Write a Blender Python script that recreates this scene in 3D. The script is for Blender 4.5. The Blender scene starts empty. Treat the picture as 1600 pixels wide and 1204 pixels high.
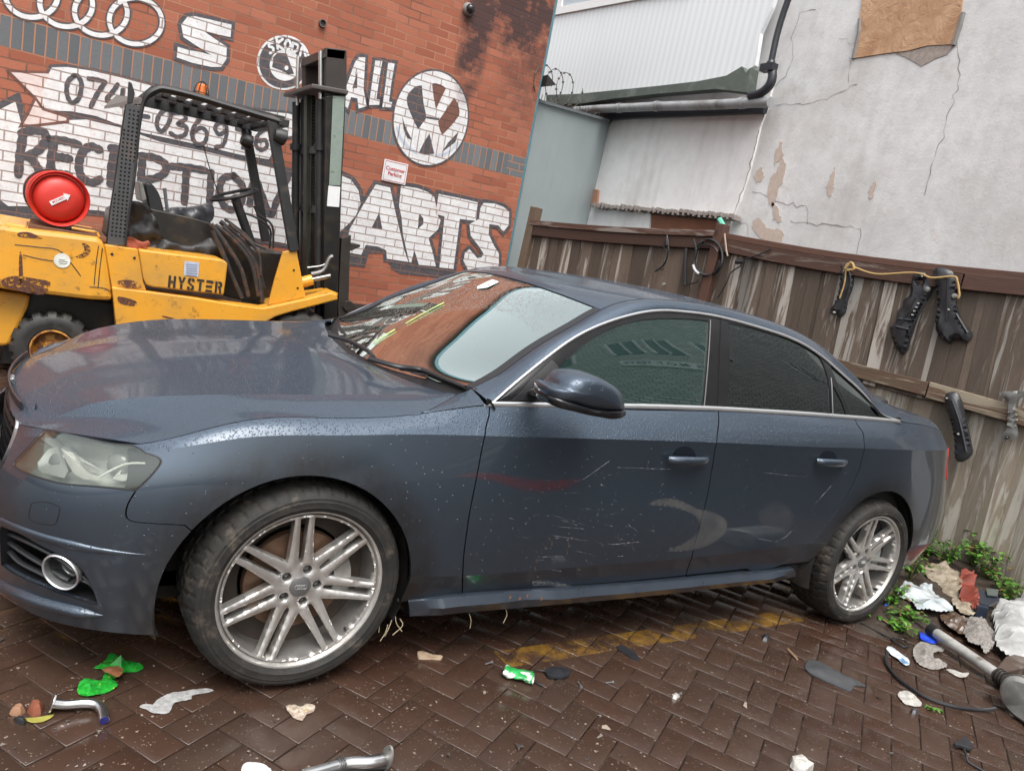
import bpy, bmesh, math, random
import numpy as np
from mathutils import Vector, Matrix
from mathutils.geometry import delaunay_2d_cdt
from math import pi, sin, cos, radians
random.seed(7); rng = np.random.default_rng(7)
S = bpy.context.scene
# ---------------------------------------------------------------- camera
CAM = np.array([-0.7484, -2.0430, 1.3878]); YAW, PIT, ROL, FOC = 0.5672, -0.1533, -0.2101, 1203.3
_f = np.array([sin(YAW)*cos(PIT), cos(YAW)*cos(PIT), sin(PIT)])
_r = np.array([cos(YAW), -sin(YAW), 0]); _d = np.cross(_f, _r)
RR = cos(ROL)*_r + sin(ROL)*_d; DD = -sin(ROL)*_r + cos(ROL)*_d
cd = bpy.data.cameras.new('camera'); cam = bpy.data.objects.new('camera', cd); S.collection.objects.link(cam)
cd.sensor_width = 36; cd.sensor_fit = 'HORIZONTAL'; cd.lens = FOC/1600*36; cd.clip_end = 500; cd.clip_start = 0.05
M = Matrix.Identity(4)
for i in range(3):
    M[i][0] = RR[i]; M[i][1] = -DD[i]; M[i][2] = -_f[i]; M[i][3] = CAM[i]
cam.matrix_world = M; S.camera = cam
# ---------------------------------------------------------------- sky, sun, exposure (overcast)
W = bpy.data.worlds.new('World'); S.world = W; W.use_nodes = True
nt = W.node_tree; nt.nodes.clear()
sky = nt.nodes.new('ShaderNodeTexSky'); sky.sky_type = 'NISHITA'; sky.sun_disc = False
SUN_EL, SUN_RO = radians(62), radians(200)
sky.sun_elevation = SUN_EL; sky.sun_rotation = SUN_RO; sky.air_density = 1.6; sky.dust_density = 6; sky.ozone_density = 1
hs = nt.nodes.new('ShaderNodeHueSaturation'); hs.inputs['Saturation'].default_value = 0.22
bg = nt.nodes.new('ShaderNodeBackground'); bg.inputs['Strength'].default_value = 0.13
wo = nt.nodes.new('ShaderNodeOutputWorld')
nt.links.new(sky.outputs[0], hs.inputs['Color']); nt.links.new(hs.outputs[0], bg.inputs[0]); nt.links.new(bg.outputs[0], wo.inputs[0])
sl = bpy.data.lights.new('sun', 'SUN'); sl.energy = 0.8; sl.angle = radians(40); sl.color = (1, .98, .95)
so = bpy.data.objects.new('sun', sl); S.collection.objects.link(so)
sd = Vector((sin(SUN_RO)*cos(SUN_EL), cos(SUN_RO)*cos(SUN_EL), sin(SUN_EL)))
so.rotation_euler = sd.to_track_quat('Z', 'Y').to_euler(); so.location = sd*30
S.view_settings.view_transform = 'Standard'; S.view_settings.look = 'None'; S.view_settings.gamma = 1
S.view_settings.exposure = 1.15
S.render.engine = 'CYCLES'
try:
    S.cycles.max_bounces = 8; S.cycles.transparent_max_bounces = 12; S.cycles.caustics_reflective = False; S.cycles.caustics_refractive = False
except Exception: pass
# ---------------------------------------------------------------- measuring helpers
def ray(u, v): return RR*((u-800)/FOC) + DD*((v-602)/FOC) + _f
def on(u, v, n, p0):
    d = ray(u, v); n = np.array(n, float); return CAM + d*(((np.array(p0)-CAM) @ n)/(d @ n))
def atY(u, v, Y): return on(u, v, (0, 1, 0), (0, Y, 0))
def atX(u, v, X): return on(u, v, (1, 0, 0), (X, 0, 0))
def atZ(u, v, Z=0.): return on(u, v, (0, 0, 1), (0, 0, Z))
def proj(P):
    q = np.asarray(P, float)-CAM; z = q @ _f
    return np.stack([800+FOC*(q @ RR)/z, 602+FOC*(q @ DD)/z], -1)
# ---------------------------------------------------------------- mesh helpers
def tag(o, label=None, cat=None, group=None, kind=None):
    for k, v in (('label', label), ('category', cat), ('group', group), ('kind', kind)):
        if v: o[k] = v
    return o
def link(name, me, mat=None, parent=None, mw=None):
    o = bpy.data.objects.new(name, me); S.collection.objects.link(o)
    if mat is not None:
        for m in (mat if isinstance(mat, (list, tuple)) else [mat]): me.materials.append(m)
    if parent is not None: o.parent = parent
    if mw is not None: o.matrix_world = mw
    return o
def empty(name, loc=(0, 0, 0), mw=None):
    o = bpy.data.objects.new(name, None); S.collection.objects.link(o); o.location = loc; o.empty_display_size = .1
    if mw is not None: o.matrix_world = mw
    return o
ORG = {}
def mk(name, V, F, mat, parent=None, smooth=True, normals=None, mi=None):
    """vertices are given in world space; parented meshes are stored in the parent's space"""
    me = bpy.data.meshes.new(name)
    V = np.asarray(V, float)
    if parent is not None:
        Pm = np.array(wmat(parent).inverted()); V = V @ Pm[:3, :3].T + Pm[:3, 3]
    me.from_pydata(V.tolist(), [], [tuple(int(i) for i in f) for f in F]); me.update()
    if smooth: me.polygons.foreach_set('use_smooth', [True]*len(me.polygons))
    if mi is not None: me.polygons.foreach_set('material_index', mi)
    if normals is not None:
        n = [tuple(x) for x in np.asarray(normals, float)]
        try: me.normals_split_custom_set_from_vertices(n)
        except Exception as e: print('normals', name, e)
    return link(name, me, mat, parent)
def wmat(o):
    m = o.matrix_basis.copy() if not hasattr(o, '_m') else o._m
    p = o.parent
    while p is not None: m = p.matrix_basis @ m; p = p.parent
    return m
class MB:
    def __init__(s): s.V = []; s.F = []; s.M = []; s.n = 0
    def add(s, V, F, m=0):
        V = np.asarray(V, float).reshape(-1, 3); s.V.append(V)
        s.F += [tuple(int(i)+s.n for i in f) for f in F]; s.M += [m]*len(F); s.n += len(V); return s
    def quad(s, *p, m=0): return s.add(p, [tuple(range(len(p)))], m)
    def box(s, lo, hi, m=0, bev=0):
        lo = np.array(lo, float); hi = np.array(hi, float)
        V = [[(lo, hi)[i][0], (lo, hi)[j][1], (lo, hi)[k][2]] for i in (0, 1) for j in (0, 1) for k in (0, 1)]
        return s.add(V, [(0, 1, 3, 2), (4, 6, 7, 5), (0, 4, 5, 1), (2, 3, 7, 6), (0, 2, 6, 4), (1, 5, 7, 3)], m)
    def beam(s, a, b, w, h, up=(0, 0, 1), m=0):
        a = np.array(a, float); b = np.array(b, float); d = b-a; d /= np.linalg.norm(d); up = np.array(up, float)
        x = np.cross(d, up); x /= np.linalg.norm(x); y = np.cross(x, d)
        V = [p + x*i*w/2 + y*j*h/2 for p in (a, b) for i, j in ((-1, -1), (1, -1), (1, 1), (-1, 1))]
        return s.add(V, [(3, 2, 1, 0), (4, 5, 6, 7), (0, 1, 5, 4), (1, 2, 6, 5), (2, 3, 7, 6), (3, 0, 4, 7)], m)
    def tube(s, P, r, n=10, cap=True, m=0, flat=1.0, closed=False):
        P = np.array(P, float); k = len(P); r = np.broadcast_to(np.asarray(r, float), (k,))
        T = np.gradient(P, axis=0) if not closed else (np.roll(P, -1, 0)-np.roll(P, 1, 0))
        T /= (np.linalg.norm(T, axis=1)[:, None]+1e-12)
        a = np.array([0, 0, 1.]) if abs(T[0][2]) < .9 else np.array([1., 0, 0]); N = np.cross(T[0], a); N /= np.linalg.norm(N)
        V = []
        for i in range(k):
            N = N-T[i]*(N @ T[i]); N /= np.linalg.norm(N)+1e-12; B = np.cross(T[i], N)
            for j in range(n):
                t = 2*pi*j/n; V.append(P[i]+r[i]*(cos(t)*N+flat*sin(t)*B))
        F = []
        for i in range(k if closed else k-1):
            for j in range(n):
                a0 = i*n+j; a1 = i*n+(j+1) % n; i2 = (i+1) % k
                F.append((a0, a1, i2*n+(j+1) % n, i2*n+j))
        if cap and not closed: F += [tuple(range(n))[::-1], tuple((k-1)*n+j for j in range(n))]
        return s.add(V, F, m)
    def lathe(s, prof, c, ax=(0, 0, 1), n=32, m=0, xa=None, closed=False):
        c = np.array(c, float); ax = np.array(ax, float); ax /= np.linalg.norm(ax)
        a = np.array([0, 0, 1.]) if abs(ax[2]) < .9 else np.array([1., 0, 0])
        X = np.cross(ax, a); X /= np.linalg.norm(X); Y = np.cross(ax, X)
        V = [c+ax*h+rr*(cos(2*pi*j/n)*X+sin(2*pi*j/n)*Y) for rr, h in prof for j in range(n)]
        k = len(prof)
        F = [(i*n+j, i*n+(j+1) % n, ((i+1) % k)*n+(j+1) % n, ((i+1) % k)*n+j) for i in range(k if closed else k-1) for j in range(n)]
        return s.add(V, F, m)
    def prism(s, poly, d, m=0):
        """closed planar polygon (n,3) pushed along vector d"""
        P = np.array(poly, float); n = len(P); d = np.array(d, float)
        return s.add(np.vstack([P, P+d]), [tuple(range(n)), tuple(range(2*n-1, n-1, -1))]+[(i, i+n, (i+1) % n+n, (i+1) % n) for i in range(n)], m)
    def build(s, name, mat, parent=None, smooth=False, bevel=0, autos=True, seg=2):
        o = mk(name, np.vstack(s.V), s.F, mat, parent, False, mi=s.M if isinstance(mat, (list, tuple)) else None)
        me = o.data
        bm = bmesh.new(); bm.from_mesh(me); bmesh.ops.remove_doubles(bm, verts=bm.verts, dist=1e-5)
        bmesh.ops.recalc_face_normals(bm, faces=bm.faces); bm.to_mesh(me); bm.free()
        if smooth:
            me.polygons.foreach_set('use_smooth', [True]*len(me.polygons))
            if autos:
                try: me.set_sharp_from_angle(angle=radians(38))
                except Exception as e: print(e)
        if bevel:
            b = o.modifiers.new('bevel', 'BEVEL'); b.width = bevel; b.segments = seg; b.limit_method = 'ANGLE'; b.angle_limit = radians(40)
        return o
def cr(P, n=8, closed=False):
    """Catmull-Rom through points of any dimension"""
    P = np.array(P, float); k = len(P)
    if k < 3 and not closed:
        return np.array([P[0]+(P[-1]-P[0])*t for t in np.linspace(0, 1, n+1)])
    out = []
    for i in range(k if closed else k-1):
        g = (lambda j: P[j % k]) if closed else (lambda j: P[j] if 0 <= j < k else (2*P[0]-P[1] if j < 0 else 2*P[-1]-P[-2]))
        p0, p1, p2, p3 = g(i-1), g(i), g(i+1), g(i+2)
        for t in np.arange(n)/n:
            out.append(.5*((2*p1)+(-p0+p2)*t+(2*p0-5*p1+4*p2-p3)*t*t+(-p0+3*p1-3*p2+p3)*t**3))
    if not closed: out.append(P[-1])
    return np.array(out)
def inside(poly, pts):
    P = np.asarray(poly); x, y = pts[:, 0], pts[:, 1]; c = np.zeros(len(pts), bool); n = len(P)
    for i in range(n):
        x0, y0 = P[i]; x1, y1 = P[(i+1) % n]
        if y0 == y1: continue
        m = ((y0 > y) != (y1 > y)) & (x < (x1-x0)*(y-y0)/(y1-y0)+x0); c ^= m
    return c
def dens(loop, st):
    L = []; loop = np.asarray(loop, float)
    for i in range(len(loop)):
        a, b = loop[i], loop[(i+1) % len(loop)]; n = max(1, int(np.ceil(np.linalg.norm(b-a)/st)))
        L += [a+(b-a)*k/n for k in range(n)]
    return np.array(L)
def triang(loop, st, holes=(), pad=.35):
    loops = [dens(loop, st)]+[dens(h, st) for h in holes]
    lo = loops[0].min(0); hi = loops[0].max(0)
    gx, gy = np.meshgrid(np.arange(lo[0]+st/2, hi[0], st), np.arange(lo[1]+st/2, hi[1], st)); G = np.stack([gx.ravel(), gy.ravel()], 1)
    ok = inside(loops[0], G)
    for h in loops[1:]: ok &= ~inside(h, G)
    G = G[ok]
    if len(G):
        B = np.vstack(loops); keep = np.ones(len(G), bool)
        for b in B: keep &= ((G-b)**2).sum(1) > (pad*st)**2
        G = G[keep]
    V = []; E = []
    for l in loops:
        s0 = len(V); V += [tuple(p) for p in l]; E += [(s0+i, s0+(i+1) % len(l)) for i in range(len(l))]
    V += [tuple(p) for p in G]
    r = delaunay_2d_cdt([Vector(v) for v in V], E, [], 0, 1e-7)
    VV = np.array([tuple(v) for v in r[0]]); FF = np.array([f for f in r[2] if len(f) == 3])
    c = VV[FF].mean(1); ok = inside(loops[0], c)
    for h in loops[1:]: ok &= ~inside(h, c)
    FF = FF[ok]
    a = VV[FF]; ar = (a[:, 1, 0]-a[:, 0, 0])*(a[:, 2, 1]-a[:, 0, 1])-(a[:, 2, 0]-a[:, 0, 0])*(a[:, 1, 1]-a[:, 0, 1])
    FF[ar < 0] = FF[ar < 0][:, ::-1]; FF = FF[np.abs(ar) > 1e-12]
    return VV, FF
def rim_edges(F):
    d = {}
    for f in F:
        for a, b in ((f[0], f[1]), (f[1], f[2]), (f[2], f[0])): d[(a, b)] = 1
    return [(a, b) for (a, b) in d if (b, a) not in d]
# ---------------------------------------------------------------- material helpers
class NT:
    def __init__(s, name):
        s.m = bpy.data.materials.new(name); s.m.use_nodes = True; s.t = s.m.node_tree; s.t.nodes.clear()
        s.o = s.n('OutputMaterial'); s.b = s.n('BsdfPrincipled'); s.l(s.b.outputs[0], s.o.inputs[0])
    def n(s, k, **kw):
        x = s.t.nodes.new('ShaderNode'+k)
        for a, v in kw.items(): setattr(x, a, v)
        return x
    def l(s, a, b): s.t.links.new(a, b); return b
    def put(s, sock, v):
        if hasattr(v, 'is_output') or isinstance(v, bpy.types.NodeSocket): s.l(v, sock)
        else:
            if sock.type == 'RGBA' and len(v) == 3: v = (*v, 1)
            sock.default_value = v
    def mix(s, f, a, b, mode='MIX'):
        x = s.n('Mix', data_type='RGBA', blend_type=mode); s.put(x.inputs[0], f); s.put(x.inputs[6], a); s.put(x.inputs[7], b); return x.outputs[2]
    def math(s, op, a, b=0., c=0., clamp=False):
        x = s.n('Math', operation=op, use_clamp=clamp); s.put(x.inputs[0], a); s.put(x.inputs[1], b); s.put(x.inputs[2], c); return x.outputs[0]
    def ramp(s, f, *st):
        x = s.n('ValToRGB'); s.put(x.inputs[0], f); e = x.color_ramp.elements
        while len(e) < len(st): e.new(.5)
        for i, (p, c) in enumerate(st): e[i].position = p; e[i].color = (c, c, c, 1) if not isinstance(c, (tuple, list)) else (*c, 1)
        return x.outputs[0]
    def co(s, scale=(1, 1, 1), kind='Object', rot=(0, 0, 0), loc=(0, 0, 0)):
        c = s.n('TexCoord'); m = s.n('Mapping'); s.l(c.outputs[kind], m.inputs[0]); m.inputs['Scale'].default_value = scale; m.inputs['Rotation'].default_value = rot; m.inputs['Location'].default_value = loc; return m.outputs[0]
    def noise(s, sc=5, det=4, ro=.5, vec=None, dist=0, out=0):
        x = s.n('TexNoise'); x.inputs['Scale'].default_value = sc; x.inputs['Detail'].default_value = det; x.inputs['Roughness'].default_value = ro; x.inputs['Distortion'].default_value = dist
        if vec is None: vec = s.co()
        s.l(vec, x.inputs['Vector']); return x.outputs[out]
    def voro(s, sc=5, vec=None, feat='F1', out=0, rnd=1):
        x = s.n('TexVoronoi', feature=feat); x.inputs['Scale'].default_value = sc; x.inputs['Randomness'].default_value = rnd
        if vec is None: vec = s.co()
        s.l(vec, x.inputs['Vector']); return x.outputs[out]
    def bump(s, h, st=.3, d=.01, nrm=None):
        x = s.n('Bump'); x.inputs['Strength'].default_value = st; x.inputs['Distance'].default_value = d; s.put(x.inputs['Height'], h)
        if nrm is not None: s.l(nrm, x.inputs['Normal'])
        return x.outputs[0]
    def set(s, **kw):
        for k, v in kw.items():
            k = {'col': 'Base Color', 'rough': 'Roughness', 'metal': 'Metallic', 'nrm': 'Normal', 'trans': 'Transmission Weight', 'coat': 'Coat Weight', 'cr': 'Coat Roughness', 'ior': 'IOR', 'alpha': 'Alpha', 'spec': 'Specular IOR Level', 'cn': 'Coat Normal', 'sss': 'Subsurface Weight', 'emc': 'Emission Color', 'ems': 'Emission Strength', 'sheen': 'Sheen Weight'}[k]
            s.put(s.b.inputs[k], v)
        return s
def simple(name, col, rough=.5, metal=0, var=.25, sc=12, bump=.0, bsc=60, dirt=None, dsc=4, dcut=(.5, .7), **kw):
    t = NT(name); v = t.co(); n = t.noise(sc, 5, .6, v)
    c = t.mix(n, [x*(1-var) for x in col], [min(1, x*(1+var)) for x in col])
    if dirt:
        f = t.ramp(t.noise(dsc, 7, .65, v), (dcut[0], 0.), (dcut[1], 1.)); c = t.mix(f, c, dirt)
    t.set(col=c, rough=t.math('ADD', rough-.08, t.math('MULTIPLY', n, .16)), metal=metal, **kw)
    if bump: t.set(nrm=t.bump(t.noise(bsc, 5, .6, v), bump, .004))
    return t.m
# ================================================================ THE YARD: ground
def add_brick(t, vec, bw, rh, off, ms=.0055, sm=.15):
    b = t.n('TexBrick', offset=off, squash=1.0); t.l(vec, b.inputs['Vector'])
    for k, v in (('Scale', 1), ('Brick Width', bw), ('Row Height', rh), ('Mortar Size', ms), ('Mortar Smooth', sm), ('Bias', 0)): b.inputs[k].default_value = v
    b.inputs['Color1'].default_value = (0, 0, 0, 1); b.inputs['Color2'].default_value = (1, 1, 1, 1); b.inputs['Mortar'].default_value = (.5, .5, .5, 1)
    return b.outputs['Color'], b.outputs['Fac']
def ground_mat():
    t = NT('wet_paving'); v = t.co()
    at = t.n('Attribute', attribute_name='pv'); r = at.outputs['Fac']
    c = t.ramp(r, (0, (.042, .0205, .0135)), (.35, (.052, .0250, .0165)), (.7, (.057, .0300, .0205)), (1, (.045, .0265, .0190)))
    big = t.noise(.9, 4, .6, v); c = t.mix(t.ramp(big, (.35, .0), (.75, .6)), c, (.060, .044, .034))
    mid = t.noise(14, 6, .7, v); c = t.mix(t.math('MULTIPLY', t.ramp(mid, (.4, 0.), (.8, 1.)), .5), c, (.03, .018, .013))
    # grit pressed on the blocks
    g1 = t.voro(190, v); keep = t.ramp(t.noise(9, 5, .6, v), (.46, 0.), (.62, 1.))
    rc = t.voro(190, v, out=1); sp = t.n('SeparateColor'); t.l(rc, sp.inputs[0])
    pick = t.math('GREATER_THAN', sp.outputs[0], t.math('SUBTRACT', .90, t.math('MULTIPLY', keep, .13)))
    sz = t.math('LESS_THAN', g1, t.math('MULTIPLY', sp.outputs[1], .46)); gr = t.math('MULTIPLY', pick, sz)
    c = t.mix(gr, c, t.mix(sp.outputs[2], (.17, .13, .095), (.10, .078, .06)))
    g2 = t.voro(75, v); rc2 = t.voro(75, v, out=1); s2 = t.n('SeparateColor'); t.l(rc2, s2.inputs[0])
    gb = t.math('MULTIPLY', t.math('GREATER_THAN', s2.outputs[0], .985), t.math('LESS_THAN', g2, .28)); c = t.mix(gb, c, (.24, .20, .155))
    # worn yellow line
    a = atZ(790, 1028); b_ = atZ(1235, 962); L = np.linalg.norm(b_-a); ux = (b_-a)/L; an = math.atan2(ux[1], ux[0])
    mp = t.n('Mapping', vector_type='TEXTURE'); tc = t.n('TexCoord'); t.l(tc.outputs['Object'], mp.inputs[0]); mp.inputs['Location'].default_value = tuple(a); mp.inputs['Rotation'].default_value = (0, 0, an)
    sx = t.n('SeparateXYZ'); t.l(mp.outputs[0], sx.inputs[0])
    mk1 = t.math('MULTIPLY', t.math('LESS_THAN', t.math('ABSOLUTE', sx.outputs[1]), .055), t.math('MULTIPLY', t.math('GREATER_THAN', sx.outputs[0], -.02), t.math('LESS_THAN', sx.outputs[0], L+.1)))
    wear = t.ramp(t.noise(3.5, 9, .8, v), (.46, 0.), (.60, .8)); yl = t.math('MULTIPLY', mk1, wear); c = t.mix(yl, c, (.27, .145, .022))
    rw = t.ramp(t.noise(2.6, 5, .6, v), (.38, .10), (.62, .36)); ro = t.math('ADD', rw, t.math('MULTIPLY', gr, .3), clamp=True)
    h = t.math('ADD', t.math('MULTIPLY', t.noise(240, 4, .7, v), .5), t.math('MULTIPLY', t.math('ADD', gr, gb), 1.2)); h = t.math('ADD', h, t.math('MULTIPLY', t.noise(28, 3, .6, v), .8))
    t.set(col=c, rough=ro, nrm=t.bump(h, .38, .0018), spec=.42); return t.m
MG = ground_mat()
jt = NT('wet_joint_dirt'); jv = jt.co(); jc = jt.mix(jt.ramp(jt.noise(7, 5, .6, jv), (.45, 0.), (.62, 1.)), (.012, .007, .005), (.065, .047, .036))
jt.set(col=jc, rough=.32, nrm=jt.bump(jt.noise(160, 4, .7, jv), .4, .003))
m = MB(); m.quad((-60, -60, -.0045), (60, -60, -.0045), (60, 60, -.0045), (-60, 60, -.0045)); tag(m.build('ground', jt.m), kind='structure')
def paving():
    A = radians(32.5); ex = np.array([cos(A), sin(A)]); ey = np.array([-sin(A), cos(A)]); u = .1; g = .0022; bv = .0026
    V = []; F = []; C = []
    for i in range(-80, 100):
        for j in range(-80, 100):
            d = (i-j) % 4
            if d == 0: w, h = 2, 1
            elif d == 3: w, h = 1, 2
            else: continue
            c = ex*(i+w/2)*u+ey*(j+h/2)*u + np.array([.033, .045])
            if not (-2.6 < c[0] < 5.2 and -1.9 < c[1] < 5.6): continue
            z = rng.normal(0, .0005); tx, ty = rng.normal(0, .0035, 2); q = rng.random(); s0 = len(V); ang = rng.normal(0, .006)
            for (ins, zz) in ((0, -.012), (0, -bv*.9), (bv*.35, -bv*.3), (bv, 0)):
                for sx, sy in ((-1, -1), (1, -1), (1, 1), (-1, 1)):
                    a = (w*u/2-g-ins)*sx; b = (h*u/2-g-ins)*sy
                    p = c+ex*(a-b*ang)+ey*(b+a*ang); V.append((p[0], p[1], z+zz+tx*a+ty*b))
            for k in range(3):
                for e in range(4): F.append((s0+k*4+e, s0+k*4+(e+1) % 4, s0+k*4+4+(e+1) % 4, s0+k*4+4+e))
            F.append((s0+12, s0+13, s0+14, s0+15)); C += [q]*16
    o = mk('paving', V, F, MG, None, True); me = o.data
    at = me.attributes.new('pv', 'FLOAT', 'POINT'); at.data.foreach_set('value', C)
    me.set_sharp_from_angle(angle=radians(60)); tag(o, kind='structure')
paving()
# ================================================================ BRICK BUILDING
WO = np.array([-1.09131, 5.23533, 2.17278]); WH = np.array([.99661717, .07574145, .03189756]); WV = np.array([-.03082019, -.01535115, .99940705]); WN = np.cross(WH, WV)
def frame(o, x, y, z): 
    m = Matrix.Identity(4)
    for i in range(3): m[i][0] = x[i]; m[i][1] = y[i]; m[i][2] = z[i]; m[i][3] = o[i]
    return m
UP = WV/np.linalg.norm(WV)
def wl(u, v):
    P = on(u, v, WN, WO); q = P-WO; return np.array([q @ WH, q @ WV])
def W3(st, z=0.): st = np.atleast_2d(st); return WO+st[:, :1]*WH+st[:, 1:2]*WV+z*WN
def wall_mat(name, paint=None):
    t = NT(name); tc = t.n('TexCoord'); v = tc.outputs['Object']; sx = t.n('SeparateXYZ'); t.l(v, sx.inputs[0]); X, Y, Z = sx.outputs
    band = t.math('MULTIPLY', t.math('GREATER_THAN', Y, 0.), t.math('LESS_THAN', Y, .225))
    sold = t.math('MULTIPLY', band, t.math('LESS_THAN', X, 4.56))
    wob = t.noise(3.5, 2, .5, v, out=1); vm = t.n('VectorMath', operation='SCALE'); t.l(wob, vm.inputs[0]); vm.inputs[3].default_value = .004
    va = t.n('VectorMath', operation='ADD'); t.l(v, va.inputs[0]); t.l(vm.outputs[0], va.inputs[1]); v2 = va.outputs[0]
    c1, f1 = add_brick(t, v2, .225, .075, .5); c2, f2 = add_brick(t, v2, .075, .225, 0.)
    rnd = t.mix(sold, c1, c2); mor = t.mix(sold, f1, f2)
    n1 = t.noise(60, 6, .7, v); n2 = t.noise(2.2, 5, .6, v); n3 = t.noise(230, 3, .6, v)
    brick = t.ramp(rnd, (0, (.285, .088, .050)), (.5, (.35, .114, .065)), (1, (.41, .145, .088)))
    brick = t.mix(t.ramp(n1, (.3, 0.), (.75, .45)), brick, (.25, .07, .035))
    grey = t.ramp(rnd, (0, (.105, .115, .125)), (1, (.165, .175, .185))); grey = t.mix(t.ramp(n1, (.4, 0.), (.8, .5)), grey, (.07, .075, .085))
    col = t.mix(band, brick, grey)
    mc = t.mix(n2, (.46, .22, .13), (.33, .16, .10))
    shade = t.ramp(t.noise(1.3, 4, .6, v), (.42, 0.), (.6, .8)); mc = t.mix(t.math('MULTIPLY', shade, t.math('SUBTRACT', 1., band)), mc, (.10, .055, .04))
    if paint is None: full = t.mix(mor, col, mc)
    elif paint == 'white':
        wn = t.ramp(t.noise(7, 7, .7, v), (.3, (.62, .62, .63)), (.7, (.80, .81, .82))); wn = t.mix(t.ramp(n1, (.5, 0.), (.85, .55)), wn, (.40, .33, .31))
        wn = t.mix(t.ramp(t.noise(2.3, 5, .6, v), (.56, 0.), (.74, .4)), wn, (.62, .42, .38))
        wn = t.mix(t.ramp(t.noise(34, 7, .75, v), (.56, 0.), (.70, .75)), wn, t.mix(.35, col, (.5, .45, .43))); full = t.mix(t.math('MULTIPLY', mor, .78), wn, (.23, .135, .105))
    elif paint == 'pink':
        wn = t.ramp(t.noise(9, 7, .7, v), (.3, (.60, .47, .44)), (.7, (.76, .70, .68))); full = t.mix(t.math('MULTIPLY', mor, .9), wn, (.30, .13, .09))
    elif paint == 'blue':
        wn = t.ramp(n1, (.3, (.42, .48, .60)), (.7, (.55, .60, .68))); full = t.mix(mor, wn, (.25, .2, .2))
    elif paint == 'brown':
        wn = t.ramp(n1, (.3, (.13, .055, .04)), (.7, (.20, .09, .065))); full = t.mix(t.math('MULTIPLY', mor, .8), wn, (.10, .05, .04))
    else:
        bn = t.ramp(t.noise(20, 6, .7, v), (.3, (.045, .044, .052)), (.7, (.095, .090, .100))); bn = t.mix(t.ramp(n1, (.55, 0.), (.85, .5)), bn, (.16, .10, .085)); bn = t.mix(t.ramp(t.noise(30, 7, .75, t.co(loc=(4, 4, 0))), (.56, 0.), (.72, .7)), bn, t.mix(.4, col, (.3, .26, .25)))
        full = t.mix(t.math('MULTIPLY', mor, .7), bn, (.22, .12, .09))
    # soot stain with its own outline, under the dome camera
    a = wl(790, 25); b = wl(742, 120)
    def blob(c, rx, ry, amp):
        dx = t.math('DIVIDE', t.math('SUBTRACT', X, c[0]), rx); dy = t.math('DIVIDE', t.math('SUBTRACT', Y, c[1]), ry)
        d = t.math('ADD', t.math('MULTIPLY', dx, dx), t.math('MULTIPLY', dy, dy)); return t.math('MULTIPLY', t.math('SUBTRACT', 1.0, d, clamp=True), amp)
    s = t.math('ADD', blob(wl(805, -8), .62, .62, 1.7), t.math('ADD', blob(wl(742, 55), .22, .75, 1.7), blob(wl(835, 70), .45, 1.1, .8)))
    nn = t.noise(4.5, 7, .72, v); s = t.math('MULTIPLY', s, t.ramp(nn, (.34, 0.), (.60, 1.0)), clamp=True)
    full = t.mix(t.math('MULTIPLY', s, .9, clamp=True), full, (.035, .022, .024))
    h = t.math('ADD', t.math('MULTIPLY', t.math('SUBTRACT', 1., mor), 1.), t.math('MULTIPLY', n1, .25)); h = t.math('ADD', h, t.math('MULTIPLY', n3, .12)); h = t.math('ADD', h, t.math('MULTIPLY', rnd, .08))
    t.set(col=full, rough=.82 if paint is None else .6, nrm=t.bump(h, .8, .008)); return t.m
MWALL = wall_mat('red_brick'); MWHT = wall_mat('brick_painted_white', 'white'); MBLK = wall_mat('brick_painted_black', 'black'); MPNK = wall_mat('brick_painted_pinkish', 'pink'); MBLU = wall_mat('brick_painted_blue', 'blue'); MBRN = wall_mat('brick_painted_brown', 'brown')
BB = empty('brick_building', mw=frame(WO, WH, WV, WN)); tag(BB, 'red brick garage wall painted with white graffiti lettering and car badges, behind the forklift', 'building')
SR = wl(868, 0)[0]*.5+wl(793, 400)[0]*.5
def wbox(m, s0, s1, t0, t1, z0, z1, k=0):
    P = [W3((s, t), z)[0] for z in (z0, z1) for s, t in ((s0, t0), (s1, t0), (s1, t1), (s0, t1))]
    m.add(P, [(3, 2, 1, 0), (4, 5, 6, 7), (0, 1, 5, 4), (1, 2, 6, 5), (2, 3, 7, 6), (3, 0, 4, 7)], k)
m = MB(); wbox(m, -7, SR, -2.6, 2.35, -5, 0); m.build('wall', MWALL, BB)
m = MB(); wbox(m, -7, SR+.03, 2.353, 2.46, -.2, .10); m.build('eaves_gutter', simple('teal_gutter', (.06, .20, .26), .4), BB)
m = MB(); wbox(m, -7, SR-.01, -2.6, -1.60, .002, .035); m.build('plinth', simple('dark_plinth', (.05, .035, .03), .6, dirt=(.12, .07, .05)), BB)
def wpoly(name, px, z, mat, holes=(), grow=0., wallpts=False, thick=.0):
    P = np.array([wl(*p) for p in px]) if not wallpts else np.asarray(px, float)
    if grow:
        a = np.roll(P, 1, 0); b = np.roll(P, -1, 0); d1 = P-a; d2 = b-P; d1 /= np.linalg.norm(d1, axis=1)[:, None]+1e-9; d2 /= np.linalg.norm(d2, axis=1)[:, None]+1e-9
        A = 0.5*np.sum(P[:, 0]*b[:, 1]-b[:, 0]*P[:, 1]); sg = 1 if A > 0 else -1
        n1 = np.stack([d1[:, 1], -d1[:, 0]], 1)*sg; n2 = np.stack([d2[:, 1], -d2[:, 0]], 1)*sg; nn = n1+n2; nn /= np.linalg.norm(nn, axis=1)[:, None]+1e-9
        k = 1/np.clip((nn*n1).sum(1), .5, 1); P = P+nn*(grow*k)[:, None]
    H = [np.array([wl(*p) for p in h]) for h in holes]
    VV, FF = triang(P, .3, H); o = mk(name, W3(VV, z), FF, mat, BB, False); return o
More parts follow.
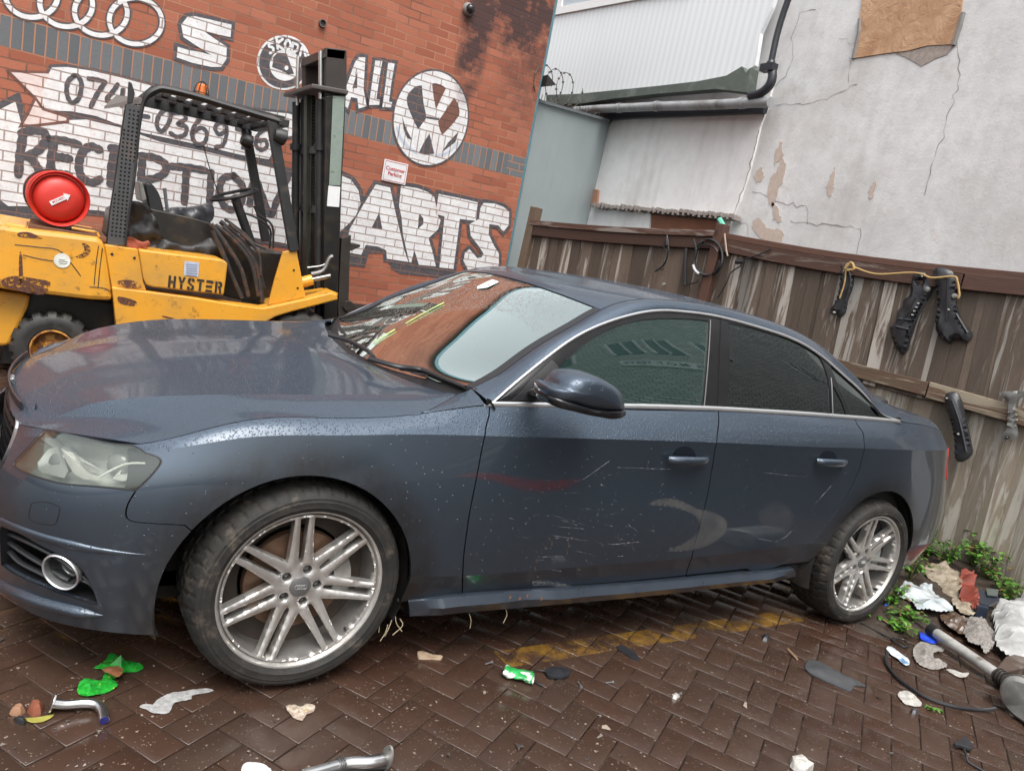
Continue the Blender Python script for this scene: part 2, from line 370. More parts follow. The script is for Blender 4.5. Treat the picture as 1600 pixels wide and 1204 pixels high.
def ellip(c, rx, ry, rot=0, n=40): t = np.linspace(0, 2*pi, n, endpoint=False); r = radians(rot); return np.stack([c[0]+rx*np.cos(t)*cos(r)-ry*np.sin(t)*sin(r), c[1]+rx*np.cos(t)*sin(r)+ry*np.sin(t)*cos(r)], 1)
def stroke(name, px, w, z, mat, closed=False, sm=True, parts=None):
    """brush stroke of width w (m) along traced points"""
    P = np.array([wl(*p) for p in px]); 
    if sm and len(P) > 2: P = cr(P, 6, closed)
    if not closed:
        T = np.gradient(P, axis=0)
    else: T = np.roll(P, -1, 0)-np.roll(P, 1, 0)
    T /= np.linalg.norm(T, axis=1)[:, None]+1e-9; N = np.stack([-T[:, 1], T[:, 0]], 1)
    k = len(P); ww = w/2*(1+.10*np.sin(np.arange(k)*1.7+len(px)))
    if closed: ww[:] = w/2
    V = np.vstack([P+N*ww[:, None], P-N*ww[:, None]]); F = [(i, i+k, (i+1) % k+k, (i+1) % k) for i in range(k if closed else k-1)]
    mb = [V]; 
    if not closed:
        for e, d in ((0, -1), (k-1, 1)):
            a0 = math.atan2(N[e, 1], N[e, 0]); arc = [P[e]+ww[e]*np.array([cos(a0-d*pi*j/6), sin(a0-d*pi*j/6)]) for j in range(7)]
            s0 = sum(len(q) for q in mb); mb.append(np.array(arc)); F.append(tuple(range(s0, s0+7)))
    return np.vstack(mb), F
def strokes(name, L, w, z, mat, sm=True, closed=False, w2=None):
    m = MB()
    for i, px in enumerate(L):
        V, F = stroke(name, px, w, z, mat, closed, sm); m.add(W3(V, z+i*.0004), F)
    o = mk(name, np.vstack(m.V), m.F, mat, BB, False); return o
# --- painted areas, traced on the wall plane
D3 = 10/3.
def c0(L, oy=0): return [(x/D3, y/D3+oy) for x, y in L]
ban = c0([(270, 352), (350, 350), (480, 370), (620, 403), (760, 440), (900, 478), (1080, 525), (1330, 575), (1500, 592), (1530, 600), (1560, 640), (1545, 700), (1480, 720), (1440, 745), (1400, 830), (1250, 806), (1100, 770), (900, 725), (740, 692), (650, 662), (500, 605), (370, 580), (235, 577), (215, 500), (235, 420)])
rec = [(-60, 150), (0, 171), (24, 159), (29, 178), (34.5, 197), (70, 192), (105, 188), (135, 187), (190, 200), (250, 222), (330, 239), (400, 256), (455, 271), (520, 268), (548, 281), (560, 298), (563, 318), (556, 336), (546, 348), (520, 372), (470, 385), (396, 371), (250, 345), (155, 329), (60, 322), (12, 322), (0, 313), (-60, 300)]
wpoly('painted_outline', rec, .003, MBLK, grow=.045); wpoly('painted_panel', rec, .006, MWHT)
wpoly('painted_outline', ban, .0035, MBLK, grow=.022); wpoly('painted_banner', ban, .0065, MWHT)
t1 = c0([(58, 378), (150, 382), (262, 385), (235, 430), (222, 500), (225, 560), (190, 510), (120, 440)]); wpoly('painted_outline', t1, .0036, MBRN, grow=.02); wpoly('painted_ribbon', t1, .0070, MPNK)
t2 = c0([(185, 525), (220, 575), (345, 615), (345, 628), (200, 645), (118, 652), (150, 600)]); wpoly('painted_outline', t2, .0072, MBRN, grow=.02); wpoly('painted_ribbon', t2, .0078, MPNK)
wpoly('painted_shadow', [(-60, 292), (0, 312), (18, 326), (70, 330), (120, 345), (60, 362), (-60, 352)], .0074, MBLK)
o5 = 150
def cR(L): return [(x/D3, y/D3+150) for x, y in L]
for L in ([[(120, 198), (105, 300), (95, 410)], [(112, 195), (170, 178), (228, 190), (238, 232), (195, 285), (135, 315)], [(150, 310), (180, 350), (207, 390)]],
          [[(282, 228), (268, 310), (262, 395)], [(262, 226), (330, 232), (408, 252)], [(272, 315), (320, 318), (362, 326)], [(264, 395), (310, 405), (360, 412)]],
          [[(515, 278), (468, 262), (425, 300), (410, 365), (428, 425), (480, 450), (520, 432)]],
          [[(600, 272), (580, 360), (575, 450)], [(580, 272), (660, 282)], [(582, 360), (650, 372)], [(575, 455), (640, 468)]],
          [[(742, 318), (735, 400), (728, 475)], [(728, 312), (800, 320), (856, 350), (862, 390), (815, 425), (742, 436)]],
          [[(895, 366), (980, 372), (1070, 388)], [(968, 378), (965, 460), (958, 552)]],
          [[(1098, 398), (1094, 480), (1090, 556)]],
          [[(1215, 415), (1160, 430), (1142, 500), (1165, 570), (1215, 590), (1258, 545), (1262, 470), (1215, 415)]],
          [[(1300, 560), (1308, 490), (1328, 432), (1365, 520), (1408, 618), (1440, 545), (1490, 440), (1505, 400)]]):
    strokes('painted_letter', [cR(q) for q in L], .062, .010, MBLK)
for L in ([[(385, 394), (352, 430), (348, 490), (372, 535), (410, 510), (424, 440), (405, 398), (385, 394)]],
          [[(462, 410), (505, 415), (548, 428)], [(546, 430), (505, 490), (472, 555)]],
          [[(612, 440), (585, 480), (555, 522), (610, 532)], [(640, 470), (630, 550)]],
          [[(738, 604), (772, 608)]], 
          [[(868, 566), (828, 600), (816, 650), (838, 684), (872, 650), (890, 590), (868, 566)]],
          [[(900, 590), (950, 590), (965, 620), (925, 645), (968, 660), (962, 700), (920, 712), (886, 692)]],
          [[(1060, 602), (1015, 650), (998, 705), (1025, 750), (1065, 740), (1075, 690), (1045, 665), (1005, 690)]],
          [[(1175, 680), (1140, 700), (1118, 665), (1145, 640), (1175, 655), (1178, 700), (1160, 755), (1122, 765)]],
          [[(1232, 672), (1300, 690)], [(1300, 690), (1262, 770)]],
          [[(1390, 668), (1345, 700), (1330, 750), (1355, 780), (1388, 765), (1380, 730), (1340, 735)]]):
    strokes('painted_digit', [c0(q) for q in L], .034, .010, MBLK)
# four linked rings
for i, (cx, cy) in enumerate([(280, -48), (590, 35), (900, 112), (1210, 190)]):
    e = [(x/5.714, y/5.714) for x, y in ellip((cx, cy), 236, 205, 8, 24)]
    strokes('painted_ring', [e], .058, .0030+i*.0006, MBLK, closed=True); strokes('painted_ring', [e], .034, .0054+i*.0006, MWHT, closed=True)
sp = c0([(975, 90), (1010, 85), (1100, 105), (1205, 130), (1200, 195), (1130, 180), (1062, 165), (1120, 205), (1180, 245), (1178, 310), (1150, 350), (1100, 350), (1000, 328), (920, 300), (925, 245), (980, 262), (1040, 272), (1100, 288), (1020, 238), (955, 195), (943, 130)])
wpoly('painted_outline', sp, .003, MBLK, grow=.030); wpoly('painted_letter', sp, .006, MWHT)
# round badge with a bird
bc = (443, 98)
wpoly('painted_badge', ellip(bc, 42, 43), .0032, MWHT); wpoly('painted_badge_ring', ellip(bc, 38.5, 39.5), .0060, MBLK); wpoly('painted_badge_centre', ellip((445, 102), 24, 24.5), .0076, MWHT)
wpoly('painted_bird', c0([(1420, 300), (1445, 275), (1490, 280), (1505, 320), (1530, 385), (1500, 388), (1470, 370), (1415, 350), (1420, 325)]), .0092, MBLK)
wpoly('painted_bird_eye', ellip((1490/D3, 355/D3), 3, 3.6), .0102, MWHT)
for L in ([[(1422, 222), (1402, 228), (1400, 243), (1420, 250), (1420, 270), (1405, 278)]], [[(1440, 205), (1445, 255)], [(1470, 205), (1445, 232), (1478, 262)]], [[(1492, 212), (1482, 235), (1495, 260), (1512, 240), (1505, 214), (1492, 212)]], [[(1524, 225), (1520, 272), (1545, 262), (1550, 238), (1524, 225)]], [[(1560, 290), (1575, 245), (1592, 300)]]):
    strokes('painted_badge_letter', [c0(q) for q in L], .022, .0092, MWHT)
# ALL
def c4(L): return [(560+x/5., y/5.) for x, y in L]
for q, hs_ in (([(-140, 800), (-30, 490), (0, 448), (52, 450), (38, 700), (62, 830), (0, 850), (-10, 770), (-60, 760), (-85, 850)], [c4([(-10, 560), (-12, 690), (-50, 690)])]), ([(130, 475), (185, 478), (160, 620), (138, 775), (165, 782), (160, 820), (80, 822), (105, 640)], []), ([(230, 492), (282, 496), (255, 650), (237, 795), (262, 800), (252, 840), (185, 838), (210, 660)], [])):
    wpoly('painted_outline', c4(q), .0034, MBLK, grow=.030); wpoly('painted_letter', c4(q), .0064, MWHT, hs_)
# round emblem, V over W
ec = (672.5, 184.5); el = lambda k: ellip(ec, 73.5*k, 57.5*k, 97, 56)
wpoly('painted_outline', el(1.045), .0040, MBLK); wpoly('painted_emblem', el(1.0), .0068, MWHT)
for q in ([(572, 655), (600, 650), (648, 665), (682, 690), (640, 775), (603, 855), (585, 760)], [(492, 668), (440, 676), (392, 725), (374, 765), (380, 820), (402, 880), (440, 965), (465, 1010), (500, 960), (530, 918), (505, 800)], [(745, 763), (775, 810), (788, 870), (783, 905), (720, 985), (652, 1055), (632, 1010), (620, 950), (660, 890), (700, 830)], [(532, 908), (630, 928), (628, 942), (528, 924)], [(338, 900), (352, 955), (380, 1025), (418, 1095), (380, 1080), (350, 1010)], [(782, 1025), (755, 1110), (648, 1190), (700, 1112)], [(552, 1042), (590, 1200), (520, 1210), (468, 1195), (510, 1110)]):
    wpoly('painted_emblem_gap', c4(q), .0085, MBRN if q[0][0] in (572, 745) else MBLK)
strokes('painted_highlight', [c4([(300, 1000), (330, 1080), (390, 1150), (450, 1190)])], .03, .0088, MBLU); strokes('painted_highlight', [c4([(610, 1215), (700, 1190), (770, 1120)])], .025, .0088, MBLU)
# PARTS
PA = [([(470, 262), (520, 268), (548, 281), (560, 298), (563, 318), (556, 336), (546, 348), (520, 355), (500, 356), (470, 395)], []),
      ([(587, 288), (609, 293), (617, 330), (626, 368), (631, 390), (637.5, 409), (604, 404), (603, 391), (590, 385), (571, 382.7), (567, 391), (564, 398), (547, 395), (541, 380), (546, 358), (566, 322)], [[(592, 332), (597, 358), (580, 356)]]),
      ([(626, 290), (652, 294), (668, 300), (678, 308), (681, 322), (684, 338), (688, 344), (684, 358), (669, 372), (675, 392), (680.5, 416), (654, 413.6), (650, 400), (646.5, 390), (643, 410), (639, 409), (634, 388), (629, 365), (627, 340), (623, 322)], [[(655, 334), (661, 341), (661, 350), (652, 358)]]),
      ([(685, 303), (715, 309), (746, 316), (743, 345), (718, 342), (713, 382), (708, 420), (686, 417.7), (690, 380), (694, 338), (680, 334)], []),
      ([(755, 317), (772, 318), (786, 323), (795, 331), (794, 352), (786, 362), (778, 352), (764, 350), (763, 366), (772, 385), (779, 396), (779, 412), (776, 424), (762, 432), (744, 434), (735, 430), (723.6, 407), (726, 395), (733, 389), (739, 396), (745, 403), (752, 402), (755, 396), (748, 385), (735, 368), (733, 350), (748, 342), (750, 325)], [])]
for i, (q, hs_) in enumerate(PA):
    if i: wpoly('painted_outline', q, .0042+i*.0003, MBLK, grow=.038); wpoly('painted_letter', q, .0072, MWHT, hs_)
for q in ([(541, 396), (566, 398), (571, 384), (603, 392), (608, 405), (640, 411), (660, 420), (712, 424), (735, 432), (722, 441), (692, 436), (668, 432), (625, 428), (612, 420), (600, 396), (576, 396), (570, 418), (541, 414)],):
    wpoly('painted_shadow', q, .0032, MBLK)
# things fixed to the wall
def sign_text(txt, size, mat, parent, o, X, Y, name='lettering', font_b=True, ext=.0008, sp=1.0, al='CENTER'):
    """raised flat letters as a mesh, centred on o, running along X, upright along Y"""
    cu = bpy.data.curves.new(name, 'FONT'); cu.body = txt; cu.size = size; cu.align_x = al; cu.align_y = 'CENTER'; cu.extrude = ext; cu.space_character = sp; cu.resolution_u = 3; cu.space_line = .95
    if font_b: cu.offset = size*.018
    t = bpy.data.objects.new('t', cu); S.collection.objects.link(t); dg = bpy.context.evaluated_depsgraph_get(); dg.update(); me = bpy.data.meshes.new_from_object(t.evaluated_get(dg))
    V = np.array([v.co[:] for v in me.vertices]); F = [tuple(p.vertices) for p in me.polygons]; S.collection.objects.unlink(t); bpy.data.objects.remove(t)
    X = np.array(X, float); Y = np.array(Y, float); N = np.cross(X, Y); V = np.array(o)+V[:, :1]*X+V[:, 1:2]*Y+V[:, 2:3]*N
    return mk(name, V, F, mat, parent, False)
MSW = simple('sign_white', (.72, .72, .74), .35, var=.06, dirt=(.45, .43, .42), dcut=(.55, .8)); MRED = simple('sign_red', (.45, .05, .06), .4, var=.1)
q = [wl(600, 248), wl(637, 257), wl(632, 290), wl(595, 281)]; c = np.mean(q, 0); w_ = np.linalg.norm(q[1]-q[0]); h_ = np.linalg.norm(q[3]-q[0])
e = empty('wall_sign', W3(c)[0]); tag(e, 'small white sign with red Customer Parking lettering screwed to the brick wall', 'sign')
m = MB(); wbox(m, c[0]-w_/2, c[0]+w_/2, c[1]-h_/2, c[1]+h_/2, .011, .017); m.build('plate', MSW, e, bevel=.002)
m = MB()
for a, b, cc, dd in ((-1, 1, .43, .455), (-1, 1, -.455, -.43)): wbox(m, c[0]-w_*.45, c[0]+w_*.45, c[1]+h_*cc, c[1]+h_*dd, .0175, .0182)
for a in (-.45, .435): wbox(m, c[0]+w_*a, c[0]+w_*(a+.015), c[1]-h_*.43, c[1]+h_*.43, .0175, .0182)
m.build('border', MRED, e)
sign_text('Customer\nParking', .052, MRED, e, W3(c, .0185)[0], WH, WV)
MDOME = simple('grey_plastic', (.28, .28, .28), .4); MDK = simple('dark_glass', (.02, .02, .02), .12)
c = wl(731, 15); e = empty('dome_camera', W3(c)[0]); tag(e, 'grey dome security camera fixed high on the brick wall in the soot stain', 'camera')
m = MB(); m.lathe([(.0, 0), (.062, 0), (.062, .02), (.05, .05), (.0, .05)], W3(c)[0], WN, 24); m.build('housing', MDOME, e, True)
m = MB(); m.lathe([(.048*cos(a), .048*sin(a)) for a in np.linspace(0, pi/2, 8)], W3(c, .045)[0], WN-.5*UP, 24); m.build('lens_dome', MDK, e, True)
c = wl(503, 37); m = MB(); m.lathe([(.0, .0), (.034, .0), (.034, .03), (.026, .03), (.024, .005), (0, .005)], W3(c)[0], WN, 20); o = m.build('vent_pipe', simple('old_lead', (.10, .08, .08), .6), None, True); tag(o, 'short dark pipe end sticking out of the brick wall above the round bird badge', 'pipe')
# blue-green downpipe strip on the corner
m = MB(); m.tube([W3((SR+.03, t), -.05)[0] for t in (-2.3, 0, 1, 2.3)], .03, 10); o = m.build('drainpipe', simple('teal_pipe', (.10, .22, .26), .4), None, True); tag(o, 'thin teal pipe running up the corner of the brick building', 'pipe')
m = MB(); p = on(850, 130, (0, 1, 0), (0, 5.6, 0)); m.prism([p+np.array(q) for q in ((-.03, -.1, -.05), (.10, -.1, .0), (-.03, -.1, .07))], (0, .16, 0)); o = m.build('wall_lamp', simple('lamp_black', (.02, .02, .02), .5)); tag(o, 'small dark wedge lamp on the corner of the brick wall beside the razor wire', 'lamp')

# ================================================================ BUILDINGS BEHIND THE FENCE
XB = 5.4
def bX(u, v, d=0.): return atX(u, v, XB+d)
def render_mat(name, base, w2, stains=True):
    t = NT(name); v = t.co(); n = t.noise(1.1, 6, .6, v); n2 = t.noise(7, 7, .65, v); n3 = t.noise(45, 5, .7, v)
    c = t.mix(t.ramp(n, (.35, 0.), (.65, 1.)), base, w2); c = t.mix(t.ramp(n2, (.45, 0.), (.75, .5)), c, [x*.78 for x in base])
    vs = t.co((3., 3., .35)); c = t.mix(t.ramp(t.noise(1.6, 6, .6, vs), (.52, 0.), (.75, .30)), c, (.40, .37, .34))
    c = t.mix(t.ramp(t.noise(2.3, 7, .7, v), (.60, 0.), (.70, .55)), c, (.50, .42, .36)) if stains else c
    c = t.mix(t.ramp(t.noise(.8, 7, .65, t.co((1, 1, .7), loc=(5, 2, 1))), (.50, 0.), (.70, .45)), c, (.42, .385, .35))
    ed = t.voro(.55, t.co((1, 1, 1)), 'DISTANCE_TO_EDGE')
    t.set(col=c, rough=.85, nrm=t.bump(t.math('ADD', n3, t.math('MULTIPLY', n2, 2.)), .22, .012)); return t.m
MREN = render_mat('grey_render', (.60, .595, .59), (.76, .76, .76)); MREW = render_mat('white_render', (.88, .88, .88), (.82, .81, .81), False)
WB_ = empty('rendered_building', (XB, 2, 0)); tag(WB_, 'tall cracked grey rendered gable with a boarded window behind the fence', 'building')
m = MB(); m.box((XB, -1.0, -.1), (XB+6, 9.2, 8.5)); m.build('wall', MREN, WB_)
def bpoly(name, px, d, mat, par, thick=.02, holes=()):
    """traced patch on the building's plane, pushed out by d"""
    P = np.array([bX(*p)[1:] for p in px]); VV, FF = triang(P, .5, [np.array([bX(*p)[1:] for p in h]) for h in holes])
    n = len(VV); A = np.c_[np.full(n, XB-d), VV]; B = np.c_[np.full(n, XB-d+thick), VV]; F = [tuple(f) for f in FF]+[tuple(f[::-1]+n) for f in FF]
    F += [(b, a, a+n, b+n) for a, b in rim_edges(FF)]
    o = mk(name, np.vstack([A, B]), F, mat, par, False); bm = bmesh.new(); bm.from_mesh(o.data); bmesh.ops.recalc_face_normals(bm, faces=bm.faces); bm.to_mesh(o.data); bm.free(); return o
LB = empty('white_extension', (XB, 5, 0)); tag(LB, 'low white rendered wall with sagging gutter beneath the white boarded upper storey', 'building')
bpoly('wall', [(905, 120), (1212, 120), (1203, 165), (1190, 200), (1181, 240), (1170, 280), (1158, 315), (1146, 342), (1120, 420), (870, 420)], .03, MREW, LB, .03)
# peeled patches
MPEEL = simple('bare_render', (.54, .44, .38), .9, var=.25, sc=20, bump=.4); MPEEL2 = simple('chalky_render', (.66, .65, .63), .9, var=.08)
for q in ([(1188, 372), (1176, 352), (1186, 340), (1198, 355), (1222, 362), (1218, 380)], [(1200, 300), (1205, 278), (1214, 268), (1222, 246), (1228, 262), (1216, 300), (1208, 322)], [(1296, 305), (1292, 292), (1299, 275), (1305, 262), (1303, 285), (1300, 304)], [(1357, 306), (1362, 290), (1370, 284), (1366, 300), (1360, 312)], [(1206, 318), (1214, 322), (1222, 345), (1210, 342)], [(1210, 258), (1213, 236), (1221, 222), (1222, 245)], [(1178, 275), (1190, 262), (1194, 276), (1184, 285)]):
    bpoly('bare_patch', [(x+rng.normal(0, 1.0), y+rng.normal(0, 1.3)) for x, y in cr(q, 7, True)], .004, MPEEL, WB_, .003)
MCR = simple('crack_shadow', (.27, .245, .225), .95, var=.5); 
def crack(px, w=.012, par=WB_, off=.0035):
    P = np.array([bX(*p)[1:] for p in px]); out = [P[0]]
    for a, b in zip(P[:-1], P[1:]):
        n = max(2, int(np.linalg.norm(b-a)/.05)); pr = np.array([-(b-a)[1], (b-a)[0]]); pr /= np.linalg.norm(pr)+1e-9
        for k in range(1, n+1): out.append(a+(b-a)*k/n+(pr*rng.normal(0, .012) if k < n else 0))
    P = np.array(out); T = np.gradient(P, axis=0); T /= np.linalg.norm(T, axis=1)[:, None]+1e-9; N = np.stack([-T[:, 1], T[:, 0]], 1)
    ww = w*.42*rng.uniform(.1, .75, len(P))[:, None]; k = len(P); V = np.vstack([P+N*ww, P-N*ww]); V = np.c_[np.full(len(V), XB-off), V]
    mk('crack', V, [(i, i+1, i+1+k, i+k) for i in range(k-1)], MCR, par, False)
crack([(1203, 165), (1190, 200), (1181, 240), (1170, 280), (1158, 315), (1146, 345)], .022, LB, .034)
crack([(1212, 135), (1228, 120), (1240, 90), (1236, 60), (1250, 20), (1275, 15)], .014); crack([(1205, 165), (1262, 162), (1300, 150), (1340, 132)], .014)
crack([(1494, 0), (1492, 60), (1500, 95), (1498, 140), (1480, 180), (1476, 215), (1455, 260), (1445, 305)], .012)
crack([(1175, 300), (1195, 305), (1225, 318), (1260, 322), (1262, 350)], .012); crack([(1235, 345), (1300, 352), (1345, 358), (1338, 400)], .016)
crack([(1328, 90), (1326, 130)], .010); crack([(1310, 60), (1345, 75)], .008); crack([(1140, 345), (1165, 348), (1172, 375)], .014)
# boarded window
MPLY = NT('weathered_plywood'); v = MPLY.co((1, 1, 1)); n = MPLY.noise(3, 6, .6, v, 1.2); c = MPLY.mix(MPLY.ramp(n, (.3, 0.), (.7, 1.)), (.40, .215, .115), (.57, .36, .22)); c = MPLY.mix(MPLY.ramp(MPLY.noise(9, 6, .7, v, 2), (.6, 0.), (.66, .7)), c, (.28, .15, .08)); MPLY.set(col=c, rough=.75, nrm=MPLY.bump(MPLY.noise(6, 6, .6, v, 2), .6, .02))
bw = empty('boarded_window', bX(1420, 40)); tag(bw, 'window opening closed with a swollen orange plywood board', 'window board')
bpoly('board', [(1352, -30), (1508, -30), (1502, 30), (1490, 70), (1450, 72), (1420, 80), (1385, 84), (1333, 92), (1342, 50)], .012, MPLY.m, bw, .01)
m = MB(); P = [bX(*p) for p in [(1430, 80), (1462, 74), (1492, 70), (1476, 92), (1450, 102), (1425, 95)]]; bpoly('soot_patch', [(1400, 84), (1440, 76), (1492, 71), (1480, 86), (1462, 92), (1440, 104), (1420, 92)], .005, simple('sooty_brick', (.34, .29, .26), .95, var=.5, sc=30), WB_, .003)  # sooty patch below the board, in its own brown grey
m = MB(); m.tube([bX(*p, -.012) for p in [(1343, 30), (1342, 50), (1333, 92)]], .018, 6); m.tube([bX(*p, -.012) for p in [(1505, 20), (1500, 40), (1490, 71)]], .02, 6); m.build('reveal', simple('reveal_grey', (.22, .21, .2), .9), bw)
# upper storey with white cladding
MCL = NT('white_upvc_boards'); v = MCL.co(); sx = MCL.n('SeparateXYZ'); MCL.l(v, sx.inputs[0]); w = MCL.math('PINGPONG', sx.outputs[1], .05); gl = MCL.ramp(w, (0., 0.), (.06, 1.)); c = MCL.mix(gl, (.74, .77, .79), (.88, .91, .92)); c = MCL.mix(MCL.ramp(MCL.noise(1.5, 5, .6, MCL.co((1, 1, .4))), (.5, 0.), (.8, .25)), c, (.68, .71, .71)); MCL.set(col=c, rough=.4, nrm=MCL.bump(gl, .25, .002))
UP_ = empty('clad_upper_storey', (XB, 6, 3)); tag(UP_, 'upper storey clad in white vertical boards with a white framed window above the gutter', 'building')
bpoly('cladding', [(838, 60), (868, 25), (1000, 4), (1100, -12), (1238, -30), (1222, 20), (1204, 60), (1196, 110), (1150, 134), (1000, 152), (900, 165), (838, 172)], .16, MCL.m, UP_, .05)
bpoly('trim', [(838, 62), (838, 40), (868, 22), (1000, -2), (1100, -18), (1100, -6), (1000, 10), (868, 33)], .19, simple('white_upvc', (.8, .8, .8), .3, var=.05), UP_, .03)
MGL = NT('window_glass'); MGL.set(col=(.42, .47, .52), rough=.08, spec=.6)
bpoly('pane', [(800, -60), (1100, -80), (1100, -12), (1000, 2), (900, 16), (880, 19), (838, 30)], .165, MGL.m, UP_, .01)
bpoly('frame', [(887, -20), (897, -20), (893, 17), (884, 18)], .185, simple('white_upvc', (.8, .8, .8), .3, var=.05), UP_, .02)
# lead flashing, gutter, downpipe
MLEAD = simple('grey_green_felt', (.10, .12, .105), .7, var=.3, bump=.6, bsc=12, dirt=(.20, .22, .20)); MGUT = simple('grey_gutter', (.33, .34, .35), .5, dirt=(.15, .14, .13)); MBP = simple('black_pipe', (.025, .028, .035), .4)
g = empty('roof_gutter', bX(1070, 165)); tag(g, 'sagging grey gutter and rumpled felt strip below the white cladding', 'gutter')
P = [(880, 158), (930, 157), (990, 152), (1060, 146), (1120, 140), (1165, 132), (1190, 118), (1196, 128), (1204, 120), (1198, 158), (1150, 152), (1060, 158), (985, 165), (935, 172), (880, 172)]
bpoly('felt_strip', P, .30, MLEAD, g, .12)
gp = np.array([atX(u, v, 5.14) for u, v in [(895, 173), (940, 170), (990, 168), (1030, 166), (1080, 165), (1130, 163), (1180, 160), (1204, 160)]])
m = MB(); m.tube(gp, .052, 14); m.build('gutter', MGUT, g, True)
m = MB()
for u, v in [(968, 169), (1027, 166), (1160, 161)]:
    m = MB(); c = atX(u, v, 5.14); m.tube([c+np.array([0, d, d*.02]) for d in (-.035, .035)], .060, 14); m.build('bracket', MGUT, g, True)
 
bpoly('fascia', [(900, 178), (1000, 176), (1205, 168), (1202, 180), (1100, 184), (990, 188), (940, 192), (905, 190)], .10, MBP, g, .06)
m = MB(); m.tube(cr([atX(u, v, 5.1) for u, v in [(1243, -30), (1226, 15), (1214, 55), (1206, 92), (1202, 108)]], 4), .032, 10); m.tube(cr([atX(u, v, 5.1) for u, v in [(1204, 98), (1207, 118), (1202, 134), (1188, 146), (1172, 150)]], 4), [.045]*17, 10); 
c = atX(1201, 106, 5.08); m.box(c-np.array([.04, .08, .035]), c+np.array([.04, .08, .035])); o = m.build('downpipe', MBP, None, True); tag(o, 'black downpipe dropping along the edge of the white cladding into the gutter', 'pipe')
# corrugated strip, brown door top and green scrap over the fence
MTIN = simple('broken_tile_edge', (.30, .26, .24), .85, var=.4, sc=40)
m = MB(); a = bX(930, 322, -.06); b = bX(1155, 340, -.06); n = 90
for i in range(n):
    t0 = i/n; p = a+(b-a)*t0; q2 = a+(b-a)*(t0+1/n)*1.0; dz = .012*sin(i*2.1)+rng.normal(0, .006); m.box((XB-.13, q2[1], p[2]-.02+dz), (XB-.02, p[1], p[2]+.018+dz))
o = m.build('tile_ledge', MTIN); tag(o, 'thin ledge of broken tiles along the white wall just above the fence', 'ledge')
bpoly('lintel', [(1014, 333), (1022, 333), (1017, 370), (1008, 370)], .05, simple('white_upvc', (.8, .8, .8), .3, var=.05), LB, .03)
d_ = empty('brown_shed_door', bX(1080, 350)); tag(d_, 'top of a red brown wooden door showing over the fence under the tile ledge', 'door')
bpoly('panel', [(1024, 333), (1132, 343), (1132, 400), (1018, 400)], .055, simple('red_brown_wood', (.18, .07, .035), .6, var=.4, sc=6), d_, .02)
bpoly('head_rail', [(1022, 331), (1134, 341), (1133, 346), (1022, 336)], .075, simple('dark_wood', (.04, .03, .025), .7), d_, .02)
bpoly('brick_end', [(929, 297), (940, 298), (938, 322), (927, 320)], .06, simple('bare_brick_pink', (.40, .22, .15), .9, var=.4, sc=18), LB, .04)
m = MB(); c = bX(1128, 349, -.15); m.tube(cr([c+np.array([0, .05, .04]), c, c+np.array([0, -.05, -.05]), c+np.array([.0, .03, -.04])], 5), .028, 8); o = m.build('plastic_scrap', simple('mint_plastic', (.15, .55, .40), .4), None, True); tag(o, 'mint green plastic scrap caught above the fence post', 'scrap')
# grey steel screen with razor wire
P0 = W3(wl(846, 157), -.08)[0]; P1 = bX(955, 190, -.0); P0b = P0.copy(); 
t = NT('grey_green_steel'); v = t.co(); c = t.mix(t.noise(1.2, 5, .6, v), (.27, .32, .33), (.37, .42, .43)); c = t.mix(t.ramp(t.noise(14, 7, .7, v), (.70, 0.), (.76, .5)), c, (.12, .12, .12)); t.set(col=c, rough=.42, nrm=t.bump(t.noise(2, 3, .5, t.co((6, 6, .3))), .25, .02)); MST = t.m
sc = empty('steel_screen', (P0[0], P0[1], 0)); tag(sc, 'plain grey green steel sheet screen between the brick corner and the white wall', 'screen')
A_ = np.array([P0[0], P0[1], -.2]); B_ = np.array([P1[0], P1[1], -.2]); m = MB(); dv = np.array([.02, .03, 0.])
m.prism([A_, B_, P1, P0], dv*.8); m.build('sheet', MST, sc)
m = MB(); m.beam(P0+np.array([0, -.01, 0]), P1+np.array([0, -.01, 0]), .05, .03); m.build('top_rail', simple('dull_steel', (.16, .18, .19), .5), sc)
MWIRE = simple('galvanised_wire', (.12, .11, .10), .5, .6)
m = MB(); 
for i in range(26):
    q = P0+(P1-P0)*(i/25); m.tube([q, q+np.array([rng.normal(0, .006), 0, .085+rng.normal(0, .012)])], .0035, 5)
m.build('spike_strip', MWIRE, sc)
hl = []
for i in range(150):
    a = i/150*2*pi*3.1; q = P0+(P1-P0)*(i/150*.40-.02); hl.append(q+np.array([.02*cos(a), .03*cos(a)-.02, .09+.19*sin(a)+.10]) + (P1-P0)*.13*cos(a))
m = MB(); m.tube(hl, .0045, 5)
for i in range(2, 148, 5):
    q = np.array(hl[i]); m.box(q-.009, q+.009)
o = m.build('razor_wire', MWIRE); tag(o, 'loose coil of razor wire on top of the grey steel screen', 'razor wire')
hl2 = [P0+(P1-P0)*(.35+.6*k/30)+np.array([0, -.02, .03+.03*sin(k)]) for k in range(31)]; m = MB(); m.tube(hl2, .004, 5); o = m.build('barbed_wire', MWIRE); tag(o, 'slack strand of barbed wire lying along the top of the steel screen', 'wire')

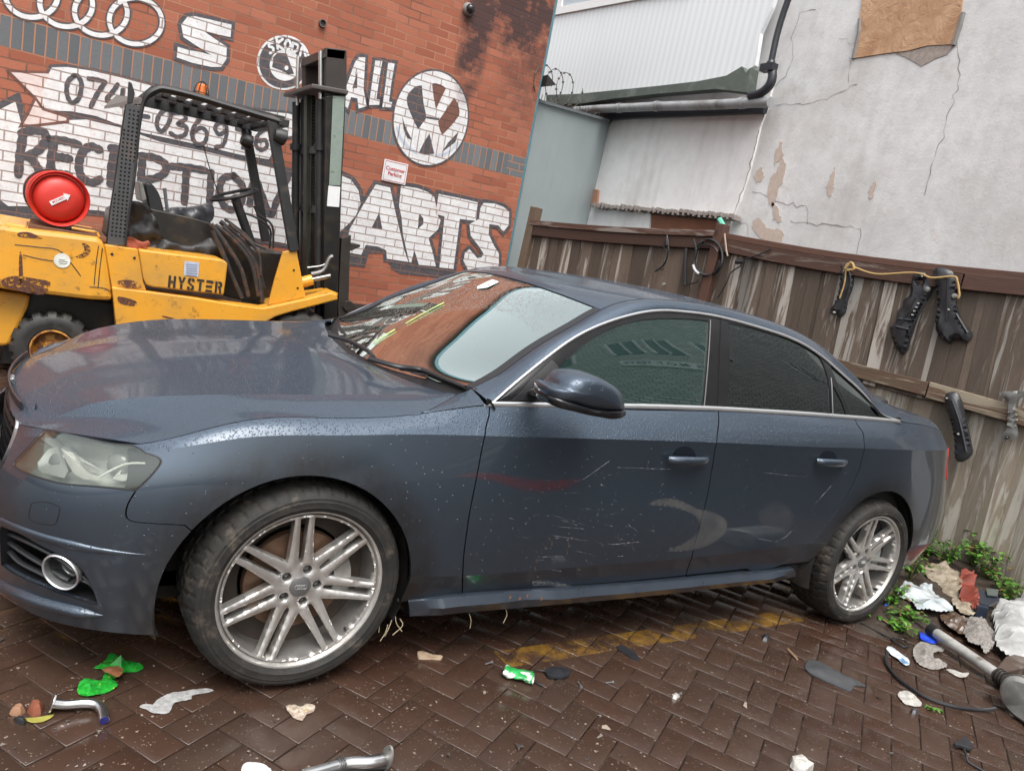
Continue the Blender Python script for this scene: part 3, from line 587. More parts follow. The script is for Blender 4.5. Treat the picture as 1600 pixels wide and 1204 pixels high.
# ================================================================ WORKSHOP ACROSS THE YARD (seen only mirrored in the car)
t = NT('opposite_brick'); tc = t.n('TexCoord'); sxyz = t.n('SeparateXYZ'); t.l(tc.outputs['Object'], sxyz.inputs[0]); cb = t.n('CombineXYZ'); t.l(sxyz.outputs[0], cb.inputs[0]); t.l(sxyz.outputs[2], cb.inputs[1])
c1, f1 = add_brick(t, cb.outputs[0], .225, .075, .5, .009); c = t.mix(c1, (.42, .41, .40), (.60, .59, .57)); t.set(col=t.mix(f1, c, (.03, .03, .03)), rough=.8)
OB = empty('workshop_building', (9, -5, 0)); tag(OB, 'painted brick workshop across the yard, seen only mirrored in the side windows', 'building')
m = MB(); m.box((3.4, -8.5, -.1), (22, -4.9, 10.5)); m.build('wall', t.m, OB)
for cx in (5.2, 6.75, 7.75, 9.1, 12):
    m = MB(); m.box((cx-.36, -4.95, 6.75), (cx+.36, -4.86, 7.7)); w_ = m.build('window', simple('dark_panes', (.03, .035, .04), .15), OB)
    for a, b in ((-.40, -.34), (-.02, .02), (.34, .40)):
        m = MB(); m.box((cx+a, -4.9, 6.72), (cx+b, -4.82, 7.74)); m.build('frame', MSW, w_)
sg = MB(); sg.box((6.3, -4.94, 5.85), (8.6, -4.84, 6.2)); e = sg.build('sign_board', MSW, OB)
sign_text('DIESEL  M.O.T. TESTS', .24, simple('sign_navy', (.02, .03, .06), .5), e, (7.45, -4.83, 6.02), (-1, 0, 0), (0, 0, 1))
# ================================================================ FENCE
F0 = np.array([3.72, 5.30, 0]); F1 = np.array([4.27, 2.99, 0]); F2 = np.array([5.05, -.68, 0])
def fseg(A, B): d = (B-A)/np.linalg.norm(B-A); d[2] = 0; n = np.cross(d, [0, 0, 1.]); return d, (n if n @ (CAM-A) > 0 else -n)
DA, NA = fseg(F0, F1); DB, NB = fseg(F1, F2)
def fx(u, v, off=0.):
    """point on the fence face (left or right bay) seen at a traced point, off metres proud of it"""
    P = on(u, v, NA, F0+NA*off)
    if P[1] < 2.99: P = on(u, v, NB, F1+NB*off)
    return P
def wood_mat(name, dark, mid, pale, pf=.5, green=0):
    t = NT(name); oi = t.n('ObjectInfo'); tc = t.n('TexCoord'); ad = t.n('VectorMath', operation='ADD'); cb = t.n('CombineXYZ'); t.put(cb.inputs[0], t.math('MULTIPLY', oi.outputs['Random'], 37.)); t.put(cb.inputs[2], t.math('MULTIPLY', oi.outputs['Random'], 91.)); t.l(tc.outputs['Object'], ad.inputs[0]); t.l(cb.outputs[0], ad.inputs[1])
    mp = t.n('Mapping'); t.l(ad.outputs[0], mp.inputs[0]); mp.inputs['Scale'].default_value = (1, 1, .11); v = mp.outputs[0]
    mp2 = t.n('Mapping'); t.l(ad.outputs[0], mp2.inputs[0]); mp2.inputs['Scale'].default_value = (1, 1, .10); v2 = mp2.outputs[0]
    g = t.noise(70, 6, .65, v, .8); b = t.noise(17, 6, .65, v2, .9); r = oi.outputs['Random']
    c = t.mix(g, dark, mid); sel = t.math('ADD', b, t.math('MULTIPLY', t.math('SUBTRACT', t.math('FRACT', t.math('MULTIPLY', r, 7.3)), .5), .34)); c = t.mix(t.ramp(sel, (pf-.02, 0.), (pf+.07, .9)), c, t.mix(g, [x*.72 for x in pale], pale))
    kn = t.voro(3.2, t.co((1.5, 1.5, .8)) if False else v2); c = t.mix(t.ramp(kn, (.035, .85), (.07, 0.)), c, (.02, .012, .008))
    c = t.mix(t.ramp(t.noise(2.3, 5, .6, mp2.outputs[0]), (.5, 0.), (.75, .55)), c, [x*.55 for x in dark])
    if green: c = t.mix(t.ramp(t.noise(5, 6, .7, v2), (.5, 0.), (.7, green)), c, (.16, .17, .10))
    hsv = t.n('HueSaturation'); t.l(c, hsv.inputs['Color']); t.put(hsv.inputs['Value'], t.math('ADD', .80, t.math('MULTIPLY', t.math('FRACT', t.math('MULTIPLY', r, 3.7)), .95)))
    t.set(col=hsv.outputs[0], rough=.62, nrm=t.bump(t.math('ADD', g, b), .5, .004)); return t.m
MWO = wood_mat('weathered_brown_boards', (.044, .033, .026), (.128, .094, .070), (.30, .28, .255), .575)
MWL = wood_mat('weathered_grey_boards', (.105, .085, .065), (.22, .185, .145), (.33, .31, .275), .52, .45)
MRL = wood_mat('dark_rail', (.038, .018, .012), (.085, .040, .027), (.20, .17, .15), .68)
MRL2 = wood_mat('mid_rail', (.06, .034, .022), (.14, .085, .055), (.30, .26, .19), .56, .3)
MPO = wood_mat('post_wood', (.09, .058, .038), (.20, .145, .10), (.27, .24, .20), .55)
FE = empty('timber_fence', F1); tag(FE, 'weathered brown close boarded timber fence with sagging rails behind the car', 'fence')
def plank(A, d, n, s, w, z0, z1, off, mat, lean):
    """own object frame so that the grain follows the board"""
    c = A+d*s+n*off; o = empty('x'); bpy.data.objects.remove(o)
    up = np.array([0, 0, 1.])+d*lean; k = 7; V = []; jag = rng.normal(0, .004, 2)
    for i in range(k):
        z = z0+(z1-z0)*i/(k-1); wv = .0025*sin(z*5+s*9)
        for a, b in ((-w/2, .004), (w/2, .004), (w/2, -.010), (-w/2, -.004)):
            V.append(d*(a+wv)+n*b+up*(z+(jag[0] if a < 0 else jag[1])*(i == k-1)))
    F = [(3, 2, 1, 0), tuple(4*(k-1)+i for i in range(4))]+[(4*i+j, 4*i+(j+1) % 4, 4*i+4+(j+1) % 4, 4*i+4+j) for i in range(k-1) for j in range(4)]
    me = bpy.data.meshes.new('plank'); me.from_pydata([tuple(v) for v in V], [], F); me.update()
    bm = bmesh.new(); bm.from_mesh(me); bmesh.ops.recalc_face_normals(bm, faces=bm.faces); bm.to_mesh(me); bm.free()
    o = link('plank', me, mat, FE); o.location = tuple(c-F1); return o
LA = np.linalg.norm(F1-F0); LBb = np.linalg.norm(F2-F1)
ztopA = lambda s: 1.885+.155*(s/LA)**1.0-.02*sin(pi*s/LA); ztopB = lambda s: 2.04-.035*sin(min(s, 2.4)/2.4*pi)-.01
s = .08
while s < LA:
    w = rng.uniform(.068, .10); plank(F0, DA, NA, s+w/2, w+.035, .95, ztopA(s)-.03, rng.uniform(0, .012), MWO, rng.normal(-.045, .008)); s += w
s = .0
while s < LBb-.1:
    w = rng.uniform(.055, .078); plank(F1, DB, NB, s+w/2, w+.035, 1.06, ztopB(s)-.035, rng.uniform(-.004, .014), MWO, rng.normal(-.055, .008)); s += w
s = 1.3
while s < LBb-.1:
    w = rng.uniform(.10, .13); plank(F1, DB, NB, s+w/2, w+.03, -.1, 1.10, rng.uniform(-.03, -.02), MWL, rng.normal(-.035, .012)); s += w
def rail(A, d, n, s0, s1, zf, h, off, mat, th=.04, name='rail', k=14):
    V = []; F = []
    for i in range(k+1):
        s = s0+(s1-s0)*i/k; z = zf(s)
        for a, b in ((off, z), (off+th, z), (off+th, z-h), (off, z-h)): V.append(A+d*s+n*a+np.array([0, 0, b]))
    F = [(3, 2, 1, 0), tuple(4*k+i for i in range(4))]+[(4*i+j, 4*i+(j+1) % 4, 4*i+4+(j+1) % 4, 4*i+4+j) for i in range(k) for j in range(4)]
    # stored rotated so that the length runs along z for the grain
    o = MB().add(V, F).build(name, mat, None, bevel=.004); me = o.data; R = np.array([n, np.cross(d, n), d]); 
    co = np.array([v.co[:] for v in me.vertices])-A
    me.vertices.foreach_set('co', (co @ R.T).ravel()); me.update(); o.parent = FE
    mm = Matrix.Identity(4)
    for i in range(3):
        for j in range(3): mm[i][j] = R[j][i]
        mm[i][3] = (A-F1)[i]
    o.matrix_basis = mm
    return o
rail(F0, DA, NA, .06, LA, lambda s: ztopA(s)-.055, .105, .014, MRL); rail(F0, DA, NA, .06, LA, lambda s: ztopA(s)+.0, .055, -.03, MRL, .10, 'capping')
rail(F1, DB, NB, .02, 2.0, lambda s: ztopB(s)-.050, .110, .014, MRL); rail(F1, DB, NB, 2.01, LBb, lambda s: ztopB(s)-.045+.008*(s-2), .110, .016, MRL)
rail(F1, DB, NB, .0, LBb, lambda s: ztopB(s), .05, -.035, MRL, .09, 'capping')
rail(F1, DB, NB, 1.0, 1.98, lambda s: 1.20-.015*(s-1), .10, .012, MRL2, .035, k=6); rail(F1, DB, NB, 1.99, LBb, lambda s: 1.19-.04*(s-2), .115, .014, MRL2, .035, k=6)
m = MB(); a = F0+NA*.0; m.beam(a+[0, 0, -.1], a+np.array([.00, -.07, 2.03]), .10, .10, up=DA); m.build('post', MPO, FE, bevel=.006)
m = MB(); a = F1+NA*.02; m.beam(a+[0, 0, -.1], a+[0, 0, 2.10], .10, .09, up=DA); m.build('post', MRL, FE, bevel=.006)
m = MB(); m.tube([F1+DB*1.14+NB*.03+[0, 0, .0], F1+DB*1.15+NB*.03+[0, 0, .3]], .02, 6) if False else None

# ---------------------------------------------------------------- things hung on the fence
MHO = simple('black_rubber', (.018, .018, .020), .42, var=.4); MHP = simple('black_part', (.022, .023, .027), .38, var=.5, sc=25, bump=.3); MALU = simple('dull_alloy', (.20, .20, .19), .45, .5, var=.3, sc=30)
def hose(name, px, r, label, cat, off=.07, mat=None, group=None, extra=()):
    m = MB(); m.tube(cr([fx(u, v, off+.012*sin(i*1.3)) for i, (u, v) in enumerate(px)], 6), r, 8)
    for q, rr in extra: m.tube(cr([fx(u, v, off+.02) for u, v in q], 6), rr, 8)
    o = m.build(name, mat or MHO, None, True); tag(o, label, cat, group); return o
def loopx(cx, cy, rx, ry, a0, a1, n=14, tilt=0): return [(cx+rx*cos(radians(a))-tilt*sin(radians(a)), cy+ry*sin(radians(a))) for a in np.linspace(a0, a1, n)]
hose('cable_loop', [(1042, 368), (1044, 385), (1043, 400), (1036, 415), (1024, 424)], .009, 'thin black cable loop hooked over the fence rail, nearest the brick wall', 'cable', extra=[(loopx(1032, 403, 11, 19, 60, 330), .004), ([(1041, 372), (1043, 384)], .012)])
hose('coiled_hose', loopx(1107, 402, 22, 28, -100, 250, 18), .012, 'large double coil of black hose with a bright band hanging left of the fence post', 'hose', extra=[(loopx(1104, 406, 20, 24, 0, 330), .007), ([(1084, 374), (1088, 392), (1084, 410), (1091, 424)], .009), ([(1090, 428), (1089, 440), (1074, 444)], .007)])
m = MB(); m.tube(cr([fx(*p, .10) for p in [(1083, 414), (1086, 422), (1092, 428)]], 5), .013, 8); o = m.build('hose_clip', simple('bright_band', (.6, .6, .6), .3, .4), None, True); tag(o, 'bright metal band wrapped on the big hose coil', 'hose clip')
m = MB(); m.tube([fx(*p, .06) for p in [(1072, 388), (1070, 410), (1070, 446)]], .016, 8); o = m.build('rubber_strip', MHO, None, True); tag(o, 'straight black rubber strip hanging beside the big hose coil', 'strip')
hose('wiring_loom', [(1205, 389), (1185, 398), (1165, 404), (1150, 407), (1158, 414), (1142, 426), (1134, 444), (1121, 466)], .006, 'thin black wiring loom with a plug draped diagonally on the fence right of the post', 'wire', extra=[([(1150, 409), (1162, 409)], .02)])
m = MB(); m.tube([fx(*p, .09) for p in [(1132, 365), (1135, 392), (1137, 400)]], .008, 6); o = m.build('rope_end', simple('dirty_cord', (.35, .28, .22), .8), None, True); tag(o, 'short dirty cord end dangling from the fence post', 'cord')
def hung(name, px, label, cat, off=.02, th=.05, mat=None, holes=(), hp=(), ribs=(), bits=(), bm=.010):
    """moulded car part hanging flat on the fence: outline, thickness, raised ribs, holes and studs"""
    P0 = [fx(u, v, off) for u, v in px]; n = NB if np.mean([p[1] for p in P0]) < 2.99 else NA; d = DB if n is NB else DA; o0 = np.mean(P0, 0)
    uv = lambda p: np.array([(p-o0) @ d, p[2]-o0[2]]); L = np.array([uv(p) for p in P0]); L = cr(L, 3, True)
    H = [cr(np.array([uv(fx(u, v, off)) for u, v in h]), 3, True) for h in holes]
    VV, FF = triang(L, .03, H); B = o0+VV[:, :1]*d+np.c_[np.zeros(len(VV)), np.zeros(len(VV)), VV[:, 1]]; dd = np.min(np.linalg.norm(VV[:, None]-np.vstack([L]+H)[None], axis=2), 1)
    ht = th*(.45+.55*np.clip(dd/.03, 0, 1)**.6)*(1+.10*np.sin(VV[:, 0]*40)*np.cos(VV[:, 1]*30)); k = len(VV)
    F = [tuple(f) for f in FF]+[tuple(f[::-1]+k) for f in FF]+[(b, a, a+k, b+k) for a, b in rim_edges(FF)]
    m = MB(); m.add(np.vstack([B+n*ht[:, None], B]), F)
    for r_ in ribs: m.tube(cr([fx(u, v, off+th*1.05) for u, v in r_], 4), .009, 6)
    o = m.build(name, mat or MHP, None, True); tag(o, label, cat)
    for q, rad, mt, nm in bits:
        b = MB(); c = fx(*q, off+th*1.1); rad *= .7; b.lathe([(0, .008), (rad*.5, .008), (rad, .003), (rad, -.02), (0, -.02)], c, n, 14); b.build(nm, mt, o, True)
    return o
ST = simple('stud_pale', (.30, .30, .28), .4)
hung('plastic_bracket', [(1317, 414), (1325, 412), (1333, 420), (1334, 445), (1326, 468), (1322, 488), (1314, 494), (1308, 488), (1299, 490), (1300, 482), (1310, 468), (1316, 440)], 'small curved black plastic bracket hanging from the left end of the yellow cord', 'bracket', ribs=[[(1326, 420), (1328, 445), (1316, 480)]], bits=[((1303, 488), .014, ST, 'stud')])
hung('headlight_bracket', [(1430, 430), (1446, 424), (1454, 440), (1458, 452), (1452, 466), (1440, 484), (1432, 505), (1424, 530), (1416, 552), (1404, 546), (1396, 524), (1392, 512), (1402, 502), (1404, 488), (1412, 480), (1414, 470), (1424, 462), (1426, 445)], 'ribbed black lamp bracket with a row of pale studs hanging middle of the yellow cord', 'bracket', th=.07, holes=[[(1440, 438), (1445, 440), (1443, 445), (1438, 444)]], ribs=[[(1430, 465), (1420, 485), (1408, 505)], [(1447, 470), (1432, 498), (1420, 520)], [(1400, 510), (1420, 515)], [(1404, 498), (1424, 500)]], bits=[((1434, 474), .010, ST, 'stud'), ((1431, 480), .010, ST, 'stud'), ((1428, 486), .010, ST, 'stud'), ((1425, 492), .010, ST, 'stud'), ((1448, 452), .028, MALU, 'bush')])
hung('wheel_arch_bracket', [(1463, 420), (1480, 418), (1492, 424), (1496, 436), (1494, 462), (1497, 482), (1506, 505), (1520, 520), (1514, 534), (1500, 530), (1490, 530), (1484, 536), (1466, 520), (1464, 505), (1468, 480), (1465, 450)], 'smooth black angled bracket ending in a forked foot hanging right end of the yellow cord', 'bracket', th=.06, ribs=[[(1480, 430), (1480, 470), (1478, 500)], [(1494, 490), (1512, 520)]], bits=[((1491, 462), .024, ST, 'bush'), ((1482, 484), .012, ST, 'stud')])
hung('bumper_carrier', [(1480, 616), (1494, 612), (1502, 622), (1507, 640), (1512, 660), (1518, 690), (1520, 708), (1508, 720), (1496, 718), (1494, 690), (1490, 665), (1483, 645), (1478, 630)], 'long curved black bumper carrier hanging on the pale lower boards', 'car part', off=.06, th=.06, ribs=[[(1488, 625), (1500, 660), (1510, 705)]], bits=[((1479, 622), .010, ST, 'stud'), ((1497, 678), .012, ST, 'stud')])
hung('metal_bracket', [(1563, 613), (1580, 611), (1612, 612), (1612, 618), (1594, 622), (1588, 632), (1587, 655), (1591, 676), (1586, 688), (1578, 684), (1567, 689), (1566, 680), (1574, 668), (1576, 640), (1574, 626), (1564, 618)], 'dull grey alloy bracket with a T shaped head near the right edge of the fence', 'bracket', off=.065, th=.03, mat=MALU, bits=[((1573, 684), .014, MHP, 'bolt_hole'), ((1586, 640), .008, ST, 'stud'), ((1587, 648), .008, ST, 'stud'), ((1588, 656), .008, ST, 'stud')])
m = MB(); Y = [(1318, 424), (1325, 412), (1332, 416), (1368, 428), (1420, 426), (1440, 428), (1456, 434), (1490, 432), (1496, 440), (1499, 460), (1497, 466)]
m.tube(cr([fx(u, v, .11) for u, v in Y], 5), .0075, 7); m.tube(cr([fx(u, v, .11) for u, v in [(1322, 414), (1320, 440), (1312, 466)]], 5), .006, 6); m.tube(cr([fx(u, v, .12) for u, v in [(1320, 420), (1330, 410), (1334, 420), (1324, 422)]], 4), .010, 6)
o = m.build('rope', simple('faded_yellow_cord', (.42, .28, .11), .7), None, True); tag(o, 'faded yellow cord looped along the fence top rail through the hanging car parts', 'cord')
m = MB(); m.lathe([(0, .02), (.012, .02), (.014, 0), (0, 0)], fx(1038, 444, .03), NA, 10); o = m.build('white_button', ST, None, True); tag(o, 'tiny white cap on the fence boards below the cable loop', 'cap')
# ================================================================ THE CAR
YC = .913   # centre plane; the near side is y = 0
def natM(t):
    """matrix giving natural-spline second derivatives from the values at knots t"""
    n = len(t); h = np.diff(t); A = np.eye(n); B = np.zeros((n, n))
    for i in range(1, n-1):
        A[i, i-1] = h[i-1]; A[i, i] = 2*(h[i-1]+h[i]); A[i, i+1] = h[i]
        B[i, i-1] = 6/h[i-1]; B[i, i] = -6/h[i-1]-6/h[i]; B[i, i+1] = 6/h[i]
    return np.linalg.solve(A, B)
def basis(t, M, x):
    """rows of weights so that value = W @ y"""
    x = np.clip(x, t[0]-.2, t[-1]+.2); i = np.clip(np.searchsorted(t, x, 'right')-1, 0, len(t)-2); h = t[i+1]-t[i]; a = (t[i+1]-x)/h; b = (x-t[i])/h
    W = np.zeros((len(x), len(t))); k = np.arange(len(x)); W[k, i] += a; W[k, i+1] += b
    W += ((a**3-a)*h*h/6)[:, None]*M[i]+((b**3-b)*h*h/6)[:, None]*M[i+1]; return W
class Net:
    def __init__(s, rows, crease=(), uk=None, vk=None):
        """rows of (x, w, z): w measured from the centre plane"""
        R = np.array(rows, float); s.R = np.stack([R[..., 0], YC-R[..., 1], R[..., 2]], -1)
        d = np.linalg.norm(np.diff(s.R, axis=1), axis=2).mean(0); s.u = np.r_[0, np.cumsum(np.maximum(d, .01))] if uk is None else np.array(uk, float)
        d = np.linalg.norm(np.diff(s.R, axis=0), axis=2).mean(1); s.v = np.r_[0, np.cumsum(np.maximum(d, .004))] if vk is None else np.array(vk, float)
        s.Mu = natM(s.u); s.cr = [0]+list(crease)+[len(s.v)-1]; s.Ms = [natM(s.v[a:b+1]) for a, b in zip(s.cr[:-1], s.cr[1:])]; s.cv = [s.v[c] for c in crease]; s._g = None
    def seg(s, v): return np.clip(np.searchsorted(s.cv, v, 'right'), 0, len(s.cv))
    def P(s, U, V, sg=None):
        U = np.atleast_1d(np.asarray(U, float)); V = np.atleast_1d(np.asarray(V, float)); sg = s.seg(V) if sg is None else np.broadcast_to(sg, U.shape)
        Wu = basis(s.u, s.Mu, U); Q = np.einsum('ns,rsk->nrk', Wu, s.R); out = np.zeros((len(U), 3))
        for g in range(len(s.Ms)):
            m = sg == g
            if m.any():
                a, b = s.cr[g], s.cr[g+1]; Wv = basis(s.v[a:b+1], s.Ms[g], V[m]); out[m] = np.einsum('nr,nrk->nk', Wv, Q[m][:, a:b+1])
        return out
    def N(s, U, V, sg=None):
        U = np.atleast_1d(np.asarray(U, float)); V = np.atleast_1d(np.asarray(V, float)); sg = s.seg(V) if sg is None else np.broadcast_to(sg, U.shape); e = 2e-3
        a = s.P(U+e, V, sg)-s.P(U-e, V, sg); b = s.P(U, V+e, sg)-s.P(U, V-e, sg); n = np.cross(a, b); n /= np.linalg.norm(n, axis=1)[:, None]+1e-12; return n
    def inv(s, px, ulim=None):
        """surface coordinates of the point of the near side seen at each traced point"""
        if s._g is None:
            U, V = np.meshgrid(np.linspace(s.u[0], s.u[-1], 160), np.linspace(s.v[0], s.v[-1], 60)); U = U.ravel(); V = V.ravel(); p = s.P(U, V); n = s.N(U, V)
            ok = ((n*(CAM-p)).sum(1) > 0) & (p[:, 1] < YC+.05); s._g = (U[ok], V[ok], proj(p[ok]))
        out = []
        for q in px:
            i = ((s._g[2]-q)**2).sum(1).argmin(); x = np.array([s._g[0][i], s._g[1][i]])
            for _ in range(12):
                f = proj(s.P(x[:1], x[1:]))[0]-q; e = 1e-4; J = np.stack([(proj(s.P([x[0]+e], [x[1]]))[0]-proj(s.P([x[0]-e], [x[1]]))[0])/(2*e), (proj(s.P([x[0]], [x[1]+e]))[0]-proj(s.P([x[0]], [x[1]-e]))[0])/(2*e)], 1)
                try: st = np.linalg.solve(J, f)
                except Exception: break
                l = np.linalg.norm(st); x = x-st*min(1, .05/(l+1e-9))
                x = np.array([min(max(x[0], s.u[0]), s.u[-1]), min(max(x[1], s.v[0]-.02), s.v[-1]+.02)])
                if l < 1e-5: break
            out.append(x)
        return np.array(out)
def inset(L, g):
    L = np.asarray(L, float); L = L[np.linalg.norm(L-np.roll(L, 1, 0), axis=1) > 1e-6]
    a = np.roll(L, 1, 0); b = np.roll(L, -1, 0); A = .5*np.sum(L[:, 0]*b[:, 1]-b[:, 0]*L[:, 1]); sg = -1 if A > 0 else 1
    d1 = L-a; d2 = b-L; d1 /= np.linalg.norm(d1, axis=1)[:, None]; d2 /= np.linalg.norm(d2, axis=1)[:, None]
    n1 = np.stack([d1[:, 1], -d1[:, 0]], 1)*sg; n2 = np.stack([d2[:, 1], -d2[:, 0]], 1)*sg; nn = n1+n2; nn /= np.linalg.norm(nn, axis=1)[:, None]+1e-9
    return L+nn*(g/np.clip((nn*n1).sum(1), .45, 1))[:, None]
def skin(name, net, loop, mat, par, holes=(), st=.03, gap=.0024, depth=.014, off=0., thick=None, nmir=True, flip=False):
    """a panel: region of a net bounded by traced loops, with its folded edges"""
    L = inset(loop, gap) if gap else np.asarray(loop); H = [inset(h, -gap*.6) if gap else np.asarray(h) for h in holes]
    loops = [dens(L, st)]+[dens(h, st) for h in H]; lo, hi = loops[0].min(0), loops[0].max(0)
    gx, gy = np.meshgrid(np.arange(lo[0]+st/2, hi[0], st), np.arange(lo[1]+st/2, hi[1], st*.8)); G = np.stack([gx.ravel(), gy.ravel()], 1); ok = inside(loops[0], G)
    for h in loops[1:]: ok &= ~inside(h, G)
    G = G[ok]; 
    for c in net.cv: G = G[np.abs(G[:, 1]-c) > st*.3]
    B = np.vstack(loops); keep = np.array([((B-g_)**2).sum(1).min() > (.35*st)**2 for g_ in G]) if len(G) else np.zeros(0, bool); G = G[keep] if len(G) else G
    V = []; E = []
    for l in loops: s0 = len(V); V += [tuple(p) for p in l]; E += [(s0+i, s0+(i+1) % len(l)) for i in range(len(l))]
    for c in net.cv:
        if lo[1]+1e-4 < c < hi[1]-1e-4:
            xs = np.arange(lo[0]-st, hi[0]+st, st*.8); s0 = len(V); V += [(x, c) for x in xs]; E += [(s0+i, s0+i+1) for i in range(len(xs)-1)]
    V += [tuple(p) for p in G]
    r = delaunay_2d_cdt([Vector(v) for v in V], E, [], 0, 1e-7); VV = np.array([tuple(v) for v in r[0]]); FF = np.array([f for f in r[2] if len(f) == 3]); c = VV[FF].mean(1); ok = inside(loops[0], c)
    for h in loops[1:]: ok &= ~inside(h, c)
    FF = FF[ok]; a = VV[FF]; ar = (a[:, 1, 0]-a[:, 0, 0])*(a[:, 2, 1]-a[:, 0, 1])-(a[:, 2, 0]-a[:, 0, 0])*(a[:, 1, 1]-a[:, 0, 1]); FF[ar < 0] = FF[ar < 0][:, ::-1]; FF = FF[np.abs(ar) > 1e-11]
    sg = net.seg(VV[FF].mean(1)[:, 1]); key = {}; pv = []; ps = []; F2 = []
    for f, g in zip(FF, sg):
        t = []
        for i in f:
            k = (int(i), int(g)) 
            if k not in key: key[k] = len(pv); pv.append(VV[i]); ps.append(g)
            t.append(key[k])
        F2.append(tuple(t))
    pv = np.array(pv); ps = np.array(ps); P = net.P(pv[:, 0], pv[:, 1], ps); N = net.N(pv[:, 0], pv[:, 1], ps)
    c0_ = P[F2[0][0]]; 
    sgn = 1 if np.sum(N*(P-np.array([1.4, YC, .6]))) > 0 else -1
    N = N*sgn; P = P+N*off; F2 = [f if sgn > 0 else f[::-1] for f in F2]
    # folded edge
    ed = rim_edges(FF if sgn > 0 else FF[:, ::-1]); q = {}; 
    for k_, (a_, b_) in enumerate(ed): pass
    first = {}
    for (i, g), idx in key.items(): first.setdefault(i, idx)
    nv = len(P); PV = [P]; NV = [N]; n = nv; FE2 = []
    for a_, b_ in ed:
        ia, ib = first[a_], first[b_]; pa, pb = P[ia], P[ib]; na, nb = N[ia], N[ib]; t = pb-pa; t /= np.linalg.norm(t)+1e-12; o1 = np.cross(t, na)
        PV.append(np.array([pa, pb, pb-nb*depth, pa-na*depth])); NV.append(np.array([o1]*4)); FE2.append((n+1, n, n+3, n+2)); n += 4
    P = np.vstack(PV); N = np.vstack(NV)
    o = mk(name, P, F2+FE2, mat, par, True, N); return o
def mirror(o):
    """the same panel on the far side"""
    c = o.copy(); S.collection.objects.link(c); me = o.data.copy(); c.data = me
    n = len(me.vertices); co = np.empty(n*3); me.vertices.foreach_get('co', co); co = co.reshape(-1, 3); off = np.array(wmat(o.parent).translation) if o.parent else np.zeros(3)
    co[:, 1] = 2*(YC-off[1])-co[:, 1]; me.vertices.foreach_set('co', co.ravel()); me.flip_normals(); me.update(); return c
# ---- materials of the car
def paint():
    t = NT('dark_blue_metallic_paint'); v = t.co(); g = t.n('NewGeometry'); sx = t.n('SeparateXYZ'); t.l(g.outputs['True Normal'], sx.inputs[0]); up = t.ramp(sx.outputs[2], (.35, 0.), (.62, 1.))
    mp = t.n('SeparateXYZ'); t.l(v, mp.inputs[0]); low = t.ramp(mp.outputs[2], (.16, 1.), (.50, 0.))
    n = t.noise(3, 5, .6, v); fl = t.noise(900, 2, .5, v)
    c = t.mix(n, (.060, .083, .115), (.073, .099, .135)); c = t.mix(t.ramp(fl, (.45, 0.), (.75, .5)), c, (.10, .125, .155))
    d = t.ramp(t.noise(4, 8, .72, v), (.42, 0.), (.8, .55)); c = t.mix(t.math('MULTIPLY', d, low), c, (.040, .035, .031))
    str_ = t.noise(30, 6, .7, t.co((1, 1, .12))); c = t.mix(t.math('MULTIPLY', t.ramp(str_, (.5, 0.), (.8, .28)), t.ramp(mp.outputs[2], (.25, 1.), (.85, .25))), c, (.07, .07, .07))
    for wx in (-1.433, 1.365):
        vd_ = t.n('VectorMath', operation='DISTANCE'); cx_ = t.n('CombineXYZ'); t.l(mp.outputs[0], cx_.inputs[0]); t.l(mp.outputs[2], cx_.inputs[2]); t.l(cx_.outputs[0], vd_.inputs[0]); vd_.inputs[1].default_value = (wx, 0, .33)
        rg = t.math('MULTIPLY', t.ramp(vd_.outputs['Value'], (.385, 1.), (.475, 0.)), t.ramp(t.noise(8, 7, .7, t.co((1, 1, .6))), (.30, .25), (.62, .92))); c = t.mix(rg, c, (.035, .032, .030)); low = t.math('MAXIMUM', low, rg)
    # rain: beads on the surfaces that face the sky, runs on the sides
    vd = t.voro(165, v); vs = t.voro(165, v, out=1); s3 = t.n('SeparateColor'); t.l(vs, s3.inputs[0]); rad = t.math('ADD', .16, t.math('MULTIPLY', s3.outputs[0], .34)); bead = t.math('SUBTRACT', 1., t.math('DIVIDE', vd, rad), clamp=True); bead = t.math('POWER', bead, .5)
    dry = t.ramp(t.noise(2.2, 3, .5, v), (.30, .55), (.55, 1.)); hb = t.math('MULTIPLY', t.math('MULTIPLY', bead, up), dry)
    vd2 = t.voro(120, v); r2 = t.voro(120, v, out=1); s4 = t.n('SeparateColor'); t.l(r2, s4.inputs[0]); few = t.math('MULTIPLY', t.math('GREATER_THAN', s4.outputs[0], .93), t.math('SUBTRACT', 1., t.math('MULTIPLY', vd2, 4.), clamp=True)); hb = t.math('ADD', hb, t.math('MULTIPLY', few, t.math('SUBTRACT', 1., up)))
    nb = t.bump(hb, .9, .0022); nb2 = t.bump(t.noise(14, 2, .5, v), .02, .004, nb)
    t.set(col=c, metal=.82, rough=t.math('ADD', .33, t.math('MULTIPLY', up, .24)), coat=t.math('SUBTRACT', 1., t.math('MULTIPLY', up, .35)), cr=t.math('ADD', t.math('ADD', .035, t.math('MULTIPLY', low, .12)), t.math('MULTIPLY', up, .045)), nrm=nb2, cn=nb2, spec=.4); return t.m
MP = paint()
MBK = simple('black_plastic', (.016, .016, .018), .42, var=.3, sc=30); MGB = simple('gloss_black_trim', (.010, .010, .012), .12, var=.2); MIN = simple('interior_black', (.018, .018, .019), .7, var=.3); MVD = simple('black_void', (.004, .004, .004), .9)
MCH = simple('satin_chrome', (.72, .73, .74), .30, .85, var=.05); MSEAT = simple('black_seat_leather', (.022, .021, .022), .5, var=.3, bump=.3)
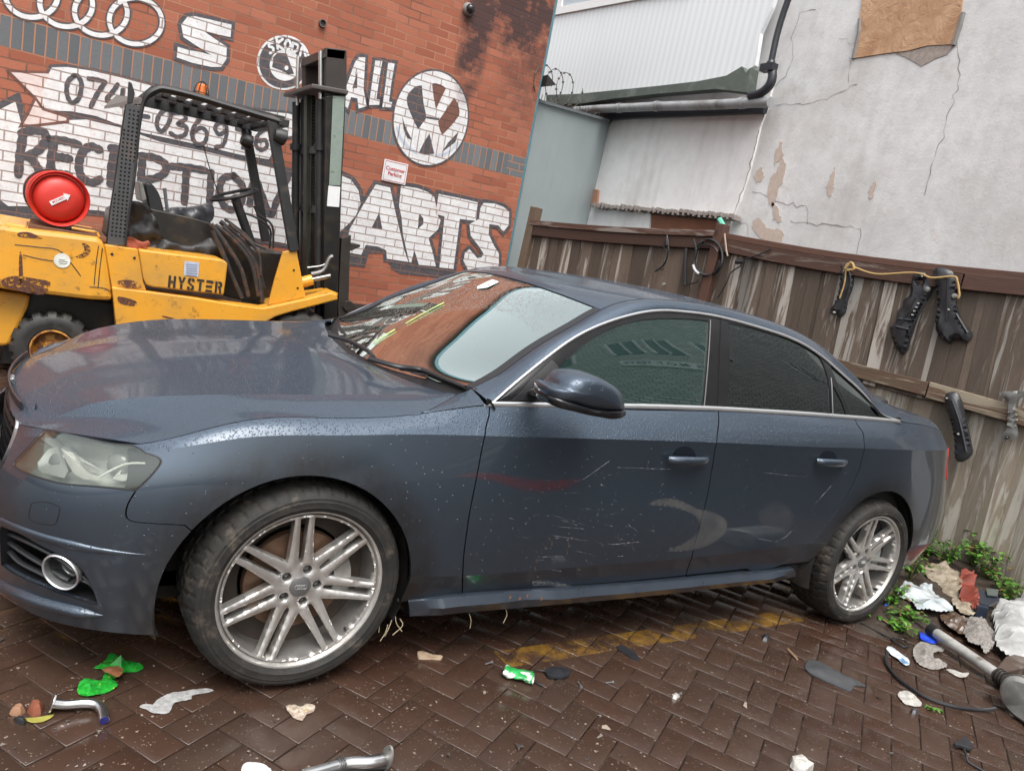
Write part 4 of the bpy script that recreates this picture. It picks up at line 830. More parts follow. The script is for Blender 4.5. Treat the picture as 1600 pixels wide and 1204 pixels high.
def glass(name, tint, rough=.0, beads=0., op=0., oc=(.02, .03, .03), refl=1.7, clear=None):
    t = NT(name); v = t.co(); t.t.nodes.remove(t.b); tr = t.n('BsdfTransparent'); gl = t.n('BsdfGlossy'); gl.inputs['Roughness'].default_value = .015; gl.inputs['Color'].default_value = (.90, 1, .955, 1)
    fr = t.n('Fresnel'); fr.inputs['IOR'].default_value = 1.62
    tr.inputs['Color'].default_value = (*tint, 1); mx = t.n('MixShader')
    if beads:
        vd = t.voro(150, v); vs = t.voro(150, v, out=1); s3 = t.n('SeparateColor'); t.l(vs, s3.inputs[0]); bd = t.math('SUBTRACT', 1., t.math('DIVIDE', vd, t.math('ADD', .18, t.math('MULTIPLY', s3.outputs[0], .34))), clamp=True); bd = t.math('MULTIPLY', t.math('POWER', bd, .5), beads)
        b = t.bump(bd, .7, .002); t.l(b, gl.inputs['Normal']); t.l(b, fr.inputs['Normal'])
    if clear is not None:
        vv = t.n('VectorMath', operation='DISTANCE'); t.l(v, vv.inputs[0]); vv.inputs[1].default_value = clear[0]; mk_ = t.math('GREATER_THAN', vv.outputs['Value'], clear[1])
        b = t.bump(t.math('MULTIPLY', bd, mk_), .5, .0015); t.l(b, gl.inputs['Normal']); t.l(b, fr.inputs['Normal'])
    if op:
        df = t.n('BsdfDiffuse'); df.inputs[0].default_value = (*oc, 1); m2 = t.n('MixShader'); m2.inputs[0].default_value = op; t.l(tr.outputs[0], m2.inputs[1]); t.l(df.outputs[0], m2.inputs[2]); base = m2.outputs[0]
    else: base = tr.outputs[0]
    t.l(t.math('MULTIPLY', fr.outputs[0], refl, clamp=True), mx.inputs[0]); t.l(base, mx.inputs[1]); t.l(gl.outputs[0], mx.inputs[2]); t.l(mx.outputs[0], t.o.inputs[0]); return t.m
MWS = glass('windscreen_glass', (.72, .84, .78)); MWSW = glass('beaded_windscreen_glass', (.72, .84, .78), beads=1., op=.10, oc=(.5, .56, .53)); MSG = glass('green_side_glass', (.28, .44, .40), op=.22, oc=(.045, .11, .10), refl=3.4); MPG = glass('privacy_glass', (.05, .055, .07), beads=.10, op=.15, oc=(.012, .014, .02), refl=2.6); MHG = glass('lamp_lens', (.93, .94, .90), beads=.0, op=.02, oc=(.50, .52, .46))
CAR = empty('saloon_car', (1.4, YC, 0)); tag(CAR, 'dark blue grey four door saloon with silver twin spoke wheels and scraped doors', 'car')
# ---- lower body control net: rows bottom to shoulder, stations from the nose round to the tail
XS = [-.25, .0, .25, .5, 1.0, 1.55, 2.1, 2.5, 2.8, 3.1, 3.38]
def row(front, zs, ws, rear, xs=XS): return front+[(x, w, z) for x, z, w in zip(xs, zs, ws)]+rear
r0 = row([(-.80, 0, .165), (-.79, .25, .165), (-.755, .48, .172), (-.68, .66, .178), (-.56, .79, .192), (-.42, .862, .200)], [.20, .23, .25, .272, .283, .300, .326, .345, .33, .275, .285], [.868, .872, .872, .868, .866, .866, .866, .868, .866, .850, .800], [(3.48, .735, .30), (3.60, .64, .30), (3.735, .48, .30), (3.76, .25, .30), (3.77, 0, .30)])
r1 = row([(-.855, 0, .41), (-.848, .25, .405), (-.81, .48, .39), (-.735, .665, .395), (-.625, .805, .408), (-.46, .876, .425)], [.40, .38, .37, .362, .380, .402, .44, .455, .44, .42, .41], [.905, .910, .911, .911, .913, .913, .910, .909, .906, .893, .850], [(3.55, .78, .40), (3.67, .67, .40), (3.76, .49, .40), (3.80, .25, .40), (3.81, 0, .40)])
r2 = row([(-.865, 0, .50), (-.858, .25, .495), (-.822, .48, .485), (-.748, .662, .495), (-.637, .802, .51), (-.47, .880, .53)], [.55, .55, .54, .54, .545, .555, .565, .58, .58, .57, .56], [.909, .913, .913, .913, .915, .915, .913, .912, .909, .895, .852], [(3.56, .78, .55), (3.68, .67, .55), (3.77, .49, .55), (3.815, .25, .55), (3.825, 0, .55)])
r3 = row([(-.84, 0, .62), (-.835, .25, .61), (-.79, .48, .585), (-.725, .645, .60), (-.622, .782, .628), (-.462, .870, .65)], [.685, .70, .71, .715, .72, .73, .74, .75, .755, .76, .76], [.893, .897, .899, .901, .902, .902, .904, .905, .903, .885, .830], [(3.54, .745, .76), (3.67, .64, .76), (3.765, .47, .76), (3.82, .25, .76), (3.83, 0, .76)])
r4 = row([(-.81, 0, .642), (-.80, .25, .636), (-.765, .46, .628), (-.70, .615, .672), (-.60, .730, .694), (-.475, .835, .715)], [.775, .802, .822, .836, .858, .879, .893, .907, .915, .920, .922], [.872, .879, .883, .890, .898, .902, .903, .903, .899, .872, .795], [(3.51, .705, .92), (3.645, .60, .918), (3.75, .44, .915), (3.81, .25, .91), (3.82, 0, .91)])
r5 = row([(-.805, 0, .658), (-.795, .24, .650), (-.761, .447, .641), (-.695, .605, .680), (-.595, .722, .700), (-.477, .822, .721)], [.795, .823, .846, .866, .893, .920, .940, .955, .963, .966, .958], [.856, .861, .864, .868, .874, .878, .880, .880, .874, .838, .765], [(3.49, .680, .950), (3.63, .57, .945), (3.74, .42, .940), (3.795, .25, .93), (3.80, 0, .93)])
r6 = row([(-.80, 0, .672), (-.79, .22, .664), (-.757, .435, .655), (-.69, .595, .688), (-.59, .712, .705), (-.478, .812, .727)], [.810, .842, .870, .921, .954, .989, .012+1., 1.027, 1.036, 1.030, 1.000], [.832, .836, .836, .829, .828, .828, .828, .828, .824, .795, .735], [(3.47, .655, .985), (3.60, .55, .975), (3.71, .40, .968), (3.77, .22, .958), (3.78, 0, .958)])
BN = Net([r0, r1, r2, r3, r4, r5, r6], crease=[1, 4]); VM = BN.v[-1]; V4 = BN.v[4]
I = lambda px: BN.inv(px)
def top(uv): return np.array([uv[0], VM])
def bot(uv): return np.array([uv[0], 0.])
cDF = cr(I([(766, 640), (757.8, 679), (745.5, 742), (734, 800), (726, 855), (722.8, 900), (722.8, 924)]), 5); cDF[0, 1] = VM; cDF[-1, 1] = 0
cDB = cr(I([(1123.5, 646), (1120, 689.5), (1113, 730), (1106, 770), (1093, 822), (1081.5, 868), (1071, 899)]), 5); cDB[0, 1] = VM; cDB[-1, 1] = 0
cDR = cr(I([(1338, 662), (1348, 676), (1350.6, 697), (1346, 720), (1339, 742), (1320, 779), (1300, 808), (1283, 829), (1256, 857), (1228.5, 877), (1201, 889), (1165, 893)]), 4); cDR[0, 1] = VM; cDR[-1, 1] = 0
# wheel arches: arcs on the surface
def arch(cx, cz, r, a0, a1, n=40):
    out = []
    for a in np.linspace(radians(a0), radians(a1), n): out.append(atY(0, 0, 0)*0+np.array([cx+r*cos(a), .02, cz+r*sin(a)]))
    out = np.array(out); q = []
    for p in out:   # drop each rim point sideways on to the surface
        x = np.array([np.interp(p[0], BN.R[2, :, 0][2:17], BN.u[2:17]), np.interp(p[2], [.2, .42, .56, .74, .87], [BN.v[0], BN.v[1], BN.v[2], BN.v[3], BN.v[4]])])
        for _ in range(14):
            s_ = BN.P(x[:1], x[1:])[0]; f = np.array([s_[0]-p[0], s_[2]-p[2]]); e = 1e-4; a1_ = (BN.P([x[0]+e], [x[1]])[0]-s_)/e; b1_ = (BN.P([x[0]], [x[1]+e])[0]-s_)/e
            J = np.array([[a1_[0], b1_[0]], [a1_[2], b1_[2]]]); st = np.linalg.solve(J, f); x = x-st*min(1, .05/(np.linalg.norm(st)+1e-9)); x[1] = max(x[1], -.06)
        q.append(x)
    return np.array(q)
aF = arch(-.033, .318, .366, 202, -14); aR = arch(2.765, .335, .372, 196, -10)
def cliplow(q):
    q = q.copy(); q[:, 1] = np.maximum(q[:, 1], 0); return q
aF = cliplow(aF); aR = cliplow(aR)
HL = cr(I([(66, 676), (98, 681), (130, 686.5), (170, 693), (207, 700.5)]), 4); HL[:, 1] = VM
iTop0 = np.array([I([(66, 677)])[0][0], VM]); iTop1 = np.array([I([(207, 701)])[0][0], VM])
hr = cr(I([(225, 706), (241, 711), (250, 716), (252, 722), (245, 733), (228, 752), (212, 766)]), 3)
hb = cr(I([(211.7, 766.5), (190, 764.5), (150, 760.5), (99, 756), (56, 745), (26, 732), (20, 725), (28, 714), (45, 696), (62, 679)]), 4)
head = np.vstack([np.array([[u, VM] for u in np.linspace(iTop0[0], iTop1[0], 12)]), hr, hb[1:]])
bw_ = cr(I([(211.7, 766.5), (201, 784), (196.5, 799), (199, 810), (210, 815), (235, 817.5), (262, 819), (303, 821.5)]), 3)
jF = np.argmin(np.abs(aF-bw_[-1]).sum(1)); bw_[-1] = aF[jF]
uspan = lambda a, b, v, n=14: np.array([[u, v] for u in np.linspace(a, b, n)])
fender = np.vstack([hr[::-1][::-1][:1]*0+iTop1[None], uspan(iTop1[0], cDF[0, 0], VM, 20)[1:], cDF[1:], uspan(cDF[-1, 0], aF[-1, 0], 0., 6)[1:-1], aF[jF:][::-1], bw_[::-1][1:], hr[::-1][1:]])
P_f = skin('front_wing', BN, fender, MP, CAR)
gr = I([(29, 664), (20, 690), (12, 712), (2, 732)]); gz = np.vstack([cr(gr, 3), [[gr[-1][0]-.10, gr[-1][1]-.05], [0, gr[-1][1]-.06]]])
intk = cr(I([(2, 822), (35, 836), (80, 860), (115, 878), (136, 902), (151, 938), (146, 944), (105, 931), (52, 910), (2, 882)]), 4); 
bump_ = np.vstack([aF[:jF+1], bw_[::-1][1:], hb[1:], uspan(iTop0[0], gr[0][0], VM, 5)[:], gz[1:], [[0, 0]], uspan(0, aF[0, 0], 0., 20)[1:]])
P_b = skin('front_bumper', BN, bump_, MP, CAR, holes=[intk], gap=.0015)
P_d = skin('front_door', BN, np.vstack([uspan(cDF[0, 0], cDB[0, 0], VM, 20), cDB[1:], uspan(cDB[-1, 0], cDF[-1, 0], 0., 20)[1:], cDF[::-1][1:]]), MP, CAR)
P_d['label'] = 'front door with silver scratches, rust nicks and a painted pale reflection arc'
P_r = skin('rear_door', BN, np.vstack([uspan(cDB[0, 0], cDR[0, 0], VM, 20), cDR[1:], uspan(cDR[-1, 0], cDB[-1, 0], 0., 12)[1:], cDB[::-1][1:]]), MP, CAR)
P_q = skin('rear_quarter_panel', BN, np.vstack([uspan(cDR[0, 0], BN.u[-1], VM, 40), [[BN.u[-1], 0]], uspan(BN.u[-1], aR[-1, 0], 0, 30)[1:], aR[::-1][1:], uspan(aR[0, 0], cDR[-1, 0], 0, 12)[1:], cDR[::-1][1:]]), MP, CAR)
for p in (P_f, P_b, P_d, P_r, P_q): mirror(p)
# dark inner skin behind the gaps, wheel housings and floor
U, V = np.meshgrid(np.linspace(0, BN.u[-1], 150), np.linspace(0, VM, 24)); p = BN.P(U.ravel(), V.ravel()); n_ = BN.N(U.ravel(), V.ravel()); 
n_ *= np.sign((n_*(p-np.array([1.4, YC, .6]))).sum(1))[:, None]; pi_ = p-n_*.022; F = []
for j in range(23):
    for i in range(149):
        k = [j*150+i, j*150+i+1, (j+1)*150+i+1, (j+1)*150+i]; c = pi_[k].mean(0)
        if (c[0]+.033)**2+(c[2]-.318)**2 < .40**2 or (c[0]-2.765)**2+(c[2]-.335)**2 < .405**2: continue
        if c[0] < -.5 and (c[2] < .45 or (.55 < c[2] and True)): continue
        F.append(tuple(k))
inn = mk('inner_body', pi_, F, MVD, CAR, False); mirror(inn)
m = MB(); m.box((-.42, .34, .16), (3.2, 2*YC-.34, .25)); m.box((.42, .09, .225), (2.25, 2*YC-.09, .30)); m.box((.42, .30, .14), (2.30, 2*YC-.30, .23)); m.box((-.60, .5, .25), (-.55, 2*YC-.5, .62)); m.box((.42, .30, .25), (.46, 2*YC-.30, .90)); m.box((3.3, .2, .25), (3.4, 2*YC-.2, 1.0)); m.box((-.5, .36, .60), (.42, 2*YC-.36, .66))
for cx, cz in ((-.033, .318), (2.765, .335)):
    for s0, s1 in ((.035, .34), (2*YC-.035, 2*YC-.34)):
        A_ = np.linspace(radians(-20), radians(200), 26); V = [(cx+r_*cos(a), y, cz+r_*sin(a)) for y, r_ in ((s0, .372), (s0+(s1-s0)*.1, .385), (s1, .385)) for a in A_]; F = [(k*26+i, k*26+i+1, k*26+27+i, k*26+26+i) for k in (0, 1) for i in range(25)]; m.add(V, F)
        m.add([(cx+.385*cos(a), s1, max(.2, cz+.385*sin(a))) for a in np.linspace(0, 2*pi, 30, endpoint=False)], [tuple(range(30))])
m.build('underbody', simple('underseal', (.012, .011, .010), .8, var=.5, dirt=(.06, .045, .035)), CAR, True)
# ---- side skirt
sk = [(638, 938), (680, 933), (722, 928), (830, 921), (900, 917), (1000, 910), (1100, 901), (1165, 895), (1200, 893), (1240, 888)]
T0 = np.array([atY(u, v, .035) for u, v in sk]); bl = [(640, 962), (680, 958), (722, 953), (830, 944), (900, 938), (1000, 929), (1100, 918), (1165, 911), (1210, 906), (1243, 900)]; T1 = np.array([atY(u, v, .055) for u, v in bl])
a = cr(T0, 5); b = cr(T1, 5); k = len(a); dn = np.array([0, 1., 0]); mid = (a*.55+b*.45); tp = np.clip(np.minimum(np.arange(k), k-1-np.arange(k))/6., .15, 1)[:, None]; dent = (.010*np.exp(-((a[:, 0]-.80)/.07)**2)-.006*np.exp(-((a[:, 0]-.95)/.05)**2))[:, None]
L = [a+dn*.03, a, a-dn*.008*tp+dent*dn+[0, 0, -.003], mid-dn*.030*tp+dent*dn, b-dn*.016*tp, b+dn*.06]; V = np.vstack(L); F = [(j*k+i, (j+1)*k+i, (j+1)*k+i+1, j*k+i+1) for j in range(5) for i in range(k-1)]
mskirt = simple('scraped_skirt_paint', (.050, .064, .085), .3, .4, var=.25, dirt=(.05, .04, .035), dsc=5, dcut=(.60, .66), coat=.8)
sko = mk('side_skirt', V, F, mskirt, CAR); sko.data.set_sharp_from_angle(angle=radians(28)); mirror(sko)
tt = atY(800, 935, .02)
m = MB()
for u, v, L_ in ((797, 932, 10), (812, 934, 9), (846, 935, 8), (824, 930, 6)):
    c = atY(u, v, .003); m.add([c+[-.003, 0, -.006], c+[.004, 0, -.007], c+[.005, .0, .004], c+[-.002, 0, .006]], [(0, 1, 2, 3)])
m.build('rust_patch', simple('fresh_rust', (.20, .085, .035), .9, var=.5, sc=60), CAR)
# ---- bonnet
def _yw(u, v, y): q = atY(u, v, y); return (q[0], YC-q[1], q[2])
_u = np.linspace(BN.u[0], BN.u[5], 300); _P = BN.P(_u, np.full(300, VM)); _w = YC-_P[:, 1]
def fe(w): return (float(np.interp(w, _w, _P[:, 0])), w, float(np.interp(w, _w, _P[:, 2])))
b0 = [(-.482, .809, .727), (-.36, .826, .785), (-.25, .831, .811), (-.07, .836, .838), (.14, .836, .860), (.30, .828, .882), (.465, .725, .927)]
b2 = [fe(.475), _yw(92, 650, .42), _yw(160, 627, .36), _yw(300, 617, .27), _yw(440, 616, .235), _yw(600, 616, .22), (.440, .68, .920)]
b1 = [fe(.65)]+[tuple(.5*np.array(a)+.5*np.array(b)+np.array([0, 0, .003])) for a, b in zip(b0[1:], b2[1:])]
b3 = [fe(.33)]+[(x, w, z) for x, w, z in ((-.735, .32, .698), (-.60, .33, .757), (-.36, .38, .828), (-.06, .40, .874), (.19, .42, .902), (.385, .43, .907))]
b4 = [fe(.16)]+[(x, .18, z) for x, z in ((-.755, .700), (-.61, .764), (-.36, .836), (-.06, .885), (.17, .911), (.350, .903))]
b5 = [fe(.0)]+[(x, 0, z) for x, z in ((-.760, .702), (-.61, .766), (-.36, .838), (-.06, .887), (.16, .913), (.335, .900))]
bon = [b0, b1, b2, b3, b4, b5]
_t = np.arange(7.); _M = natM(_t); _q = np.linspace(0, 6, 19); bon = [basis(_t, _M, _q) @ np.array(r, float) for r in bon]
_u = np.linspace(BN.u[5], BN.u[9]+.02, 400); _P = BN.P(_u, np.full(400, VM)); _k = _q < 5.2
_P6 = _P.copy()
for i in range(19):
    if _k[i]: bon[0][i] = [bon[0][i][0], YC-np.interp(bon[0][i][0], _P[:, 0], _P[:, 1]), np.interp(bon[0][i][0], _P[:, 0], _P[:, 2])]
HN = Net(bon, crease=[2])
def gridskin(name, net, u0, u1, v0, v1, nu, nv, mat, par, both=True, off=0., depth=.012, vk=None):
    """a panel over a rectangle of a net, both sides of the car in one sheet"""
    us = np.linspace(u0, u1, nu); cols = []; 
    vs = [v for v in np.linspace(v0, v1, nv)]; items = [(v, None) for v in vs if all(abs(v-c) > 1e-3 for c in net.cv)]+[(c, g) for i, c in enumerate(net.cv) for g in (i, i+1) if v0 <= c <= v1]
    items.sort(key=lambda q: (q[0], q[1] if q[1] is not None else 0)); P = []; N = []
    for v, g in items:
        sgm = None if g is None else np.full(nu, g); P.append(net.P(us, np.full(nu, v), sgm)); N.append(net.N(us, np.full(nu, v), sgm))
    P = np.array(P); N = np.array(N); N *= np.sign((N[..., 2]).sum()) 
    if both:
        Q = P[:-1][::-1].copy(); Q[..., 1] = 2*YC-Q[..., 1]; M_ = N[:-1][::-1].copy(); M_[..., 1] *= -1; N[-1][:, 1] = 0; N[-1] /= np.linalg.norm(N[-1], axis=1)[:, None]; P = np.vstack([P, Q]); N = np.vstack([N, M_])
    P = P+N*off; nv2 = len(P); F = [(j*nu+i, j*nu+i+1, (j+1)*nu+i+1, (j+1)*nu+i) for j in range(nv2-1) for i in range(nu-1) if np.abs(P[j, i]-P[j+1, i]).sum() > 1e-7]
    a, b, c = P[nv2//3, nu//2], P[nv2//3, nu//2+1], P[nv2//3+1, nu//2]
    if np.cross(b-a, c-a) @ N[nv2//3, nu//2] < 0: F = [f[::-1] for f in F]
    V = P.reshape(-1, 3); NN = N.reshape(-1, 3); PV = [V]; NV = [NN]; n = len(V); ctr = V.mean(0)
    bd = [j*nu for j in range(nv2)]+[(nv2-1)*nu+i for i in range(1, nu)]+[j*nu+nu-1 for j in range(nv2-2, -1, -1)]+[i for i in range(nu-2, 0, -1)]
    for a_, b_ in zip(bd, bd[1:]+bd[:1]):
        pa, pb = V[a_], V[b_]; t_ = pb-pa; l_ = np.linalg.norm(t_)
        if l_ < 1e-7: continue
        o1 = np.cross(t_/l_, NN[a_]); o1 *= np.sign(o1 @ (pa-ctr)) or 1; PV.append([pa, pb, pb-NN[b_]*depth, pa-NN[a_]*depth]); NV.append([o1]*4); F.append((n, n+1, n+2, n+3)); n += 4
    return mk(name, np.vstack(PV), F, mat, par, True, np.vstack(NV))
gridskin('bonnet', HN, HN.u[0]+.002, HN.u[-1], .002, HN.v[-1], 60, 34, MP, CAR)
_x = np.linspace(.27, .53, 14); _A = np.array([[np.interp(x, _P6[:, 0], _P6[:, k]) for k in range(3)] for x in _x]); _hr = HN.P(np.linspace(HN.u[0], HN.u[-1], 300), np.zeros(300)); _B = np.array([[np.interp(min(x, .462), _hr[:, 0], _hr[:, k]) for k in range(3)]+[0] for x in _x])[:, :3]; _B[:, 1] -= .002
for i, x in enumerate(_x):
    if x > .462: f = (x-.462)/.07; _B[i] = _B[i]*(1-f)+np.array([.515, .182, .952])*f
_mid = (_A+_B)/2+np.array([0, 0, .004]); wc = mk('scuttle_corner', np.vstack([_A, _mid, _B]), [(j*14+i, j*14+i+1, j*14+15+i, j*14+14+i) for j in (0, 1) for i in range(13)], MP, CAR); mirror(wc)
# ---- cabin: belt, window top, pillar edge, centre line
ZB = lambda x: np.interp(x, [.45, .54, .89, 1.21, 1.58, 2.09, 2.74, 2.9], [.918, .926, .946, .969, .991, 1.012, 1.035, 1.036])
def glassY(px):
    """point of the leaning window plane seen at px"""
    Y = .15
    for _ in range(20):
        p = atY(*px, Y); Y = .087+.50*max(0, p[2]-ZB(p[0]))
    return atY(*px, Y)
def w3(p): return (p[0], YC-p[1], p[2])
upx = [(768, 631), (790, 611), (820, 585.5), (848, 562.8), (898.6, 526), (932, 509), (964.5, 497), (1022.6, 484.5), (1066, 485.5), (1109.7, 491), (1182.8, 509.4), (1242, 530), (1283, 555), (1320, 587), (1356.5, 623.7), (1377, 647), (1386, 656)]
Ur = [w3(glassY(p)) for p in upx]; Ur[-1] = (2.838, .825, float(ZB(2.838))+.004)
xb = [.525, .56, .62, .69, .84, .95, 1.05, 1.22, 1.38, 1.53, 1.82, 2.08, 2.30, 2.50, 2.68, 2.79, 2.822]
Br = [(x, .826, float(ZB(x))) for x in xb]
epx = [(738, 606, .185), (763, 594, .20), (790, 578, .213), (818, 557, .23), (865, 526, .262), (900, 506, .285), (938, 484, .308)]
Er = [w3(atY(u, v, y)) for u, v, y in epx]+[(1.27, .590, 1.358), (1.42, .585, 1.377), (1.56, .582, 1.386), (1.88, .578, 1.387), (2.16, .560, 1.368), (2.40, .540, 1.332), (2.62, .530, 1.268), (2.84, .535, 1.180), (2.99, .55, 1.115), (3.08, .57, 1.085)]
Cr = [(.375, 0, .895), (.425, 0, .935), (.485, 0, .985), (.56, 0, 1.043), (.72, 0, 1.160), (.85, 0, 1.246), (.985, 0, 1.325), (1.25, 0, 1.368), (1.42, 0, 1.390), (1.58, 0, 1.403), (1.90, 0, 1.410), (2.18, 0, 1.392), (2.44, 0, 1.352), (2.68, 0, 1.275), (2.92, 0, 1.180), (3.08, 0, 1.108), (3.17, 0, 1.078)]
mid_ = [(.5*(a[0]+b[0]), .5*(a[1]+b[1])+.010, .5*(a[2]+b[2])) for a, b in zip(Br, Ur)]
GN = Net([Br, mid_, Ur])
# pillar strip and, behind the glass, the rear shoulder down to the boot corner
_u = np.linspace(BN.u[13], BN.u[-1], 500); _P = BN.P(_u, np.full(500, VM)); tailU = []; tailE = []; tailC = []
_xs = [2.838, 2.98, 3.10, 3.38, 3.47, 3.60, 3.71, 3.77, 3.78]; _E = np.array([Er[-1], (3.15, .585, 1.066), (3.22, .600, 1.055), (3.38, .610, 1.045), (3.48, .57, 1.032), (3.58, .48, 1.022), (3.67, .35, 1.010), (3.72, .2, .998), (3.75, 0, .998)]); _C = np.array([Cr[-1], (3.235, 0, 1.066), (3.30, 0, 1.062), (3.46, 0, 1.055), (3.58, 0, 1.045), (3.64, 0, 1.035), (3.68, 0, 1.025), (3.70, 0, 1.015), (3.72, 0, 1.010)])
for x_ in (2.89, 2.95, 3.02, 3.10, 3.19, 3.28, 3.38, 3.47, 3.54, 3.60, 3.66, 3.71, 3.75, 3.77, 3.78):
    uu_ = np.interp(x_, _P[:, 0], _u) if x_ < 3.78 else BN.u[-1]; p_ = BN.P([uu_], [VM])[0]; tailU.append((p_[0], YC-p_[1]-.0015, p_[2]-.001)); tailE.append(tuple(np.interp(x_, _xs, _E[:, k]) for k in range(3))); tailC.append(tuple(np.interp(x_, _xs, _C[:, k]) for k in range(3)))
Ux = Ur+tailU; Ex = Er+tailE; Cx = Cr+tailC
mUE = [(.5*(a[0]+b[0]), .5*(a[1]+b[1])+(.010 if i < 17 else .002), .5*(a[2]+b[2])+(.012*min(1, i/4) if i < 17 else .010)) for i, (a, b) in enumerate(zip(Ux, Ex))]
PN = Net([Ux, mUE, Ex])
def crown(e, c, q, p=2.0): r = 1-q; return (c[0]+(e[0]-c[0])*r**2.2, e[1]*r, c[2]+(e[2]-c[2])*r**p)
TN = Net([Ex]+[[crown(e, c, q) for e, c in zip(Ex, Cx)] for q in (.12, .3, .5, .75, 1.)])
ub = lambda net, k: net.u[k]
gridskin('pillar_frame', PN, PN.u[0], PN.u[-1], PN.v[0], PN.v[-1], 170, 8, MP, CAR, both=False, depth=.02)
mirror(bpy.data.objects['pillar_frame'])
hdr = TN.u[6]; bk0 = TN.u[12]; bk1 = TN.u[16]; bt1 = TN.u[-1]
_q = TN.inv([(640, 586), (816, 488)]); _p = TN.P(_q[:, 0], _q[:, 1]);  MWSB = glass('rain_beaded_windscreen', (.70, .84, .78), beads=1., op=.08, oc=(.4, .5, .46), refl=5.5, clear=(tuple(_p[0]-np.array([1.4, YC, 0])), float(np.linalg.norm(_p[1]-_p[0])*.93)))
WSO = gridskin('windscreen', TN, TN.u[0]+.01, hdr-.004, .012, TN.v[-1], 50, 26, MWSB, CAR, off=-.002)
gridskin('roof', TN, hdr+.002, bk0-.004, .001, TN.v[-1], 60, 26, MP, CAR, off=.001)
gridskin('rear_window', TN, bk0+.006, bk1-.01, .012, TN.v[-1], 40, 24, MPG, CAR, off=-.002)
gridskin('boot_lid', TN, bk1+.004, bt1, .001, TN.v[-1], 40, 26, MP, CAR, off=.001)
m = MB()
# black surround of the windscreen
us = np.linspace(TN.u[0], hdr, 40); e0 = TN.P(us, np.full(40, .001)); e1 = TN.P(us, np.full(40, .028)); nn = TN.N(us, np.full(40, .01)); nn *= np.sign(nn[:, 2].sum()); 
for my in (0, 1):
    m = MB(); A_ = e0.copy()+nn*.001; B_ = e1.copy()+nn*.0005
    if my: A_[:, 1] = 2*YC-A_[:, 1]; B_[:, 1] = 2*YC-B_[:, 1]
    m.add(np.vstack([A_, B_]), [(i, i+1, i+41, i+40) for i in range(39)]); m.build('windscreen_seal', MBK, CAR, True)
m = MB(); us = np.linspace(bk0-.002, bk1+.004, 40); e0 = TN.P(us, np.full(40, .0005)); e1 = TN.P(us, np.full(40, .02)); m.add(np.vstack([e0, e1]), [(i, i+1, i+41, i+40) for i in range(39)]); m.build('rear_window_seal', MBK, CAR, True); m = MB(); e0 = e0.copy(); e1 = e1.copy(); e0[:, 1] = 2*YC-e0[:, 1]; e1[:, 1] = 2*YC-e1[:, 1]; m.add(np.vstack([e0, e1]), [(i, i+1, i+41, i+40) for i in range(39)]); m.build('rear_window_seal', MBK, CAR, True)
# ---- side glass in a black frame
J = lambda px: GN.inv(px)
vg = GN.v[-1]
fg = cr(J([(868, 632), (871, 600), (875, 574), (885, 562)]), 3); ft = J([(885, 562), (905, 544), (930, 526), (962, 510), (1000, 500), (1040, 497), (1075, 497.5), (1108, 501)]); fb = J([(1108, 501), (1105, 560), (1098, 635)]); fl = J([(1098, 635), (1000, 633), (930, 632), (868, 632)])
FG = np.vstack([fg, cr(ft, 3)[1:], cr(fb, 3)[1:], fl[1:-1]])
RG = np.vstack([cr(J([(1139, 504), (1180, 513), (1228, 528), (1268, 544), (1284, 561), (1292, 580), (1297, 601), (1300, 648)]), 3), J([(1220, 644), (1137, 639)])]); RG = RG[:-1] if False else RG
TG = np.vstack([J([(1302, 600), (1316, 626), (1324, 650), (1303, 648)])])
QG = np.vstack([cr(J([(1296, 566), (1322, 590), (1350, 618), (1372, 640), (1379, 651)]), 3), J([(1360, 652.5), (1332, 651), (1316, 615)])])
# outer frame region = whole side light opening
fr_loop = np.vstack([uspan(GN.u[0]+.004, GN.u[-1], .001, 40), uspan(GN.u[-1], GN.u[0]+.004, vg-.001, 40)])
MFR = simple('window_frame_black', (.014, .014, .015), .22, var=.3)
fr_o = skin('window_frame', GN, fr_loop, MFR, CAR, holes=[FG, RG, TG, QG], gap=0, st=.035, off=-.003, depth=.018)
g1 = skin('front_window', GN, FG, MSG, CAR, gap=-.004, depth=.001, off=-.008, st=.05); g2 = skin('rear_door_window', GN, RG, MPG, CAR, gap=-.004, depth=.001, off=-.007, st=.05); g3 = skin('quarter_glass', GN, TG, MPG, CAR, gap=-.003, depth=.001, off=-.007, st=.05); g4 = skin('quarter_glass', GN, QG, MPG, CAR, gap=-.003, depth=.001, off=-.007, st=.05)
for o in (fr_o, g1, g2, g3, g4): mirror(o)
def strip(name, net, uvs, w, mat, par, out=.006, n_=8, m=None, taper=0):
    P = net.P(uvs[:, 0], uvs[:, 1]); N = net.N(uvs[:, 0], uvs[:, 1]); N *= np.sign(-N[:, 1].sum()) or 1
    mm = m or MB(); k = len(P); T = np.gradient(P, axis=0); T /= np.linalg.norm(T, axis=1)[:, None]+1e-9; B = np.cross(T, N); B /= np.linalg.norm(B, axis=1)[:, None]; tp_ = np.clip((k-1-np.arange(k))/max(taper, 1), .05, 1)[:, None] if taper else 1.; L = [P+N*out*h*tp_+B*w*.5*s_*(tp_ if taper else 1) for s_, h in ((-1, 0), (-.9, .55), (-.45, .95), (0, 1.05), (.45, .95), (.9, .55), (1, 0))]
    q = len(L); mm.add(np.vstack(L), [(j*k+i, j*k+i+1, (j+1)*k+i+1, (j+1)*k+i) for j in range(q-1) for i in range(k-1)])
    return mm if m is not None else mm.build(name, mat, par, True, autos=False)
uu = np.linspace(GN.u[0], GN.u[-1]-.005, 120); c1 = strip('chrome_trim', GN, np.c_[uu, np.full(120, vg-.002)], .0115, MCH, CAR, .005); mirror(c1)
